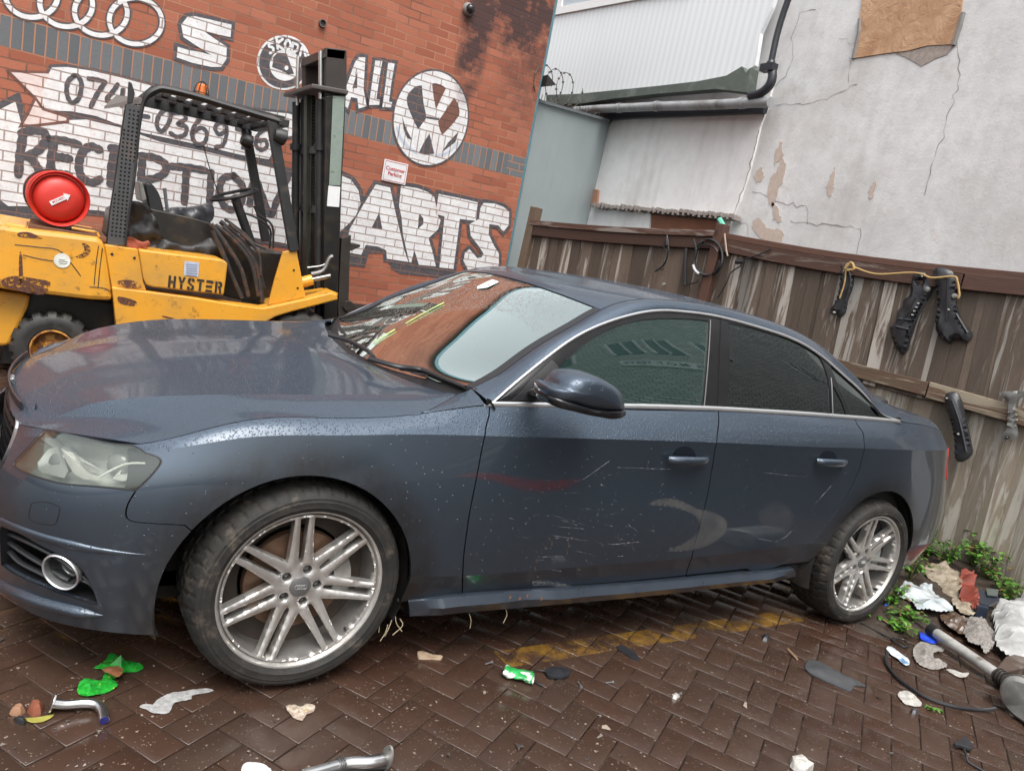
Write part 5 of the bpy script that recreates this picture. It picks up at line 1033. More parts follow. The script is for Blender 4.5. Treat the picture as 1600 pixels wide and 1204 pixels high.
ul = np.linspace(GN.u[0]-.005, GN.u[-1]+.01, 120); c2 = strip('chrome_trim', GN, np.c_[ul, np.full(120, .004)], .021, MCH, CAR, .009); mirror(c2)
c3 = strip('window_divider', GN, cr(J([(1298, 590), (1300, 620), (1301, 649)]), 4), .005, simple('grey_trim', (.16, .16, .165), .35, .5), CAR, .004)
c4_ = strip('pillar_seam', GN, cr(J([(1127, 497), (1125, 560), (1122, 640)]), 5), .003, MVD, CAR, .001)
strip('window_seal', GN, cr(J([(1110, 500), (1106, 570), (1100, 636)]), 5), .006, simple('rubber_grey', (.09, .09, .09), .5), CAR, .003)
# sail panel behind the mirror
sailp = skin('mirror_base', GN, np.vstack([J([(800, 626), (830, 592), (862, 562), (872, 573), (868, 600), (866, 630)])]), MBK, CAR, gap=0, st=.04, off=.002, depth=.006)
# cowl, wipers
m = MB(); Y_ = np.linspace(.17, 2*YC-.17, 24); L1 = []; L2 = []; L3 = []
for y in Y_:
    w = abs(YC-y); xr = np.interp(w, [0, .21, .43, .655, .73, .78], [.335, .350, .385, .44, .465, .47]); zr = np.interp(w, [0, .43, .655, .74], [.900, .907, .915, .925]); xs_ = np.interp(w, [0, .4, .65, .735], [.385, .41, .46, .50]); zs_ = np.interp(w, [0, .5, .74], [.898, .925, .945])
    L1.append((xr-.03, y, zr-.012)); L2.append((xr+.015, y, zr-.028)); L3.append((xs_+.03, y, zs_+.015))
k = len(Y_); m.add(np.array(L1+L2+L3), [(j*k+i, j*k+i+1, (j+1)*k+i+1, (j+1)*k+i) for j in (0, 1) for i in range(k-1)]); m.build('cowl_panel', MBK, CAR, True)
def onT(u, v, h=.0):
    """point h above the windscreen seen at px"""
    x = TN.inv([(u, v)])[0]; p = TN.P(x[:1], x[1:])[0]; n = TN.N(x[:1], x[1:])[0]; n = n*np.sign(n[2]); return p+n*h
for px, nm in (([(515, 523), (545, 532), (575, 548), (583, 558)], 0), ([(577, 560), (620, 572), (658, 577), (690, 590), (727, 605)], 1)):
    m = MB(); q = [atZ(u, v, .955-.0*i) if nm == 0 else atZ(u, v, .955) for i, (u, v) in enumerate(px)]; q = cr(q, 4); m.tube(q, np.linspace(.012, .009, len(q)), 8, flat=.8)
    q2 = q+np.array([.012, 0, -.008]); m.tube(q2[4:], .006, 6); m.build('wiper', MBK, CAR, True)
# ---- grille, intake, lamps
MGR = simple('gloss_black_grille', (.014, .014, .016), .25)
m = MB(); gy0, gy1 = YC-.40, YC+.40
for i in range(9):
    z = .69-i*.036; hw = np.interp(z, [.38, .5, .66, .70], [.24, .33, .40, .36]); m.tube([(-.80+.05*(abs(t)/.4)**2, YC+t, z) for t in np.linspace(-hw, hw, 13)], .006, 6, flat=2.)
m.add([(-.76, gy0, .34), (-.76, gy1, .34), (-.72, gy1, .70), (-.72, gy0, .70)], [(0, 1, 2, 3)]); g_ = m.build('grille', MGR, CAR, True)
P = cr([atY(u, v, y) for u, v, y in [(19, 588, .93), (23, 612, .80), (27, 640, .64), (29, 662, .50), (21, 690, .50), (11, 714, .52), (0, 737, .55), (-14, 762, .60)]], 4); P = np.vstack([P]); Pm = P[::-1].copy(); Pm[:, 1] = 2*YC-Pm[:, 1]
m = MB(); m.tube(P, .0085, 8); m.tube(Pm, .0085, 8); m.tube([P[-1], [(-.80), YC, .36], Pm[0]], .0085, 8); m.build('grille_frame', MCH, CAR, True)
m = MB(); I2 = BN.P(intk[:, 0], intk[:, 1]); c = I2.mean(0); bk = I2+np.array([.11, .05, 0]); k = len(I2); m.add(np.vstack([I2, bk]), [(i, (i+1) % k, (i+1) % k+k, i+k) for i in range(k)]+[tuple(range(k, 2*k))]); it = m.build('air_intake', MBK, CAR)
mi_ = mirror(it)
def hcurve(px, dep): 
    q = I(px); p = BN.P(q[:, 0], q[:, 1]); n = BN.N(q[:, 0], q[:, 1]); n *= np.sign(-(n[:, 1]).sum()); return p-n*np.asarray(dep)[..., None] if np.ndim(dep) else p-n*dep
for z0, px in enumerate([[(-6, 838), (40, 856), (85, 880), (118, 902), (140, 922)], [(-6, 852), (30, 872), (70, 896), (100, 912)], [(-6, 866), (20, 884), (60, 905), (96, 925)], [(118, 912), (134, 918), (147, 933)]]):
    m = MB(); m.tube(cr(hcurve([(max(2, u), v) for u, v in px], .022), 4), .0085, 8, flat=.7); m.build('slat', simple('grey_black_slat', (.030, .032, .036), .4), it, True)
_f2 = BN.inv([(94, 894)])[0]; fc = BN.P(_f2[:1], _f2[1:])[0]; fn = BN.N(_f2[:1], _f2[1:])[0]; fn *= -np.sign(fn[1]); fc = fc-fn*.006
m = MB(); m.lathe([(.0525, -.01), (.0540, .006), (.0515, .0095), (.0485, .006), (.047, -.04)], fc, fn, 36); fo = m.build('fog_lamp', MCH, CAR, True); mirror(fo)
m = MB(); m.lathe([(.0, -.035), (.040, -.035), (.045, -.01)], fc, fn, 28); m.build('reflector', simple('fog_inner', (.10, .10, .10), .25, .5), fo, True)
m = MB(); m.lathe([(0, -.006), (.020, -.008), (.030, -.016), (.032, -.030)], fc+np.array([.01, .0, 0]), fn, 28); m.build('lens', simple('fog_lens', (.045, .05, .05), .1), fo, True)
# headlight: bowl, reflectors, light curve, lens
hp = BN.P(head[:, 0], head[:, 1]); hn = BN.N(head[:, 0], head[:, 1]); hn *= np.sign(-hn[:, 1].sum())
ho = skin('headlight', BN, inset(head, .004), MHG, CAR, gap=0, depth=.004, off=-.001, st=.025); mirror(ho)
m = MB(); k = len(hp); ctr = hp.mean(0)-hn.mean(0)*.085; mid2 = hp*.88+ctr*.12-hn*.05; m.add(np.vstack([hp-hn*.003, mid2, [ctr]]), [(i, (i+1) % k, (i+1) % k+k, i+k) for i in range(k)]+[(i+k, (i+1) % k+k, 2*k) for i in range(k)]); m.build('lamp_housing', simple('lamp_inner_silver', (.55, .56, .53), .30, .5, var=.3), ho, True)
MREF = simple('reflector_silver', (.78, .78, .74), .22, .6, var=.15)
m = MB(); k = len(head); inn2 = inset(head, .007); a = BN.P(head[:, 0], head[:, 1]); b = BN.P(inn2[:, 0], inn2[:, 1]); 
m.tube(a-hn*.004, .0045, 6, closed=True); m.build('lamp_seal', MBK, ho, True)
m = MB(); m.tube(cr(hcurve([(150, 743), (170, 731), (188, 723), (205, 721), (224, 722)], .018), 4), .0032, 8); m.build('light_strip', simple('white_light_bar', (.70, .71, .66), .25), ho, True)
for px, dp in (([(84, 694), (104, 700), (118, 716), (132, 731), (152, 739), (146, 748), (122, 746), (104, 734), (94, 716)], .026), ([(40, 716), (58, 694), (74, 690), (84, 706), (92, 728), (84, 742), (60, 736), (42, 728)], .034), ([(150, 706), (190, 712), (228, 722), (212, 744), (180, 750), (160, 742), (176, 724)], .05)):
    m = MB(); lp = hcurve(px, dp); lp = np.vstack([lp, [lp.mean(0)+np.array([.012, .02, 0])]]); k = len(lp)-1; m.add(lp, [(i, (i+1) % k, k) for i in range(k)]); m.build('reflector', MREF, ho, True)
for px, r_ in (((60, 712), .032), ((165, 712), .036)):
    c = hcurve([px, px], .055)[0]; m = MB(); nn_ = np.array([-.75, -.65, .1]); m.lathe([(0, .012), (r_*.6, .008), (r_, -.004), (r_*1.15, -.02)], c, nn_, 24); m.build('projector', simple('projector_glass', (.16, .17, .16), .08), ho, True)
# tow cover seam, badge less: small details drawn as grooves
def groove(name, net, px, w=.0018, closed=False, mat=MVD, par=CAR, out=.0006, n=4, inv=True):
    q = cr(net.inv(px), n, closed); q = np.vstack([q, q[:1]]) if closed else q; return strip(name, net, q, w, mat, par, out)
groove('tow_cover_seam', BN, [(52, 785), (72, 784), (90, 790), (93, 797), (89, 812), (84, 819), (66, 818), (48, 812), (45, 806), (48, 790)], .0022, True)
groove('filler_seam', BN, [(1349, 700), (1350.3, 697)], .002) if False else None
strip('bumper_crease', BN, cr(BN.inv([(2, 814), (35, 828), (70, 840), (105, 849), (140, 857), (175, 862), (205, 865), (228, 866)]), 4), .022, MP, CAR, .0060, taper=14)
strip('bumper_lip', BN, cr(BN.inv([(2, 912), (30, 926), (60, 938), (100, 949), (135, 957), (160, 961)]), 4), .032, MP, CAR, .018, taper=5)
MRC = simple('painted_handle_shade', (.006, .009, .014), .35)  # flat dark ellipses paint the shade of the handle cups on the doors
for cx, cy, rx, ry in ((1069, 711, 17.5, 14.5), (1294, 715.5, 13.5, 12)):
    q = BN.inv([(cx+rx*cos(a), cy+ry*sin(a)) for a in np.linspace(0, 2*pi, 24, endpoint=False)]); skin('painted_handle_shade', BN, q, MRC, CAR, gap=0, st=.02, off=.0012, depth=.0005)
# door handles
def handle(px0, px1, cup):
    a, b = I([px0, px1]); p = BN.P([a[0], b[0]], [a[1], b[1]]); d = p[1]-p[0]; L_ = np.linalg.norm(d); d /= L_; n = BN.N([a[0]], [a[1]])[0]; n *= -np.sign(n[1]); up = np.cross(d, n); up *= np.sign(up[2])
    m = MB(); t = np.linspace(0, 1, 13); path = [p[0]+d*L_*x+n*(.012+.024*sin(pi*min(1, max(0, x)))**.5) for x in t]; m.tube(path, [.009+.005*sin(pi*x)**.5 for x in t], 12, flat=1.25); h = m.build('door_handle', MP, CAR, True)
    return h
h1 = handle((1041, 715), (1101, 716), 0); h2 = handle((1272, 718), (1317, 720), 0); mirror(h1); mirror(h2)
# mirror
def lens_body(px, Y0, lay):
    prof = cr(np.array([atY(u, v, Y0) for u, v in px]), 3, True); c = prof.mean(0); k = len(prof)
    L = [c+(prof-c)*s_+np.array([0, y, 0]) for y, s_ in lay]; V = np.vstack(L+[[c+[0, lay[-1][0]-.002, 0]], [c+[0, lay[0][0], 0]]]); n = len(L)
    F = [(j*k+i, j*k+(i+1) % k, (j+1)*k+(i+1) % k, (j+1)*k+i) for j in range(n-1) for i in range(k)]+[((n-1)*k+i, (n-1)*k+(i+1) % k, n*k) for i in range(k)]+[(i, (i+1) % k, n*k+1) for i in range(k)]
    return V, F, c
LAY = ((.085, .80), (.068, .93), (.03, .99), (-.005, 1.0), (-.030, .975), (-.050, .91), (-.064, .78), (-.071, .52), (-.073, .2))
V, F, mc = lens_body([(850, 601), (858, 602), (866, 600), (873, 590), (886, 582), (907, 580.5), (920, 583), (933.4, 588.7), (951, 599), (962, 612), (966, 628.6), (963, 637), (940, 637), (910, 634), (877, 625), (851, 617)], -.125, LAY)
mo = MB().add(V, F).build('door_mirror', MP, CAR, True, autos=False)
V, F, _c = lens_body([(851, 614), (877, 621), (910, 630), (940, 634), (964.5, 635), (963, 645), (945, 648.7), (924.5, 645.7), (902, 641.5), (880, 636), (854, 628.6)], -.125, [(y, min(1.0, s_*1.04)) for y, s_ in LAY]); MB().add(V, F).build('lower_shell', MGB, mo, True, autos=False)
m = MB(); m.tube([atY(832, 614, .11), atY(842, 612, .02), atY(852, 612, -.07), atY(862, 613, -.12)], [.020, .026, .027, .02], 14, flat=.62); m.build('stalk', MBK, mo, True)
m = MB(); m.lathe([(0, 0), (.030, 0), (.033, -.01)], mc+np.array([.040, .02, -.01]), (1, .2, 0), 20); m.build('mirror_glass', simple('mirror_silver', (.8, .8, .8), .02, 1.), mo, True)
for o in list(mo.children): pass
# tail lamp wrapping the corner
tl = np.vstack([I([(1478, 700), (1484, 699)])]); a = I([(1482, 702)])[0]; U0 = a[0]; tl = np.array([[U0+.005, V4-.006], [U0+.05, V4-.004], [U0+.30, V4-.006], [U0+.30, V4-.14], [U0+.05, V4-.13], [U0+.01, V4-.10]]); MTL = simple('red_lamp_lens', (.55, .01, .015), .12, var=.1, coat=.6); to = skin('tail_lamp', BN, cr(tl, 3, True), MTL, CAR, gap=0, st=.04, off=.003, depth=.008); mirror(to)
# ---- marks on the doors: painted-on reflections (arc, red, disc), then real scratches and nicks
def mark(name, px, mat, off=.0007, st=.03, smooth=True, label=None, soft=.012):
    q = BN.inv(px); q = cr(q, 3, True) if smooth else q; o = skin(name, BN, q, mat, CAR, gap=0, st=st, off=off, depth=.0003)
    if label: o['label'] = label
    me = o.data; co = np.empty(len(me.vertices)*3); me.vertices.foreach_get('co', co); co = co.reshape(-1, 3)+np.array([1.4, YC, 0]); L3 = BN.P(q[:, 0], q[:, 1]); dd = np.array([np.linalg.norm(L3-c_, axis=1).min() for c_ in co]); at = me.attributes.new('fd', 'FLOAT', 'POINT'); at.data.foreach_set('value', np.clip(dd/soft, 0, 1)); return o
def worn(name, col, a, sc=12, lo=.35, hi=.7, rough=.5, fd=False):  # translucent mark material, for painted reflections and for scratched paint
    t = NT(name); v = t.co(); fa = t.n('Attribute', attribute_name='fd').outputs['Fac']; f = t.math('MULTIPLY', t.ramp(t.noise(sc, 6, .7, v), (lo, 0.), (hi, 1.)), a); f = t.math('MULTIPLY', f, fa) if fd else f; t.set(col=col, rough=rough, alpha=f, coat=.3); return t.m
MW1 = worn('pale_reflection_paint', (.20, .19, .175), .38, 6, .15, .75, fd=True); MW2 = worn('disc_reflection_paint', (.12, .12, .13), .26, 9, .2, .8, fd=True); MW3 = worn('painted_red_reflection', (.13, .022, .028), .55, 6, .1, .8, fd=True)  # pale, disc and red reflections put into translucent colour
mark('painted_arc_reflection', [(1011, 788), (1035, 778), (1062, 781), (1090, 794), (1112, 798), (1130, 808), (1137, 820), (1130, 835), (1110, 850), (1085, 858), (1060, 861), (1040, 860), (1064, 850), (1085, 836), (1093, 822), (1086, 806), (1062, 795), (1035, 790)], MW1, st=.012, label='pale arc shaped reflection painted across the door gap')
mark('painted_red_reflection', [(710, 743), (735, 738), (775, 739), (820, 747), (868, 750), (912, 747), (900, 757), (880, 765), (840, 769), (805, 764), (780, 754), (745, 747)], MW3, st=.012, soft=.02, label='faint red reflection painted on the front door')
mark('painted_disc_reflection', loopx(1212, 808, 30, 28, 0, 330, 14), MW2, st=.015, soft=.03)  # round pale reflection painted on the rear door
MSC = worn('scratched_through', (.34, .35, .37), .65, 90, .42, .6, .5); MSC2 = worn('rust_nick', (.13, .075, .045), .7, 60, .3, .6, .9)
def scratch(px, w=.002, mat=MSC, m=None): return strip('scratch', BN, cr(BN.inv(px), 3), w, mat, CAR, .0008, m=m)
m = MB()
for px in ([(862, 804), (890, 812), (914, 820)], [(864, 836), (900, 842), (920, 845)], [(880, 812), (905, 822)], [(960, 838), (985, 848), (990, 860)], [(818, 779), (843, 776)], [(982, 820), (994, 828)], [(856, 888), (878, 892)], [(1186, 841), (1205, 845)], [(1212, 846), (1228, 838), (1237, 828)], [(914, 747), (952, 720)], [(832, 909), (860, 910), (890, 916)], [(870, 822), (912, 826)], [(975, 850), (990, 856)], [(1274, 786), (1300, 757)], [(1320, 740), (1322, 738)], [(965, 730), (1050, 733)], [(1192, 738), (1260, 745)], [(735, 640), (736, 641)], [(940, 852), (1000, 846)], [(900, 860), (925, 866)], [(845, 870), (880, 868)]):
    scratch(px, .0013, m=m)
for _ in range(60):
    x = rng.normal(905, 60); y = rng.normal(825, 32); L_ = rng.uniform(1.5, 9); a = rng.normal(.25, .4); 
    if x < 765: continue
    scratch([(x, y), (x+L_*cos(a), y+L_*sin(a))], .0010, m=m)
for _ in range(70):
    x = rng.uniform(780, 1110); y = rng.uniform(780, 875); scratch([(x, y), (x+1.3, y+.6)], .0012, m=m)
tag(m.build('scratches', MSC, CAR, True, autos=False), kind='stuff')
m = MB()
for x, y, s_ in ((862, 848, 4), (852, 855, 4), (888, 850, 5), (893, 842, 4), (886, 862, 3), (838, 862, 2), (838, 875, 3), (836, 888, 3), (835, 900, 3), (858, 842, 3), (992, 858, 2)):
    scratch([(x-s_*.3, y-s_), (x+s_*.2, y), (x, y+s_)], .004, m=m)
tag(m.build('rust_nicks', MSC2, CAR, True, autos=False), kind='stuff')
mark('scraped_tear', [(832, 908), (846, 906), (868, 909), (892, 914), (880, 917), (850, 913), (834, 914)], MSC, soft=.001, label='bare torn metal at the door foot')
# ---- windscreen sticker and marker scribble
def onW(px, off): q = TN.inv(px); p = TN.P(q[:, 0], q[:, 1]); n = TN.N(q[:, 0], q[:, 1]); n *= np.sign(n[:, 2].sum()); return p+n*off
m = MB(); m.add(onW([(722, 441), (738, 434), (765, 436), (780, 441), (762, 450), (746, 452)], .003), [tuple(range(6))]); m.build('paper_sticker', simple('paper_white', (.75, .76, .78), .4, var=.1, dirt=(.2, .2, .22), dsc=30, dcut=(.55, .6)), CAR)
MMK = simple('yellow_green_marker', (.50, .62, .22), .5)
m = MB()
for q in (list(map(tuple, ellip((618, 476), 24, 10, -22, 20))), [(655, 459), (640, 463), (646, 466), (628, 475)], list(map(tuple, ellip((552, 502), 17, 7.5, -28, 14))), [(562, 486), (545, 497), (556, 499), (535, 507)], [(590, 474), (585, 482), (600, 476)]): m.tube(cr(onW(q, .003), 2), .0028, 5)
m.build('marker_writing', MMK, CAR, True)
m = MB(); q = onW([(664, 588), (672, 590), (690, 599), (682, 598)], .003); m.add(q, [(0, 1, 2, 3)]); m.build('permit_sticker', simple('pale_mint_paper', (.55, .68, .62), .5), CAR)
# ---- cabin interior
m = MB(); m.box((.50, .22, .70), (.80, 2*YC-.22, .93)); m.tube([(.80, y, .93) for y in np.linspace(.25, 2*YC-.25, 8)], .05, 10); m.box((.45, .1, .3), (3.1, .16, .90)); m.box((.45, 2*YC-.16, .3), (3.1, 2*YC-.1, .90)); m.box((.5, .1, .24), (3.2, 2*YC-.1, .3)); m.box((2.75, .2, .6), (3.1, 2*YC-.2, 1.02)); m.build('cabin_lining', MIN, CAR, bevel=.01)
for cy in (.53, 1.30):
    m = MB(); m.tube(cr([(1.25, cy, .50), (1.55, cy, .50), (1.78, cy, .48)], 4), .24, 14, flat=.35); m.tube(cr([(1.72, cy, .52), (1.84, cy, .80), (1.93, cy, 1.05)], 5), [.23, .24, .245, .25, .25, .25, .24, .22, .2, .17, .15], 16, flat=.32); s_ = m.build('front_seat', MSEAT, CAR, True, autos=False)
    m = MB(); m.tube(cr([(1.93, cy, 1.08), (1.95, cy, 1.15), (1.96, cy, 1.23)], 4), [.09, .12, .13, .135, .135, .13, .12, .10, .06], 14, flat=.4); m.build('headrest', MSEAT, s_, True, autos=False)
m = MB(); m.box((2.35, .25, .5), (2.85, 2*YC-.25, .68)); m.prism([(2.72, .25, .62), (2.88, .25, .62), (3.0, .25, 1.12), (2.9, .25, 1.12)], (0, 2*(YC-.25), 0)); m.build('rear_seat', MSEAT, CAR, bevel=.04)
m = MB(); ws = np.array([-.85, 0, .5]); ws /= np.linalg.norm(ws); X_ = np.array([0, 1., 0]); Y2 = np.cross(ws, X_); cS = np.array([1.0, 1.27, .98]); m.tube([cS+.185*(cos(a)*X_+sin(a)*Y2) for a in np.linspace(0, 2*pi, 36, endpoint=False)], .016, 10, closed=True); m.tube([cS, cS+ws*.15], .03, 8)
for a in (0, pi, -pi/2): m.tube([cS+.02*X_, cS+.18*(cos(a)*X_+sin(a)*Y2)], .018, 8)
m.build('steering_wheel', MIN, CAR, True); m = MB(); m.box((1.0, .75, 1.33), (1.04, 1.0, 1.36)) if False else m.tube([(.98, YC-.11, 1.235), (.98, YC+.11, 1.235)], .03, 10, flat=.5); m.build('inner_mirror', MBK, CAR, True)

# ---- wheels
def wheel(cx, cy, cz, st, name='wheel'):
    """twin spoke alloy wheel; outer face towards -y, turned by st about z"""
    A_ = np.array([cos(st), sin(st), 0]); N_ = np.array([sin(st), -cos(st), 0]); Z_ = np.array([0, 0, 1.]); c0_ = np.array([cx, cy, cz])
    T = lambda a, r, h: c0_+A_*(r*cos(a))+Z_*(r*sin(a))+N_*h
    def lathe(prof, n, m, closed=False):
        V = [T(2*pi*j/n, r, h) for r, h in prof for j in range(n)]; k = len(prof); m.add(V, [(i*n+j, i*n+(j+1) % n, ((i+1) % k)*n+(j+1) % n, ((i+1) % k)*n+j) for i in range(k if closed else k-1) for j in range(n)])
    m = MB(); lathe([(.2505, -.006), (.2515, .000), (.249, .003), (.2445, .002), (.2415, -.004), (.2375, -.014), (.2305, -.022), (.2285, -.035), (.2265, -.08), (.219, -.20), (.232, -.21)], 90, m); w = m.build(name, MALLOY, CAR, True)
    # face: hub and seven pairs of spokes
    dish = lambda r: -.004-.026*np.clip((.232-r)/.17, 0, 1)**.8
    outer = [(.2345*cos(a), .2345*sin(a)) for a in np.linspace(0, 2*pi, 140, endpoint=False)]; H = []
    for k in range(7):
        a0 = radians(97)+k*2*pi/7
        R = lambda pts, a=a0: [(x*cos(a)-y*sin(a), x*sin(a)+y*cos(a)) for x, y in pts]
        # slot inside a pair
        H.append(R(cr([(.0745, -.001), (.081, .0062), (.115, .0085), (.160, .0102), (.200, .0116), (.2225, .0122), (.2258, .0105), (.2262, 0), (.2258, -.0105), (.2225, -.0122), (.200, -.0116), (.160, -.0102), (.115, -.0085), (.081, -.0062)], 3, True)))
        # window between pairs
        am = pi/7; 
        def edge(s_): return [(.0855*cos(am)-s_*.004, .0855*sin(am)+0)] 
        pts = []
        for rr, hw in ((.100, .0360), (.125, .0340), (.160, .0315), (.195, .0300), (.2235, .0290)): pts.append((rr, hw))
        left = [(math.atan2(h_, r_), math.hypot(r_, h_)) for r_, h_ in pts]
        Lw = [(q*cos(t_), q*sin(t_)) for t_, q in left]; t_e = left[-1][0]; arc = [(.2275*cos(t_), .2275*sin(t_)) for t_ in np.linspace(t_e+.02, 2*am-t_e-.02, 9)]
        Rw = [(q*cos(2*am-t_), q*sin(2*am-t_)) for t_, q in left][::-1]; tip = [(.088*cos(am)+.0, .088*sin(am))]; H.append(R(tip+Lw[0:]+arc+Rw))
    holes = H; 
    for k in range(5):
        a = radians(73+72*k); holes.append([(.0535*cos(a)+.0138*cos(b), .0535*sin(a)+.0138*sin(b)) for b in np.linspace(0, 2*pi, 16, endpoint=False)])
    VV, FF = triang(outer, .009, holes); 
    bl_ = np.vstack([dens(np.array(outer), .009)]+[dens(np.array(h), .009) for h in holes]); rr = np.hypot(VV[:, 0], VV[:, 1]); d = np.min(np.linalg.norm(VV[:, None]-bl_[None], axis=2), 1)
    hgt = dish(rr)-.0035*np.clip(1-d/.004, 0, 1)+.004*np.exp(-(rr/.05)**2)
    V = np.array([c0_+A_*x+Z_*y+N_*h for (x, y), h in zip(VV, hgt)]); nV = len(V); ed = rim_edges(FF); bb = sorted({i for e in ed for i in e}); rem = {i: nV+k for k, i in enumerate(bb)}; rem2 = {i: nV+len(bb)+k for k, i in enumerate(bb)}
    Vb = V[bb]-N_*.004-0; Vc = V[bb]-N_*.030
    FFl = [tuple(f[::-1]) for f in FF]+[(a, b, rem2[b], rem2[a]) for a, b in ed]
    V = np.vstack([V, Vb, Vc]); o = mk('rim', V, FFl, MALLOY, w, True); bm = bmesh.new(); bm.from_mesh(o.data); bmesh.ops.delete(bm, geom=[v for v in bm.verts if not v.link_faces], context='VERTS'); bmesh.ops.recalc_face_normals(bm, faces=bm.faces); bm.to_mesh(o.data); bm.free(); o.data.set_sharp_from_angle(angle=radians(50))
    # make sure the face looks outward
    m = MB(); lathe([(0, -.0215), (.027, -.0215), (.0315, -.024), (.034, -.031)], 36, m); hc = m.build('hub_cap', MCAP, w, True)
    m = MB()
    for i in range(4): m.tube([T(a, .0065, -.0208)+A_*(i-1.5)*.0078 for a in np.linspace(0, 2*pi, 18, endpoint=False)], .0011, 5, closed=True)
    m.build('badge', MCH, hc, True)
    m = MB(); lathe([(.031, -.034), (.031, -.031), (.0, -.034)], 30, m)
    for k in range(5):
        a = radians(73+72*k); m.tube([T(a, .0535, -.060), T(a, .0535, -.046)], .0085, 6)
    m.build('wheel_bolts', simple('dull_bolts', (.12, .12, .12), .4, .7), w, True)
    # tyre with tread grooves
    R0 = .3225; prof = [(.2465, -.004), (.250, .004), (.256, .008), (.262, .0122), (.264, .0142), (.268, .0135), (.282, .0150), (.286, .0132), (.293, .013), (.301, .008), (.3075, .000), (.3125, -.012), (.3175, -.028), (R0, -.055), (R0, -.082), (.3185, -.086), (.3185, -.092), (R0, -.096), (R0, -.125), (.3185, -.129), (.3185, -.135), (R0, -.139), (R0, -.17), (.318, -.2), (.30, -.225), (.25, -.22)]
    n = 220; V = []; 
    for r, h in prof:
        for j in range(n):
            dr = 0
            if r > .303 and h > -.048: dr = -.0035 if (j % 5 == 0) else 0
            if r >= R0-.0005 and h <= -.05: dr = -.005 if ((j+int(h*300)) % 5 == 0) else 0
            a = 2*pi*j/n; zz = (r+dr)*sin(a); p = T(a, r+dr, h); p[2] = max(p[2], .0005); V.append(p)
    k = len(prof); m = MB(); m.add(V, [(i*n+j, i*n+(j+1) % n, (i+1)*n+(j+1) % n, (i+1)*n+j) for i in range(k-1) for j in range(n)]); ty = m.build('tyre', MTY, w, True); ty.data.set_sharp_from_angle(angle=radians(17))
    # brake
    m = MB(); lathe([(.055, -.075), (.155, -.075), (.158, -.080), (.158, -.10)], 60, m); m.build('brake_disc', MBR, w, True)
    m = MB(); lathe([(.0, -.06), (.055, -.06), (.058, -.08)], 30, m); lathe([(.165, -.11), (.226, -.11)], 40, m); m.build('hub_carrier', simple('dirty_hub', (.06, .045, .035), .8, var=.5), w, True)
    m = MB(); V = []; aa = np.linspace(radians(-18), radians(52), 12)
    for r, h in ((.11, -.06), (.112, -.045), (.135, -.040), (.165, -.045), (.168, -.10)):
        V += [T(a, r, h) for a in aa]
    m.add(V, [(i*12+j, i*12+j+1, (i+1)*12+j+1, (i+1)*12+j) for i in range(4) for j in range(11)]); m.build('brake_caliper', simple('caliper_grey', (.30, .30, .28), .5, .3, dirt=(.1, .08, .06)), w, True)
    m = MB(); m.tube([T(radians(-42), .2275, -.03), T(radians(-42), .2215, -.012)], .004, 8); m.build('valve', MBK, w, True)
    return w
t = NT('silver_alloy'); v = t.co(); n = t.noise(7, 7, .7, v); c = t.mix(t.ramp(n, (.42, 0.), (.72, .8)), (.70, .69, .67), (.44, .39, .33)); c = t.mix(t.ramp(t.noise(60, 5, .7, v), (.62, 0.), (.75, .6)), c, (.20, .16, .12)); t.set(col=c, metal=.82, rough=.32, coat=.3, nrm=t.bump(t.noise(40, 4, .6, v), .04, .002)); MALLOY = t.m
MCAP = simple('cap_grey', (.15, .15, .15), .35, .4)
t = NT('dusty_tyre'); v = t.co(); n = t.noise(16, 7, .7, v); c = t.mix(t.ramp(n, (.40, 0.), (.7, .8)), (.011, .0105, .010), (.030, .026, .022)); c = t.mix(t.ramp(t.noise(9, 7, .75, v), (.54, 0.), (.64, .9)), c, (.085, .068, .052)); t.set(col=c, rough=.72, nrm=t.bump(t.noise(120, 4, .6, v), .4, .002)); MTY = t.m
MBR = simple('rusty_disc', (.16, .095, .06), .5, .5, var=.4, sc=30)
wf = wheel(0, .024, .3245, .03); wr = wheel(2.808, .028, .3245, 0.)
for w in (wf, wr):
    for o in [w]+list(w.children): 
        pass
def copy_far(w):
    def rec(o, par):
        c = mirror(o); c.parent = par
        for ch in list(o.children):
            if ch.name.split('.')[0] in ('rim', 'tyre', 'brake_disc', 'hub_cap'): rec(ch, c)
    rec(w, CAR)
copy_far(wf); copy_far(wr)
# ================================================================ FORKLIFT
YN = 3.66
MY = NT('worn_yellow_paint'); v = MY.co(); n = MY.noise(5, 6, .65, v); c = MY.mix(n, (.62, .27, .020), (.74, .36, .035)); 
c = MY.mix(MY.ramp(MY.noise(9, 8, .78, v), (.57, 0.), (.66, .85)), c, (.10, .055, .03)); c = MY.mix(MY.ramp(MY.noise(24, 7, .8, MY.co((1, 1, 1.8))), (.63, 0.), (.68, .9)), c, (.12, .04, .02)); c = MY.mix(MY.ramp(MY.noise(2.5, 6, .7, v), (.45, 0.), (.72, .6)), c, (.30, .19, .07))
c = MY.mix(MY.ramp(MY.noise(40, 4, .6, MY.co((.25, .25, 3.))), (.66, 0.), (.70, .55)), c, (.14, .08, .04)); MY.set(col=c, rough=.42, coat=.15, nrm=MY.bump(MY.noise(6, 4, .6, v), .12, .01)); MY = MY.m
MFB = simple('forklift_black', (.020, .020, .021), .5, var=.4, dirt=(.07, .055, .045), dsc=9, dcut=(.55, .7), bump=.2); MFG = simple('greasy_black', (.014, .013, .012), .35, var=.5, dirt=(.05, .035, .02), dsc=8); MRUST = simple('rusted_steel', (.13, .055, .028), .8, var=.6, sc=25)
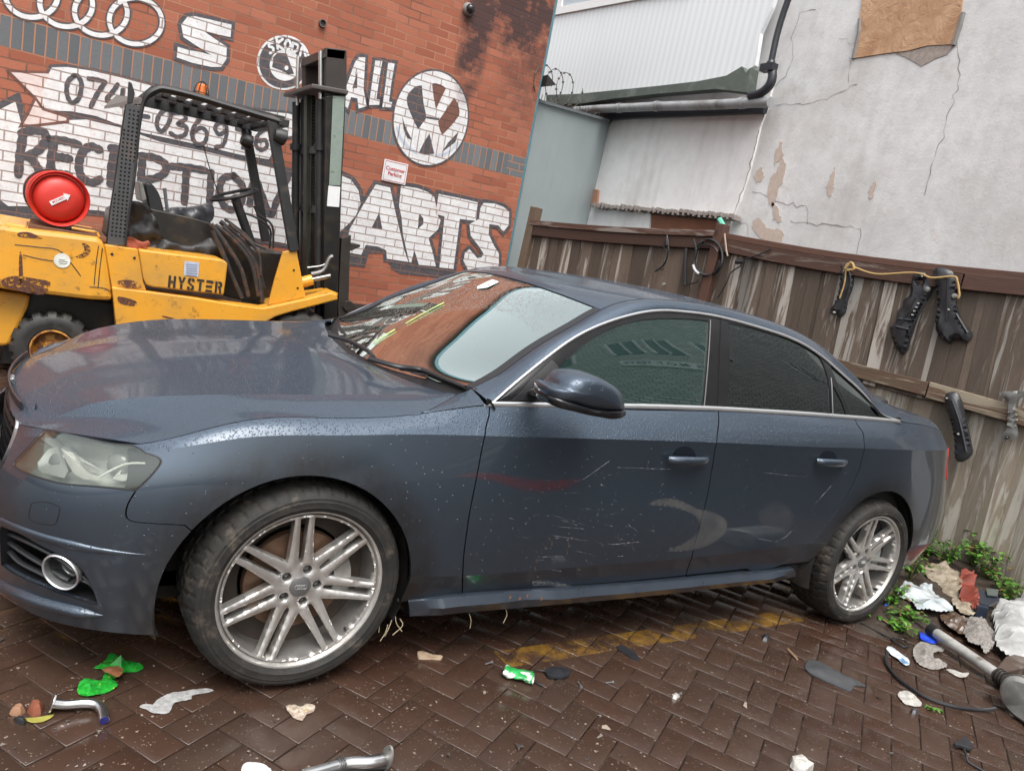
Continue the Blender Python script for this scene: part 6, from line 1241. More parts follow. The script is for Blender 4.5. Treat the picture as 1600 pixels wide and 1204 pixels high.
FK = empty('forklift', (0, 4.2, 0)); tag(FK, 'worn yellow and black gas forklift with its mast raised, parked against the graffiti wall', 'forklift')
def fp(px, Y=YN): return [atY(u, v, Y) for u, v in px]
def plate(name, px, th, mat, par=None, Y=YN, bev=.008, smooth=False):
    m = MB(); m.prism(fp(px, Y), (0, th, 0)); return m.build(name, mat, FK if par is None else par, smooth, bevel=bev)
cw = plate('counterweight', [(-75, 338), (0, 351), (36, 357), (100, 364), (152, 371), (161, 376), (165, 388), (170, 420), (176.5, 470.5), (140, 469), (76, 461.5), (24, 455.5), (4, 452), (-75, 440)], 1.06, MY, bev=.03)
plate('counterweight', [(-75, 445), (30, 458), (48, 461.6), (44, 480), (30, 510), (14, 540), (-75, 545)], .8, MY, Y=YN+.14, bev=.02)
plate('chassis', [(30, 440), (176, 466), (190, 470), (192, 560), (30, 560)], .5, MFG, Y=YN+.30)
plate('rear_panel', [(163.5, 382), (215, 389), (219, 406), (224, 440), (229, 454), (174.4, 448)], 1.02, MY, Y=YN+.02, bev=.006)
hp_ = plate('side_panel', [(216, 389), (270, 396), (345, 405), (353, 408), (356, 413), (353, 438), (349.7, 461), (300, 456), (240, 449), (229, 446), (224, 436), (219, 405)], .9, MY, Y=YN+.0, bev=.012)
plate('frame', [(174.4, 448), (230, 455), (299, 464), (367.5, 475.5), (410.6, 481), (422, 479), (478, 467), (517.5, 457), (526, 460), (528.5, 468), (495, 477), (457.5, 486.5), (430, 495), (414.4, 504), (413, 512), (411, 600), (196, 600), (182.4, 519.4), (177.4, 471.5)], .16, MY, Y=YN-.01, bev=.010)
m = MB(); a, b, c_, d = fp([(422, 478), (478, 466), (528, 458), (528, 462)], YN); m.prism([a, b, c_, c_+[0, 0, -.02], b+[0, 0, -.02], a+[0, 0, -.02]], (0, .34, 0)); m.build('mudguard', MY, FK)
plate('engine_bay', [(163, 384), (340, 398), (352, 410), (349, 462), (410, 478), (419, 476), (442, 396), (398, 392), (340, 352), (300, 340), (200, 318), (172, 330)], .55, MFG, Y=YN+.33)
tp = plate('tower_plate', [(442.5, 393.5), (463, 389.5), (470, 425), (477.5, 464), (419, 477), (430, 435)], .03, MY, Y=YN+.03, bev=.004)
m = MB()
for u, v in ((459, 422), (465, 450)): m.lathe([(0, .003), (.008, .003), (.008, -.01)], atY(u, v, YN+.03), (0, -1, 0), 10)
m.build('bolt_hole', MFG, tp)
m = MB()
for u, v in ((175, 397), (210, 403)): m.lathe([(0, .003), (.009, .003), (.009, -.01)], atY(u, v, YN+.02), (0, -1, 0), 10)
m.build('bolt_hole', MFG, FK)
m = MB(); a = atY(472, 441, YN+.12); b = atY(487, 437, YN+.12); m.tube([a-(b-a)*1.5, b], .042, 16); m.build('tilt_cylinder', MY, FK, True); m = MB(); c_ = atY(516, 431, YN+.12); m.tube([b, c_], .018, 10); m.tube(cr([atY(486, 428, 3.8), atY(505, 422, 3.8), atY(514, 404, 3.8), atY(520, 400, 3.8)], 4), .016, 8); m.tube(cr([atY(480, 418, 3.8), atY(505, 414, 3.8), atY(516, 402, 3.8)], 4), .006, 6); m.build('tilt_rod', simple('dull_rod', (.25, .24, .23), .3, .7), FK, True)
# lettering, stencilled, each letter of bars in a 4x5 cell
a, b = fp([(262, 449), (349, 459)], YN-.003); ux_ = (b-a); W_ = np.linalg.norm(ux_); ux_ /= W_; uz_ = np.array([0, 0, 1.])-ux_*ux_[2]; uz_ /= np.linalg.norm(uz_); H_ = np.linalg.norm(atY(262, 449, YN)-atY(263.5, 430, YN)); mlet = simple('stencil_black', (.025, .018, .015), .6)
GL = {'H': [[(0, 0), (.24, 0), (.24, 1), (0, 1)], [(.52, 0), (.76, 0), (.76, 1), (.52, 1)], [(.28, .42), (.48, .42), (.48, .6), (.28, .6)]],
      'Y': [[(.26, 0), (.50, 0), (.50, .44), (.26, .44)], [(0, 1), (.24, 1), (.46, .5), (.22, .5)], [(.52, 1), (.76, 1), (.54, .5), (.42, .62)]],
      'S': [[(.02, .6), (.26, .55), (.30, .82), (.38, .85), (.38, 1), (.16, 1), (.02, .86)], [(.42, 1), (.60, 1), (.74, .88), (.74, .74), (.52, .74), (.42, .84)], [(.10, .58), (.60, .26), (.74, .36), (.30, .60)], [(.0, .28), (.22, .28), (.32, .16), (.34, 0), (.14, 0), (.0, .12)], [(.38, 0), (.6, 0), (.74, .14), (.72, .32), (.52, .28), (.46, .16), (.38, .16)]],
      'T': [[(0, .82), (.76, .82), (.76, 1), (0, 1)], [(.26, 0), (.50, 0), (.50, .76), (.26, .76)]],
      'E': [[(0, .80), (.72, .80), (.72, 1), (0, 1)], [(0, .40), (.66, .40), (.66, .58), (0, .58)], [(0, 0), (.72, 0), (.72, .2), (0, .2)]],
      'R': [[(0, 0), (.24, 0), (.24, 1), (0, 1)], [(.30, 1), (.60, 1), (.76, .86), (.76, .62), (.62, .5), (.76, 0), (.52, 0), (.40, .46), (.30, .46), (.30, .6), (.5, .64), (.5, .82), (.30, .84)]]}
x0 = 0
for ch in 'HYSTER':
    m = MB()
    for pl in GL[ch]: m.prism([a+ux_*(x0+px_*W_/6*1.02)+uz_*(py_*H_) for px_, py_ in pl], (0, -.002, 0))
    m.build('letter', mlet, hp_); x0 += W_/6
m = MB(); m.prism(fp([(288.5, 407.5), (311.5, 410), (309.5, 433), (287, 430)], YN-.001), (0, -.002, 0)); st_ = m.build('data_sticker', simple('blue_grey_sticker', (.42, .46, .55), .4, var=.3, sc=40), hp_)
m = MB()
for k in range(6): m.prism(fp([(291, 412+k*3.4), (308, 414+k*3.4), (308, 415+k*3.4), (291, 413+k*3.4)], YN-.004), (0, -.001, 0))
m.build('print', simple('sticker_print', (.20, .22, .34), .6), st_)
c_ = atY(97, 407, YN-.002); m = MB(); m.lathe([(0, .003), (.046, .003), (.046, 0)], c_, (0, -1, 0), 30); dc = m.build('round_sticker', simple('sticker_offwhite', (.80, .80, .74), .4, dirt=(.45, .45, .4)), cw, True)
m = MB()
for k, (a0, a1) in enumerate(((92, 102), (91, 106), (93, 104))): p, q = atY(a0, 405+k*3, YN-.006), atY(a1, 406+k*3, YN-.006); m.beam(p, q, .002, .005)
m.build('print', simple('sticker_grey_print', (.3, .32, .3), .6), dc)
# chips and scrapes on the counterweight
mch = NT('bare_scrape'); v = mch.co(); mch.set(col=mch.mix(mch.noise(60, 4, .6, v), (.05, .03, .02), (.16, .05, .03)), rough=.8, alpha=mch.ramp(mch.noise(28, 7, .8, mch.co((1, 1, 1.6))), (.44, 0.), (.52, .95)))
for nm, px in (('scrape', [(3, 437), (24, 431), (60, 436), (78, 440), (76, 450), (68, 460), (40, 457), (8, 448)]), ('burn_mark', [(128, 380), (137, 382), (142, 390), (138, 398), (128, 403), (118, 401), (128, 396), (132, 389)]), ('scrape', [(28, 364), (42, 362), (54, 366), (66, 373), (50, 372), (30, 370)]), ('scrape', [(30, 398), (34, 398), (36, 440), (30, 440)]), ('dent_shadow', [(182, 440), (200, 437), (215, 441), (222, 450), (195, 449)]), ('scrape', [(185, 463), (212, 470), (210, 478), (188, 474)]), ('scrape', [(254, 493), (272, 497), (272, 499), (256, 496)])):
    m = MB(); m.prism(fp(cr(px, 3, True), YN-.012 if px[0][0] > 170 else YN-.002), (0, .0008, 0)); m.build(nm, mch.m, cw)
for px in ([(23, 382), (60, 386), (90, 390), (106, 405), (118, 420), (126, 431)], [(36, 398), (60, 404), (85, 408)], [(154, 384), (150, 412), (147, 445)], [(160, 387), (156, 420), (153, 450)], [(140, 448), (155, 449), (168, 452), (174, 456)]):
    m = MB(); m.tube(cr(fp(px, YN-.001), 3), .0028, 5); m.build('scratch', mlet, cw)
m = MB(); m.tube(cr(fp([(112, 356), (140, 361), (151, 363), (155, 370)], YN+.05), 4), .008, 8); m.build('lift_handle', MY, cw, True)
# gas bottle
gc = atY(93, 311, YN+.12); GA = np.array([-.11, .99, .02]); GA /= np.linalg.norm(GA); MG_ = NT('red_gas_bottle'); v = MG_.co(); c = MG_.mix(MG_.noise(5, 6, .7, v), (.50, .018, .012), (.60, .045, .03)); c = MG_.mix(MG_.ramp(MG_.noise(14, 7, .75, v), (.6, 0.), (.68, .6)), c, (.20, .05, .03)); MG_.set(col=c, rough=.5, coat=.08); MG_ = MG_.m
m = MB(); m.lathe([(.0, -.022), (.07, -.021), (.11, -.008), (.138, .018), (.150, .045), (.155, .08), (.157, .52), (.14, .58), (.05, .62), (0, .62)], gc, GA, 48); gb = m.build('gas_bottle', MG_, FK, True, autos=False)
m = MB(); m.lathe([(.152, .045), (.170, .02), (.174, -.005), (.170, -.012), (.160, .0), (.152, .045)], gc, GA, 48); m.lathe([(.158, .20), (.163, .20), (.163, .23), (.158, .23)], gc, GA, 40); m.build('rim_ring', MG_, gb, True)
m = MB(); m.lathe([(.160, .36), (.166, .36), (.166, .41), (.160, .41)], gc, GA, 40); m.build('strap', MFB, gb, True); m = MB(); m.lathe([(.160, .10), (.164, .10), (.164, .125), (.160, .125)], gc, GA, 40); m.build('strap', MFB, gb, True)
# arrow label on the bottle's end
d_ = np.array([.80, 0, .60]); d_ -= GA*(d_ @ GA); d_ /= np.linalg.norm(d_); e_ = -np.cross(d_, -GA)*-1; e_ = np.cross(-GA, d_); lc = gc-GA*.0245+np.array([0, 0, .0]); m = MB()
m.prism([lc+d_*x+e_*y for x, y in ((-.062, -.014), (.034, -.014), (.034, -.026), (.066, .0), (.034, .026), (.034, .014), (-.062, .014))], (0, -.004, 0)); al = m.build('arrow_label', MSW, gb)
sign_text('M2U4ED', .021, MRED, al, lc-GA*.0035-d_*.01, d_, e_)
m = MB(); q = atY(36, 352, YN+.10); m.box(q-[.09, 0, .12], q+[.02, .5, .0]); m.build('bottle_cradle', MY, FK, bevel=.01)
m = MB(); q = atY(50, 352, YN+.08); m.box(q-[.02, 0, .03], q+[.42, .75, .005]); m.build('cradle_tray', MRUST, FK, bevel=.004)
# overhead guard
YT = YN+.04; YF = YN+.92
near = cr([atY(u, v, YT) for u, v in [(192, 384), (199, 330), (208, 270), (214, 205), (219, 168), (227, 149), (243, 139), (258, 139), (300, 149), (350, 164), (400, 179), (436, 190)]], 4)
m = MB(); rn = np.interp(np.arange(len(near)), [0, 12, 18, 21, 60], [.010, .010, .018, .032, .032]); m.tube(near+np.array([.012, 0, 0]), rn, 10, flat=.8); far = near+np.array([0, YF-YT, 0]); og = m.build('overhead_guard', MFB, FK, True); m = MB(); m.tube(far, .03, 10, flat=.8); m.build('guard_tube', MFB, og, True)
m = MB(); pl = fp([(197.7, 162), (222, 166), (214, 235), (205, 310), (195, 383), (167.4, 382.8), (173, 329), (180, 285), (187, 235)], YT+.02)
P2 = np.array([[p[0], p[2]] for p in pl]); H = []
o_ = atY(196, 168, YT+.02); dn_ = atY(180, 372, YT+.02)-o_; Ld = np.linalg.norm(dn_); dn_ /= Ld; pr_ = np.array([-dn_[2], 0, dn_[0]]); pr_ = -pr_ if pr_[0] < 0 else pr_
for i in range(int(Ld/.026)):
    for j in range(-2, 9):
        c = o_+dn_*(i*.026+.01)+pr_*(-.045+j*.024); c2 = np.array([c[0], c[2]]); q = c2+np.array([(cos(t)*.0075, sin(t)*.0075) for t in np.linspace(0, 2*pi, 6, endpoint=False)])
        if inside(P2, q).all() and inside(inset(P2, .008), c2[None]).all(): H.append(q)
VV, FF = triang(P2, .2, H, pad=0); n = len(VV); A_ = np.c_[VV[:, 0], np.full(n, YT+.02), VV[:, 1]]; m.add(np.vstack([A_, A_+[0, .004, 0]]), [tuple(f) for f in FF]+[tuple(f[::-1]+n) for f in FF]); m.build('perforated_panel', simple('grey_perforated_steel', (.060, .060, .062), .5, var=.3, dirt=(.12, .09, .07), dsc=6, dcut=(.55, .7)), og); m = MB(); m.prism([p+np.array([0, .05, 0]) for p in pl], (0, .10, 0)); m.build('dark_backing_box', MVD, og)  # dark box added behind the perforated panel so its holes look dark
m = MB(); 
fp0 = [atY(u, v, YT) for u, v in ((424, 188), (459, 392))]; m.beam(fp0[0], fp0[1], .05, .07, up=(1, 0, 0)); m.build('front_post', MFB, og, bevel=.006); m = MB(); m.beam(fp0[0]+[0, YF-YT, 0], fp0[1]+[0, YF-YT, 0], .05, .07, up=(1, 0, 0)); m.build('front_post', MFB, og, bevel=.006)
# roof slats and rear cross pieces
zr = [p for p in near if p[2] > 1.93]; m = MB(); xs_ = np.linspace(near[24][0], near[-1][0], 9)
for i, x in enumerate(xs_):
    z = np.interp(x, near[22:, 0], near[22:, 2]); m.box((x-.022, YT, z-.012), (x+.022, YF, z+.018))
m.beam(near[-1]+[.03, -.03, 0], far[-1]+[.03, .03, 0], .07, .05); m.beam((near[-1]+far[-1])/2, (near[26]+far[26])/2, .05, .03); m.build('roof_grid', MFB, og, bevel=.004)
z_ = near[26][2]; m = MB(); m.prism([near[22]+[-.0, 0, .01], near[-1]+[.04, 0, .03], near[-1]+[.04, 0, .045], near[24]+[0, 0, .035]], (0, .05, 0)); m.build('roof_rail', MFB, og, bevel=.004); m = MB(); m.prism([p+np.array([0, YF-YT-.05, 0]) for p in (near[22]+[-.0, 0, -.03], near[-1]+[.04, 0, -.03], near[-1]+[.04, 0, .045], near[24]+[0, 0, .035])], (0, .05, 0)); m.build('roof_rail', MFB, og, bevel=.004)
m = MB(); m.prism([near[17]+[0, .02, 0], near[18]+[0, .02, 0], near[18]+[-.10, .9, .05], near[16]+[-.16, .9, .0]], (0, .02, .02)); m.build('rear_corner_plate', simple('grey_plate', (.15, .14, .13), .6), og)
m = MB(); m.prism(fp([(199, 162), (207, 162), (211, 146), (206, 130), (201, 127), (200, 140)], YT+.10), (0, .03, 0)); m.build('grab_fin', MFB, og, bevel=.004)
bc_ = atY(314, 150, YN+.5); m = MB(); m.lathe([(0, .085), (.025, .082), (.036, .07), (.038, 0), (0, 0)], bc_, (0, 0, 1), 20); be = m.build('beacon', simple('orange_lens', (.70, .17, .03), .2, coat=.5), FK, True)
m = MB(); 
for k in range(3): m.tube([bc_+[.052*cos(t)*cos(k*pi/3), .052*cos(t)*sin(k*pi/3), .10*sin(t)] for t in np.linspace(0, pi, 14)], .0035, 5)
m.tube([bc_+[.052*cos(t), .052*sin(t), .02] for t in np.linspace(0, 2*pi, 20, endpoint=False)], .0035, 5, closed=True); m.build('beacon_cage', MFB, be, True)
for px, Y in (((438, 213), YN+.02), ((386, 221), YN+.80)):
    c = atY(*px, Y); m = MB(); m.lathe([(0, -.05), (.035, -.045), (.05, -.02), (.056, .03), (.05, .035), (0, .03)], c, (1, .1, -.1), 22); m.tube([c+[0, .0, .05], c+[-.02, .02, .11]], .008, 6); m.build('work_lamp', MFB, og, True)
# seat, torn cushions, steering
sb = [(226, 288), (234, 286), (241, 291), (250, 306), (258, 336), (266, 366), (264, 378), (252, 380), (243, 374), (235, 340), (230, 312)]
m = MB(); m.prism(fp(cr(sb, 3, True), YN+.36), (0, .42, 0)); se = m.build('seat', simple('cracked_black_vinyl', (.022, .023, .025), .42, var=.4, bump=.3), FK, True, bevel=.02, autos=True)
m = MB(); m.prism(fp([(216, 283), (223, 285), (230, 313), (221, 316)], YN+.34), (0, .4, 0)); m.build('seat_back_panel', simple('pale_panel', (.33, .35, .33), .5, dirt=(.15, .14, .12)), se, bevel=.01)
m = MB(); m.tube(fp([(257, 294), (260, 318), (264, 345)], YN+.5), .012, 8); m.build('lever', simple('lever_grey', (.22, .23, .24), .4, .4), FK, True)
def crumple(name, px, Y, dep, mat, par, amp=.03, st=.03, sc=14, seed=0, label=None):
    P = fp(cr(px, 3, True), Y); P2 = np.array([[p[0], p[2]] for p in P]); VV, FF = triang(P2, st); r_ = np.random.default_rng(seed); h = np.zeros(len(VV))
    for k in range(14):
        a = r_.uniform(0, 2*pi); f = r_.uniform(.5, 1.6)*sc; h += np.abs(np.sin(VV[:, 0]*f*cos(a)+VV[:, 1]*f*sin(a)+r_.uniform(0, 6)))/(1+.25*k)
    h = (h-h.mean())*amp; V = np.c_[VV[:, 0], Y+h, VV[:, 1]]; n = len(V); F = [tuple(f[::-1]) for f in FF]+[tuple(f+n) for f in FF]+[(a, b, b+n, a+n) for a, b in rim_edges(FF)]
    return mk(name, np.vstack([V, V+[0, dep, 0]]), F, mat, par, True)
crumple('torn_cushion', [(264, 330), (282, 325), (300, 326), (318, 322), (333, 320), (334, 340), (326, 350), (322, 370), (318, 388), (312, 378), (306, 366), (300, 382), (292, 392), (284, 378), (276, 356), (268, 345)], YN+.42, .2, simple('torn_black_vinyl', (.05, .052, .058), .3, var=.9, sc=10), FK, .035, .02, 26, 3)
crumple('torn_flap', [(290, 362), (304, 352), (306, 366), (298, 384), (291, 392), (292, 376)], YN+.36, .02, simple('grey_vinyl_back', (.17, .19, .21), .4, var=.4), FK, .02, .02, 30, 5)
crumple('floor_cover', [(200, 320), (226, 318), (244, 340), (256, 372), (300, 384), (330, 372), (352, 402), (340, 404), (270, 396), (200, 386)], YN+.30, .05, simple('black_cover', (.018, .017, .018), .5, var=.6, sc=8), FK, .03, .03, 22, 9)
crumple('red_rag', [(196, 372), (206, 371), (222, 378), (232, 376), (234, 384), (222, 391), (200, 388)], YN+.06, .02, simple('rusty_red_cloth', (.26, .06, .03), .8, var=.4), FK, .015, .02, 40, 11)
sc_ = atY(366, 304, YN+.55); sn = np.array([-.42, -.05, .90]); sn /= np.linalg.norm(sn); X_ = np.cross([0, 1., 0], sn); X_ /= np.linalg.norm(X_); Y2 = np.cross(sn, X_)
m = MB(); m.tube([sc_+.175*(cos(a)*X_+sin(a)*Y2) for a in np.linspace(0, 2*pi, 36, endpoint=False)], .013, 8, closed=True)
for a in (.3, 2.4, 4.5): m.tube([sc_-sn*.03, sc_+.17*(cos(a)*X_+sin(a)*Y2)], .009, 6)
m.lathe([(0, .0), (.035, -.01), (.035, -.06), (0, -.07)], sc_, sn, 16); m.tube([sc_-sn*.05, atY(394, 384, YN+.55)], .035, 10); m.build('steering_wheel', MFB, FK, True)
m = MB(); m.tube(cr(fp([(397, 322), (404, 335), (425, 352), (427, 388)], YN+.5), 4), .009, 6); m.build('control_lever', MFB, FK, True); m = MB(); m.tube(cr(fp([(372, 330), (400, 340), (422, 358), (421, 388)], YN+.6), 4), .009, 6); m.build('control_lever', MFB, FK, True); m = MB(); m.tube(cr(fp([(318, 228), (326, 258), (335, 285), (345, 310)], YN+.8), 4), .004, 5); m.build('hanging_wire', MFB, FK, True)
m = MB()
for k, (p0, p1, p2, p3) in enumerate([((330, 350), (352, 380), (376, 420), (388, 463)), ((336, 352), (362, 372), (392, 410), (404, 462)), ((344, 346), (372, 370), (398, 405), (412, 450)), ((332, 360), (350, 400), (362, 430), (378, 466)), ((348, 354), (380, 384), (402, 420), (410, 470)), ((351, 342), (378, 362), (396, 380), (415, 388)), ((358, 350), (384, 372), (404, 396), (408, 430))]):
    m.tube(cr(fp([p0, p1, p2, p3], YN+.16+.02*(k % 3)), 5), .017 if k < 5 else .011, 8)
m.build('hydraulic_hoses', simple('dusty_hose', (.035, .032, .032), .5, var=.5, dirt=(.12, .06, .04), dsc=15), FK, True)
# mast
YM = 3.95; DM = .66
outer = fp([(509, 150), (541, 146), (534, 300), (527, 500), (524, 560), (506, 560), (506, 461), (507, 300)], YM)
m = MB(); m.prism(outer, (0, .11, 0)); m.prism([p+np.array([0, DM, 0]) for p in outer], (0, .11, 0)); 
lo_, hi_ = np.array(outer[4])*.0+atY(516, 520, YM), atY(524, 150, YM)
mast = m.build('mast', MFG, FK, bevel=.008)
inner = fp([(500, 148), (512, 146), (511, 300), (509, 500), (498, 500), (499, 300)], YM+.10); m = MB(); m.prism(inner, (0, .05, 0)); m.prism([p+np.array([0, DM-.16, 0]) for p in inner], (0, .05, 0)); m.build('inner_mast', MFB, mast, bevel=.004)
upn = fp([(510, 74), (542, 78), (542, 150), (509, 150)], YM+.02); m = MB(); m.prism(upn, (0, .09, 0)); m.prism([p+np.array([0, DM-.08, 0]) for p in upn], (0, .09, 0)); a, b = atY(510, 75, YM+.02), atY(541, 79, YM+.02); m.prism([a, b, b+[0, 0, -.07], a+[0, 0, -.07]], (0, DM, 0)); 
a, b = atY(512, 100, YM+.3), atY(536, 100, YM+.3); m.prism([a+[0, 0, .1], b+[0, 0, .1], b-[0, 0, .18], a-[0, 0, .18]], (0, .10, 0)); m.build('top_section', simple('brown_black_steel', (.035, .028, .024), .5, var=.4), mast, bevel=.006)
a = atY(508, 137, YM-.03); b = atY(545, 141, YM-.03); m = MB(); m.prism([a+[-.10, 0, 0], b, b+[0, 0, -.035], a+[-.10, 0, -.035]], (0, DM+.16, 0)); m.build('cross_plate', simple('grey_brown_plate', (.07, .06, .055), .55, var=.4), mast, bevel=.008)
for nm, px0, px1, Y, r_ in (('lift_rod', (501, 80), (501, 160), YM+.10, .017), ('lift_rod', (466, 88), (464, 165), YM+DM-.02, .016)):
    m = MB(); m.tube([atY(*px0, Y), atY(*px1, Y)], r_, 12); m.build(nm, simple('bright_rod', (.75, .75, .75), .18, .9), mast, True)
for px0, px1, Y, r_ in (((500, 155), (497, 500), YM+.10, .030), ((463, 160), (460, 500), YM+DM, .032)):
    m = MB(); m.tube([atY(*px0, Y), atY(*px1, Y)], r_, 14); m.tube([atY(px0[0]-1, 225, Y), atY(px0[0]-1, 235, Y)], r_*1.5, 12); m.build('lift_cylinder', MFB, mast, True)
m = MB(); A_ = atY(480, 150, YM+.42); B_ = atY(478, 500, YM+.42); m.beam(A_, B_, .09, .03, up=(1, 0, 0)); m.build('hose_track', simple('green_black_grease', (.03, .034, .022), .5, var=.6), mast)
m = MB(); A_ = atY(489, 152, YM+.32); B_ = atY(486, 430, YM+.32)
for k in range(56): p = A_+(B_-A_)*k/56; m.box(p-[.012, .012, .010], p+[.012, .012, .010])
m.build('lift_chain', MFG, mast)
m = MB()
for v_ in (235, 330, 440, 500):
    m = MB(); p = atY(505, v_, YM+.08); m.box(p-[.03, 0, .03], p+[.03, DM, .03]); m.build('cross_member', MFB, mast, bevel=.004)
m = MB(); m.prism(fp([(520, 150), (538.5, 151), (531.5, 290), (514, 289)], YM-.004), (0, -.004, 0)); m.build('pale_strip', simple('chalky_green_strip', (.22, .27, .235), .45, var=.25, sc=20, dirt=(.12, .12, .1), dsc=20, dcut=(.6, .66)), mast)
m = MB(); m.prism(fp([(513, 290), (531.5, 292), (529.6, 323.6), (510.6, 322)], YM-.005), (0, -.004, 0)); m.build('white_notice', MSW, mast)
m = MB(); m.prism(fp([(534, 372), (549, 367), (547, 400), (544, 500), (532, 560), (528, 480)], YM+.02), (0, .08, 0)); m.prism(fp([(545, 380), (563, 382), (563, 386), (546, 393)], YM+.02), (0, .7, 0)); m.prism(fp([(540, 470), (548, 470), (559, 480), (558, 484), (540, 486), (536, 480)], YM+.0), (0, .12, 0)); m.build('carriage', simple('brown_carriage', (.028, .022, .018), .5, var=.5), mast, bevel=.005)
m = MB(); a = atY(536, 560, YM+.1); m.box(a+[0, 0, -.05], a+[.95, .12, -.01]); m.box(a+[0, .5, -.05], a+[.95, .62, -.01]); m.build('fork', MRUST, mast, bevel=.005)
# wheels
def fwheel(cx, cz, r, wd, Y, rim_r, name='wheel'):
    c = np.array([cx, Y, cz]); m = MB(); n = 96; V = []; prof = [(rim_r, .03), (rim_r+.01, -.004), (rim_r+.04, -.008), (r*.80, -.012), (r*.90, .0), (r*.965, .012), (r, .035), (r, wd/2), (r, wd-.035), (r*.9, wd), (rim_r, wd)]
    for i, (rr, h) in enumerate(prof):
        for j in range(n):
            blk = (j % 6) < 4; d = 0 if blk or i < 5 or i > 8 else -.022; a = 2*pi*j/n; V.append(c+[(rr+d)*cos(a), h, (rr+d)*sin(a)])
    k = len(prof); m.add(V, [(i*n+j, i*n+(j+1) % n, (i+1)*n+(j+1) % n, (i+1)*n+j) for i in range(k-1) for j in range(n)]); w = m.build(name, simple('solid_tyre', (.022, .021, .020), .6, var=.4, dirt=(.06, .055, .045), dsc=7), FK, True)
    m = MB(); m.lathe([(rim_r+.004, -.002), (rim_r-.008, -.004), (rim_r-.014, .03), (rim_r*.78, .06), (rim_r*.72, .065), (rim_r*.45, .055), (rim_r*.40, .02), (0, .02)], c, (0, 1, 0), 48); rm = m.build('rim', simple('rusty_yellow_rim', (.48, .22, .03), .6, dirt=(.14, .05, .02), dsc=18, dcut=(.42, .55)), w, True)
    m = MB()
    for j in range(6): a = 2*pi*j/6+.3; m.tube([c+[rim_r*.6*cos(a), .045, rim_r*.6*sin(a)], c+[rim_r*.6*cos(a), .065, rim_r*.6*sin(a)]], .012, 6)
    m.build('wheel_nuts', MRUST, w)
    return w
p = atY(79, 543, YN+.02); fwheel(p[0]+.01, .233, .238, .17, YN+.02, .125)
p = atY(480, 487, YN+.03); fwheel(p[0], p[2]-.345, .345, .2, YN+.03, .17); m = MB(); m.box((-.9, YN+.25, .06), (1.1, YN+.9, .55)); m.build('underframe', MFG, FK)
# far wheels
for o in [o for o in FK.children if o.name.startswith('wheel')]:
    c = o.copy(); S.collection.objects.link(c); c.location = (0, .88, 0)
# ================================================================ LITTER AND WEEDS ON THE GROUND
def gz(px, Z=0.): return np.array([atZ(u, v, Z) for u, v in px])
def sheet(name, px, mat, label, cat, amp=.02, sc=30, seed=0, lift=.004, curl=.0, th=.0012, st=.012, grow=0., parent=None, group=None, base=0.):
    """a crumpled sheet lying on the ground: traced outline, folds, a little thickness"""
    P = gz(cr(px, 3, True), base)[:, :2]; VV, FF = triang(P, st); r_ = np.random.default_rng(seed); h = np.zeros(len(VV)); c = P.mean(0)
    for k in range(16):
        a = r_.uniform(0, 2*pi); f = r_.uniform(.35, 1.7)*sc; wq = VV-c+.25/sc*np.stack([np.sin(VV[:, 1]*sc*.9+k), np.cos(VV[:, 0]*sc*1.1+2*k)], 1); q = wq @ np.array([cos(a), sin(a)]); h += (1-np.abs(np.sin(q*f+r_.uniform(0, 6))))**1.3/(1+.3*k)
    h = (h-h.min())/(h.max()-h.min()+1e-9); ed = np.min(np.linalg.norm(VV[:, None]-P[None], axis=2), 1); m_ = np.clip(ed/.05, .10, 1)**.9
    z = base+lift+amp*h*m_+curl*np.clip(1-ed/.02, 0, 1)*r_.uniform(0, 1, len(VV)); n = len(VV); V = np.c_[VV+r_.normal(0, st*.05, VV.shape), z]
    F = [tuple(f) for f in FF]+[tuple(f[::-1]+n) for f in FF]+[(b, a, a+n, b+n) for a, b in rim_edges(FF)]
    o = mk(name, np.vstack([V, V-[0, 0, th]]), F, mat, parent, True); o.data.set_sharp_from_angle(angle=radians(35))
    if parent is None: tag(o, label, cat, group)
    return o
def stuffmat(name, a, b, sc=40, rough=.35, alpha=None, wet=.3, third=None, tc=(.55, .62)):
    t = NT(name); v = t.co(); c = t.mix(t.ramp(t.noise(sc, 5, .65, v), (.4, 0.), (.6, 1.)), a, b)
    if third: c = t.mix(t.ramp(t.noise(sc*.8, 3, .6, t.co(loc=(3, 1, 2))), (tc[0], 0.), (tc[1], 1.)), c, third)
    t.set(col=c, rough=rough, coat=wet)
    if alpha is not None: t.set(alpha=alpha)
    return t.m
MGW = stuffmat('green_foil', (.012, .22, .02), (.03, .38, .05), 60, .22, third=(.55, .50, .05), tc=(.62, .68)); MCLR = stuffmat('clear_plastic', (.42, .42, .41), (.60, .60, .60), 90, .12, alpha=.55, wet=.8); MPAP = stuffmat('wet_paper', (.32, .30, .27), (.50, .49, .46), 50, .6)
sheet('crisp_packet', [(147, 1046), (160, 1038), (172, 1023), (182, 1026), (190, 1032), (205, 1036), (224, 1043), (216, 1050), (196, 1052), (180, 1062), (160, 1063), (164, 1052)], MGW, 'crumpled bright green crisp packet, upper of the two green pieces', 'litter', .055, 40, 1, group='green crisp packet pieces')
sheet('crisp_packet', [(120, 1082), (127, 1066), (140, 1064), (158, 1066), (168, 1060), (184, 1072), (170, 1082), (150, 1088), (132, 1090)], MGW, 'crumpled green packet scrap with red print, lower of the two green pieces', 'litter', .045, 40, 2, group='green crisp packet pieces')
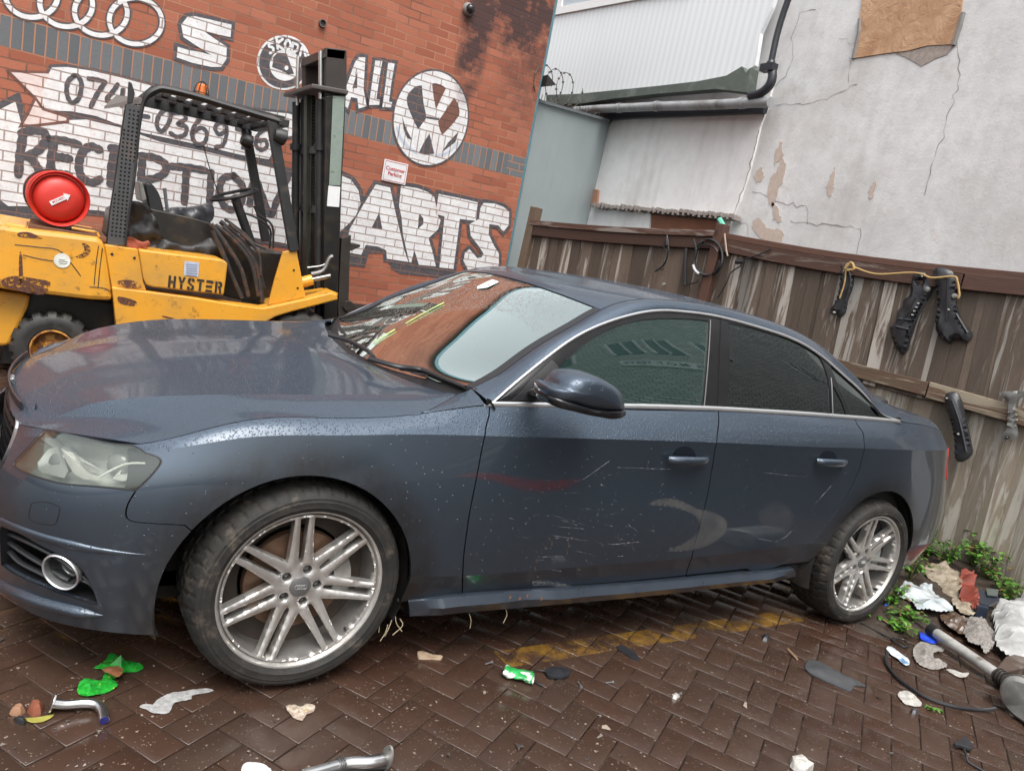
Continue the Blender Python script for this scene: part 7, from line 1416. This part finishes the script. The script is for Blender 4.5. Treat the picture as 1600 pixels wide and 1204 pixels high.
sheet('dead_leaf', [(158, 1062), (170, 1056), (184, 1055), (190, 1062), (184, 1072), (170, 1068)], stuffmat('dead_leaf_brown', (.22, .09, .04), (.32, .15, .08)), 'curled brown dead leaf between the green packet pieces', 'leaf', .03, 50, 3, lift=.03)
MPIPE = simple('steel_pipe', (.55, .55, .55), .22, .95, var=.15, dirt=(.25, .2, .15), dsc=25, dcut=(.6, .75))
def pipe(name, px, r, hz, label, flange=None, tip=None, mat=MPIPE):
    P = np.array([atZ(u, v, h) for (u, v), h in zip(px, hz)]); m = MB(); q = cr(P, 6); m.tube(q, r, 14); o = m.build(name, mat, None, True)
    tag(o, label, 'pipe'); return o, q
o, q = pipe('coolant_pipe', [(83, 1098), (105, 1100), (130, 1098), (150, 1100), (160, 1110), (163, 1125)], .0125, [.03, .022, .02, .018, .016, .014], 'short bent silver pipe with a flanged left end, below the green packets')
m = MB(); d = q[0]-q[2]; d /= np.linalg.norm(d); e1 = np.cross(d, [0, 0, 1.]); e1 /= np.linalg.norm(e1); e2 = np.cross(e1, d); fl = [q[0]+e1*.034*cos(a)*(.62)+e2*.026*sin(a) for a in np.linspace(0, 2*pi, 18, endpoint=False)]; m.prism(fl, d*.005); m.build('flange', MPIPE, o, bevel=.001)
m = MB(); m.tube([q[-2], q[-1]+(q[-1]-q[-2])*.15], .0115, 12); m.build('blue_tip', simple('blue_stained_end', (.05, .05, .25), .3, .6), o, True)
o, q = pipe('exhaust_pipe', [(470, 1212), (500, 1204), (528, 1196), (548, 1191), (575, 1190), (593, 1187), (603, 1184)], .0165, [.03, .03, .03, .032, .035, .035, .035], 'bent silver pipe with an oval bolt flange at the bottom edge of the photo')
d = q[-1]-q[-3]; d /= np.linalg.norm(d); e2 = np.array([.1, -.2, 1.]); e2 -= d*(e2 @ d); e2 /= np.linalg.norm(e2); e1 = np.cross(d, e2); V = []; n = 28; L0 = [(cos(a)*.022, sin(a)*.036*(1+.15*abs(sin(a)))) for a in np.linspace(0, 2*pi, n, endpoint=False)]
VV, FF = triang(np.array(L0), .5, [np.array([(cos(a)*.013, sin(a)*.013) for a in np.linspace(0, 2*pi, 18, endpoint=False)]), np.array([(cos(a)*.003, .030+sin(a)*.003) for a in np.linspace(0, 2*pi, 8, endpoint=False)]), np.array([(cos(a)*.003, -.030+sin(a)*.003) for a in np.linspace(0, 2*pi, 8, endpoint=False)])]); A_ = q[-1]+VV[:, :1]*e1+VV[:, 1:]*e2; k = len(VV)
mk('flange', np.vstack([A_, A_+d*.006]), [tuple(f[::-1]) for f in FF]+[tuple(f+k) for f in FF]+[(a, b, b+k, a+k) for a, b in rim_edges(FF)], simple('grey_flange', (.30, .29, .27), .5, .6, dirt=(.1, .09, .08)), o, False)
m = MB()
for i in range(3): p = q[len(q)//3+i]; m.tube([p, p+(q[len(q)//3+1]-q[len(q)//3])*.6], .020, 12)
m.build('joint_ring', simple('dark_joint', (.12, .12, .12), .4, .6), o, True)
m = MB(); m.tube(cr(gz([(540, 1204), (575, 1199), (602, 1197)], .012), 4), .008, 8); tag(m.build('black_hose', MHO, None, True), 'thin black hose lying beside the flanged pipe at the bottom edge', 'hose')
sheet('plastic_wrapper', [(218, 1106), (226, 1101), (238, 1102), (250, 1092), (266, 1084), (282, 1082), (300, 1079), (322, 1077), (333, 1080), (320, 1084), (300, 1088), (298, 1094), (272, 1100), (264, 1115), (240, 1116), (228, 1110)], MCLR, 'torn clear plastic wrapper lying below the front wheel', 'litter', .022, 60, 4)
sheet('foil_scrap', [(446, 1106), (456, 1103), (470, 1105), (480, 1101), (492, 1104), (488, 1114), (478, 1118), (472, 1127), (458, 1122)], stuffmat('dirty_foil', (.25, .18, .14), (.50, .44, .36), 70, .4, third=(.6, .5, .12), tc=(.66, .7)), 'small crumpled beige foil scrap on the paving right of the wrapper', 'litter', .025, 70, 5)
sheet('tissue', [(378, 1200), (386, 1194), (400, 1193), (416, 1198), (424, 1204), (420, 1210), (380, 1210)], stuffmat('wet_tissue', (.45, .45, .45), (.62, .62, .64)), 'grey white tissue at the bottom edge left of the flanged pipe', 'litter', .03, 50, 6)
def stone(name, px, mat, label, cat, h=.02, seed=0, group=None):
    P = gz(px)[:, :2]; c = P.mean(0); k = len(P); r_ = np.random.default_rng(seed); m = MB(); V = np.vstack([np.c_[P, np.zeros(k)-.002], np.c_[c+(P-c)*r_.uniform(.75, .95, (k, 1)), np.full(k, h*.6)+r_.normal(0, h*.12, k)], np.c_[c+(P-c)*r_.uniform(.35, .55, (k, 1)), np.full(k, h)+r_.normal(0, h*.1, k)], [[c[0], c[1], h*.95]]])
    m.add(V, [(j*k+i, j*k+(i+1) % k, (j+1)*k+(i+1) % k, (j+1)*k+i) for j in (0, 1) for i in range(k)]+[(2*k+i, 2*k+(i+1) % k, 3*k) for i in range(k)]); o = m.build(name, mat, None, True); tag(o, label, cat, group); return o
MBRK = simple('brick_chip_red', (.20, .06, .03), .7, var=.3, bump=.5); MBRK2 = simple('brick_chip_tan', (.26, .14, .08), .7, var=.3, bump=.5)
stone('brick_fragment', [(42, 1112), (48, 1102), (60, 1100), (68, 1107), (64, 1117), (50, 1120)], MBRK, 'red brick fragment beside the flange of the short bent pipe', 'rubble', .025, 1)
stone('brick_fragment', [(14, 1114), (22, 1106), (34, 1106), (41, 1112), (32, 1118), (20, 1118)], MBRK2, 'flat tan brick fragment near the left edge of the photo', 'rubble', .02, 2)
stone('rubber_chip', [(20, 1124), (28, 1122), (42, 1128), (38, 1134), (26, 1130)], MHO, 'black rubber chip below the tan brick fragment', 'litter', .015, 3)
sheet('yellow_leaf', [(38, 1124), (56, 1122), (72, 1120), (84, 1118), (74, 1126), (60, 1130), (48, 1130)], stuffmat('yellow_leaf', (.26, .24, .05), (.36, .33, .09)), 'narrow yellow leaf beside the short bent pipe', 'leaf', .01, 40, 7)
sheet('wood_chip', [(652, 1021), (660, 1020), (676, 1025), (690, 1027), (688, 1031), (670, 1030), (654, 1029)], stuffmat('split_wood', (.42, .30, .20), (.55, .42, .30)), 'small pale splinter of wood right of the front wheel', 'wood chip', .008, 30, 8, lift=.008, th=.008)
# crushed can
a, b = atZ(788, 1046, .02), atZ(834, 1058, .02); dx = b-a; L_ = np.linalg.norm(dx); dx /= L_; dy = np.array([-dx[1], dx[0], 0]); m = MB(); n = 26; V = []; r_ = np.random.default_rng(4); ks = 13
for i in range(ks):
    t = i/(ks-1); rr = .030*(.80 if i in (0, ks-1) else 1)*(1-.22*sin(pi*t)**2)
    for j in range(n):
        an = 2*pi*j/n; w = 1+.10*sin(an*3+t*9)+.08*sin(t*22+an); V.append(a+dx*L_*t+dy*rr*w*cos(an)*1.15+np.array([0, 0, 1])*(rr*.52*w*sin(an)-.002))
m.add(V, [(i*n+j, i*n+(j+1) % n, (i+1)*n+(j+1) % n, (i+1)*n+j) for i in range(ks-1) for j in range(n)]); cn = m.build('crushed_can', stuffmat('green_can_print', (.02, .26, .06), (.04, .38, .10), 30, .2, third=(.65, .68, .62), tc=(.52, .56)), None, True, autos=False); tag(cn, 'crushed green and silver drinks can on the wet paving beside the car sill', 'can')
m = MB(); m.tube([V[j]*1.0 for j in range(n)], .0022, 6, closed=True); m.add([V[j] for j in range(n)], [tuple(range(n))]); m.tube([np.array(V[(ks-1)*n+j]) for j in range(n)], .0022, 6, closed=True); m.add([V[(ks-1)*n+j] for j in range(n)], [tuple(range(n))]); m.build('can_end', simple('aluminium', (.6, .6, .6), .25, .9), cn, True)
bp = sheet('plastic_clip', [(850, 1050), (862, 1046), (880, 1047), (890, 1052), (886, 1060), (872, 1062), (856, 1060)], MHP, 'black broken plastic clip with a wire tail right of the crushed can', 'clip', .018, 60, 9, th=.008, lift=.012)
m = MB(); m.tube(cr(gz([(828, 1052), (838, 1046), (852, 1048), (862, 1052)], .01), 4), .0025, 6); m.tube(cr(gz([(832, 1062), (842, 1068), (850, 1070)], .006), 4), .003, 6); m.build('wire_tail', MHO, bp, True)
MSTL = simple('zinc_screw', (.42, .42, .43), .35, .8)
for i, (p0, p1, lb) in enumerate((((758, 1037), (768, 1034), 'small zinc screw left of the crushed can'), ((903, 1064), (908, 1072), 'small zinc screw right of the black clip'), ((946, 1066), (957, 1065), 'small zinc screw between the black clip and the herringbone grit'), ((1054, 1086), (1063, 1083), 'blue grey screw beside a white chip in the middle of the paving'))):
    a, b = atZ(*p0, .005), atZ(*p1, .005); m = MB(); m.tube([a, b], .0028, 6); m.tube([b, b+(b-a)*.12], .0055, 8); tag(m.build('screw', MSTL, None, True), lb, 'screw', 'loose screws on the paving')
sheet('dark_shard', [(962, 1012), (972, 1009), (982, 1014), (992, 1020), (998, 1032), (988, 1030), (976, 1022)], MHP, 'angular dark plastic shard on the paving below the doors', 'litter', .008, 30, 10, th=.004)
sheet('rubber_trim', [(1257, 1044), (1264, 1033), (1280, 1035), (1300, 1046), (1322, 1058), (1352, 1073), (1334, 1073), (1328, 1081), (1310, 1074), (1286, 1064), (1266, 1054)], simple('worn_grey_rubber', (.05, .052, .055), .55, var=.5, sc=20), 'flat worn black rubber strip with a curled end, in front of the rear wheel', 'trim strip', .018, 12, 11, th=.006, lift=.006, st=.02)
m = MB(); m.tube([atZ(1231, 1014, .006), atZ(1239, 1022, .008), atZ(1246, 1030, .006)], .005, 6); tag(m.build('twig', simple('twig_brown', (.24, .15, .09), .7), None, True), 'short brown twig left of the rubber strip', 'twig')
stone('coal_lump', [(1190, 994), (1200, 991), (1204, 998), (1198, 1003), (1191, 1001)], MHP, 'small black lump on the paving under the rear door', 'litter', .018, 12)
stone('white_chip', [(1049, 1087), (1056, 1085), (1062, 1089), (1056, 1093), (1050, 1091)], MPAP, 'small white chip beside the blue grey screw', 'litter', .012, 13)
stone('white_lump', [(1234, 1188), (1250, 1184), (1262, 1192), (1270, 1204), (1258, 1210), (1240, 1202), (1234, 1196)], MPAP, 'white lump of filler at the bottom edge of the photo', 'litter', .03, 14)
sheet('folded_wrapper', [(1384, 1015), (1392, 1013), (1404, 1022), (1418, 1032), (1420, 1040), (1414, 1042), (1404, 1034), (1390, 1024)], stuffmat('blue_white_wrapper', (.55, .62, .66), (.70, .76, .80), 30, .2, third=(.12, .22, .38), tc=(.6, .64)), 'narrow folded blue and white wrapper beside the black cable end', 'litter', .018, 40, 15, lift=.01)
sheet('tissue_lump', [(1402, 1086), (1412, 1080), (1424, 1084), (1437, 1096), (1438, 1104), (1424, 1104), (1410, 1098)], MPAP, 'crumpled off white tissue on the paving below the black cable', 'litter', .025, 60, 16)
stone('pebble', [(1422, 1110), (1430, 1108), (1436, 1113), (1430, 1117), (1424, 1115)], simple('dark_pebble', (.05, .05, .055), .4), 'dark pebble beside the off white tissue', 'pebble', .015, 17)
m = MB(); m.tube(cr([atZ(u, v, z) for u, v, z in ((1386, 1018, .03), (1385, 1034, .012), (1398, 1054, .01), (1420, 1072, .01), (1450, 1090, .01), (1490, 1103, .01), (1530, 1108, .01), (1556, 1106, .03))], 6), .0075, 8); tag(m.build('black_cable', MHO, None, True), 'long black cable curving over the paving to the grey silencer', 'cable')
m = MB(); m.tube(cr([atZ(u, v, z) for u, v, z in ((1345, 973, .01), (1362, 982, .012), (1390, 996, .012), (1410, 1009, .01), (1420, 1008, .015), (1412, 999, .02), (1395, 996, .02))], 6), .005, 8); tag(m.build('thin_cable', MHO, None, True), 'thin black cable poking out of the weeds behind the rear wheel', 'cable')
m = MB(); m.tube(cr([atZ(u, v, z) for u, v, z in ((1506, 1170, .02), (1510, 1180, .02), (1514, 1190, .008), (1530, 1200, .006), (1545, 1208, .006))], 5), .005, 8); hk = m.build('wire_hook', MHO, None, True); tag(hk, 'black wire with a plastic hook near the bottom right corner', 'wire')
m = MB(); P = gz(cr([(1490, 1162), (1500, 1160), (1503, 1154), (1512, 1158), (1520, 1168), (1516, 1173), (1502, 1168), (1492, 1167)], 2, True), .012); m.prism(P, (0, 0, .012)); m.build('hook', MHP, hk, bevel=.002)
# ---- rubbish heap against the fence
def mound():
    P = gz([(1330, 985), (1322, 955), (1350, 900), (1440, 850), (1560, 800), (1760, 860), (1760, 1010), (1640, 1040), (1560, 1020), (1500, 985), (1440, 990), (1400, 1000), (1360, 995)])[:, :2]; P = cr(P, 3, True); VV, FF = triang(P, .03)
    ed = np.min(np.linalg.norm(VV[:, None]-P[None], axis=2), 1); h = sum(np.sin(VV[:, 0]*f+a)*np.cos(VV[:, 1]*f*1.1+b)/f for f, a, b in ((9, 1, 2), (17, 3, 1), (31, 0, 4), (60, 2, 2)))
    z = -.006+.05*np.clip(ed/.25, 0, 1)+.10*h*np.clip(ed/.12, 0, 1); t = NT('wet_soil'); v = t.co(); c = t.mix(t.noise(14, 7, .7, v), (.018, .012, .008), (.075, .052, .036)); c = t.mix(t.ramp(t.noise(40, 5, .7, v), (.60, 0.), (.68, .8)), c, (.16, .13, .10)); t.set(col=c, rough=.6, nrm=t.bump(t.noise(60, 6, .7, v), .8, .012))
    tag(mk('soil', np.c_[VV, z], FF, t.m, None, True), kind='structure')
mound()
MCL1 = stuffmat('dirty_cream_cloth', (.20, .16, .11), (.36, .31, .24), 16, .85, wet=0); MCL2 = stuffmat('grey_fleece', (.16, .145, .13), (.28, .26, .24), 90, .95, wet=0)
sheet('plastic_bag', [(1402, 925), (1415, 912), (1432, 918), (1446, 912), (1462, 930), (1480, 942), (1489, 955), (1470, 957), (1448, 954), (1432, 952), (1424, 940), (1408, 935)], stuffmat('white_carrier', (.40, .45, .47), (.58, .62, .64), 12, .2), 'wet white plastic bag in the weeds behind the rear wheel', 'bag', .05, 22, 21, base=.05, st=.02)
sheet('cream_cloth', [(1440, 892), (1456, 885), (1474, 886), (1486, 892), (1500, 898), (1500, 925), (1490, 938), (1474, 930), (1466, 915), (1450, 905)], MCL1, 'bunched cream cloth between the plastic bag and the red fabric', 'cloth', .08, 26, 22, base=.04, st=.02)
sheet('brown_cloth', [(1486, 940), (1500, 930), (1520, 938), (1535, 950), (1520, 962), (1500, 958)], MCL1, 'small dirty cloth scrap below the cream cloth', 'cloth', .04, 30, 23, base=.05, st=.02)
sheet('red_fabric', [(1500, 896), (1508, 895), (1520, 908), (1521, 925), (1530, 942), (1540, 952), (1530, 958), (1512, 950), (1498, 936)], stuffmat('rust_red_fabric', (.16, .030, .018), (.24, .045, .025), 20, .7, wet=0), 'rust red fabric scrap standing up beside the navy box', 'fabric', .10, 18, 24, base=.06, st=.02)
bx = empty('navy_box', atZ(1550, 940, .05)); tag(bx, 'broken navy plastic box with a torn corner against the fence weeds', 'box')
m = MB(); m.prism([atZ(u, v, .10) for u, v in ((1518, 926), (1552, 924), (1562, 940), (1545, 948), (1530, 944))], (0, 0, .012)); m.prism([atZ(u, v, .10) for u, v in ((1518, 926), (1530, 944), (1545, 948), (1546, 950), (1528, 947), (1516, 928))], (0, 0, -.07)); m.build('shell', simple('navy_plastic', (.020, .026, .042), .35, var=.4), bx, bevel=.002)
m = MB(); m.prism([atZ(u, v, .118) for u, v in ((1540, 920), (1560, 922), (1558, 932), (1542, 930))], (0, 0, .008)); m.build('lid', simple('grey_green_plastic', (.09, .11, .10), .4), bx, bevel=.002)
stone('bottle_top', [(1376, 952), (1380, 947), (1386, 948), (1388, 954), (1383, 958), (1377, 957)], simple('blue_plastic', (.02, .10, .40), .25), 'round blue bottle cap in the weeds behind the rear wheel', 'cap', .04, 25)
sheet('blue_wrap', [(1437, 988), (1444, 990), (1454, 996), (1466, 1001), (1462, 1006), (1448, 1004), (1438, 998)], stuffmat('bright_blue_film', (.01, .04, .55), (.04, .10, .65), 30, .2), 'scrap of bright blue film under the end of the grey tube', 'litter', .03, 50, 26, base=.01)
t = stuffmat('grey_white_tube', (.28, .28, .265), (.42, .41, .39), 12, .3, third=(.12, .09, .06), tc=(.60, .70)); m = MB(); a = atZ(1462, 988, .05); b = atZ(1556, 1052, .05); m.tube([a+(b-a)*k/8 for k in range(9)], .026, 20); tb = m.build('metal_tube', t, None, True, autos=True); tag(tb, 'dirty grey white metal tube lying towards the silencer', 'tube')
m = MB(); m.tube([a-(b-a)*.10, a+(b-a)*.02], .031, 20); m.build('end_collar', MHO, tb, True)
m = MB(); 
for k in range(9): p = b+(b-a)*(.01+.022*k); m.tube([p, p+(b-a)*.012], .030+.006*(k % 2), 16)
m.build('clamp', simple('dark_clamp', (.08, .075, .07), .4, .6, dirt=(.25, .2, .15)), tb, True)
m = MB(); P = gz([(1552, 1058), (1560, 1066), (1578, 1062), (1600, 1056), (1608, 1046), (1596, 1040), (1580, 1036), (1566, 1040)], .03); m.prism(P, (0, 0, .05)); tag(m.build('exhaust_bracket', simple('rusty_bracket', (.10, .07, .055), .6, .3, var=.5, dirt=(.3, .28, .25)), None, bevel=.006), 'jumbled rusty exhaust bracket between tube and silencer', 'bracket')
# silencer: flattened barrel leaving the frame
a = atZ(1622, 1100, .09); ax = np.array([.98, -.18, .0]); ax /= np.linalg.norm(ax); b1 = np.array([.18, .98, 0]); m = MB(); V = []; n = 40; prof = [(0, 0, .0), (0, .80, .80), (.012, .94, .94), (.03, 1, 1), (.34, 1, 1), (.37, .9, .9), (.375, 0, 0)]
for h, s1, s2 in prof:
    for j in range(n):
        an = 2*pi*j/n; ca, sa = cos(an), sin(an); V.append(a-ax*.06+ax*h+b1*.14*s1*np.sign(ca)*abs(ca)**.8+np.array([0, 0, 1])*.088*s2*np.sign(sa)*abs(sa)**.8)
m.add(V, [(i*n+j, i*n+(j+1) % n, (i+1)*n+(j+1) % n, (i+1)*n+j) for i in range(len(prof)-1) for j in range(n)]); si = m.build('exhaust_silencer', stuffmat('aluminised_steel', (.22, .22, .21), (.34, .33, .31), 9, .38, third=(.40, .22, .08), tc=(.64, .74)), None, True); tag(si, 'grey metal exhaust silencer box with orange rust stain at the right edge', 'exhaust')
m = MB(); m.tube([np.array(V[3*n+j])*1.0 for j in range(n)], .004, 6, closed=True); m.build('seam', simple('seam_steel', (.2, .19, .18), .4, .6), si, True)
sheet('grey_rag', [(1428, 1012), (1440, 1004), (1456, 1008), (1474, 1012), (1472, 1020), (1458, 1022), (1462, 1032), (1476, 1036), (1478, 1044), (1458, 1047), (1436, 1040), (1426, 1026)], MCL2, 'rumpled grey beige rag between the wrapper and the metal tube', 'rag', .05, 34, 27, st=.012)
sheet('white_scrap', [(1478, 1046), (1492, 1048), (1504, 1052), (1514, 1052), (1508, 1059), (1496, 1058), (1486, 1052)], MPAP, 'thin white paper scrap beside the grey beige rag', 'litter', .015, 40, 28)
sheet('brown_debris', [(1468, 962), (1490, 960), (1508, 968), (1516, 985), (1500, 992), (1490, 985), (1475, 976)], stuffmat('dark_wet_bark', (.04, .022, .016), (.14, .09, .06), 60, .4), 'dark wet bark and shredded card above the metal tube', 'debris', .06, 40, 29, base=.02)
sheet('fluffy_rag', [(1504, 985), (1520, 972), (1540, 978), (1550, 992), (1552, 1010), (1540, 1022), (1528, 1010), (1512, 1004)], MCL2, 'matted grey fleece lump next to the white sheet', 'rag', .09, 46, 30, base=.02, st=.012)
sheet('white_sheet', [(1548, 965), (1565, 950), (1590, 942), (1640, 935), (1680, 960), (1680, 1030), (1610, 1042), (1580, 1030), (1556, 1012), (1552, 985)], stuffmat('dirty_white_sheet', (.30, .30, .29), (.46, .46, .45), 10, .6, third=(.25, .23, .2), tc=(.62, .7)), 'big crumpled dirty white sheet heaped at the right edge', 'sheet', .13, 11, 31, base=.03, st=.022)
# small loose grit and chips one could not count
m = MB()
for _ in range(800):
    u, v = rng.uniform(-40, 1640), rng.uniform(930, 1230); p = atZ(u, v); 
    if p[1] > 2: continue
    s_ = rng.uniform(.0012, .0035)*(1+2.2*(rng.random() > .97)); q = [p+np.array([rng.normal(0, s_), rng.normal(0, s_), rng.uniform(0, s_*1.2)]) for _ in range(6)]
    m.add(q, [(0, 1, 2), (0, 2, 3), (0, 3, 4), (1, 4, 5), (2, 3, 5), (0, 1, 5)], int(rng.integers(0, 3)))
o = m.build('grit', [simple('grit_pale', (.26, .21, .165), .6), simple('grit_grey', (.15, .13, .11), .6), simple('grit_dark', (.06, .05, .045), .5)]); tag(o, 'pale grit and tiny chips scattered on the wet paving', 'grit', kind='stuff')
m = MB()
for u, v in ((612, 968), (606, 975), (618, 962), (733, 958), (790, 950), (601, 962), (625, 966)):
    a = atY(u, v, .06); m.tube(cr([a, a+[rng.normal(0, .01), -.01, -.02], a+[rng.normal(0, .015), -.012, -.05]], 3), .0012, 5)
tag(m.build('dry_grass', simple('straw', (.45, .38, .25), .7), None, True), 'wisps of dry grass caught under the car sill behind the front wheel', 'grass', kind='stuff')
# ---- weeds
MLEAF = []
for i, (a, b) in enumerate((((.045, .14, .015), (.10, .27, .03)), ((.07, .19, .02), (.16, .36, .05)), ((.03, .09, .012), (.07, .18, .025)), ((.14, .08, .025), (.22, .14, .05)))):
    t = NT('weed_leaf'); v = t.co(); t.set(col=t.mix(t.noise(14, 3, .6, v), a, b), rough=.35, coat=.3); MLEAF.append(t.m)
MSTEM = simple('weed_stem', (.10, .14, .04), .6)
def weed(c, spread, h, n, ls, label, seed):
    r_ = np.random.default_rng(seed); c = np.array(c); e = empty('weed', tuple(c)); tag(e, label, 'weed', 'weeds along the fence foot'); st = MB(); lf = MB()
    for k in range(n):
        a = r_.uniform(0, 2*pi); d = np.array([cos(a), sin(a), 0])*r_.uniform(.2, 1)*spread; hh = h*r_.uniform(.4, 1.1); b0 = c+d*.25*r_.uniform(0, 1); P = cr([b0, b0+d*.4+[0, 0, hh*.7], b0+d+[0, 0, hh*r_.uniform(.6, 1)]], 4); st.tube(P, np.linspace(.0022, .001, len(P)), 5)
        for q in range(r_.integers(5, 10)):
            p = P[r_.integers(2, len(P))]; L_ = ls*r_.uniform(.6, 1.3); aa = r_.uniform(0, 2*pi); fw = np.array([cos(aa), sin(aa), r_.uniform(-.5, .4)]); fw /= np.linalg.norm(fw); sd = np.cross(fw, [0, 0, 1.]); sd /= np.linalg.norm(sd); up = np.cross(sd, fw); w = L_*.34; dz = r_.uniform(.05, .3)
            pts = [p, p+fw*L_*.3+sd*w+up*L_*dz*.5, p+fw*L_*.65+sd*w*.8+up*L_*dz*.3, p+fw*L_-up*L_*.1, p+fw*L_*.65-sd*w*.8+up*L_*dz*.3, p+fw*L_*.3-sd*w+up*L_*dz*.5, p+fw*L_*.35-up*.0, p+fw*L_*.68]
            lf.add(pts, [(0, 6, 1), (1, 6, 7, 2), (2, 7, 3), (0, 5, 6), (5, 4, 7, 6), (4, 3, 7)], int(r_.choice([0, 0, 1, 1, 2, 2, 3])))
    st.build('stem', MSTEM, e, True); lf.build('foliage', MLEAF, e, False)
for i, (u, v, Z, sp, h, n, ls, lb) in enumerate([(1390, 948, .02, .12, .16, 16, .034, 'low leafy weed touching the back of the rear tyre'), (1416, 972, .0, .12, .10, 14, .032, 'low weed with a yellow stem in front of the plastic bag'), (1420, 905, .03, .12, .20, 16, .034, 'weed growing between the rear wheel and the plastic bag'), (1475, 888, .02, .14, .24, 20, .040, 'leafy weed below the rear bumper at the fence foot'), (1520, 890, .02, .15, .26, 22, .040, 'bushy weed at the fence foot above the red fabric'), (1560, 880, .02, .14, .36, 24, .042, 'tallest green weed climbing the fence near the right edge'), (1598, 905, .03, .14, .34, 22, .042, 'green weed at the right edge beside the white sheet'), (1575, 940, .03, .10, .16, 12, .034, 'small weed with brown stems above the white sheet'), (1440, 1085, 0, .03, .015, 3, .02, 'single flattened weed sprig on the paving'), (1350, 965, .0, .06, .08, 8, .024, 'small weed under the rear tyre edge'), (1500, 870, .02, .16, .20, 22, .042, 'spreading weed between the rear bumper and the red fabric'), (1540, 905, .03, .16, .22, 22, .040, 'dense low weed behind the navy box'), (1580, 860, .02, .14, .42, 24, .044, 'tall climbing weed against the fence boards near the right edge'), (1450, 870, .02, .12, .12, 16, .034, 'low weed tucked under the rear bumper corner'), (1400, 985, .0, .10, .07, 14, .030, 'trailing weed on the paving by the thin black cable'), (1560, 925, .03, .10, .14, 12, .034, 'weed with brown leaves right of the navy box'), (1612, 875, .03, .14, .40, 20, .044, 'rightmost tall weed at the fence foot')]):
    if i == 8: u, v = 1458, 1110
    weed(atZ(u, v, Z), sp, h, n, ls, lb, 50+i)
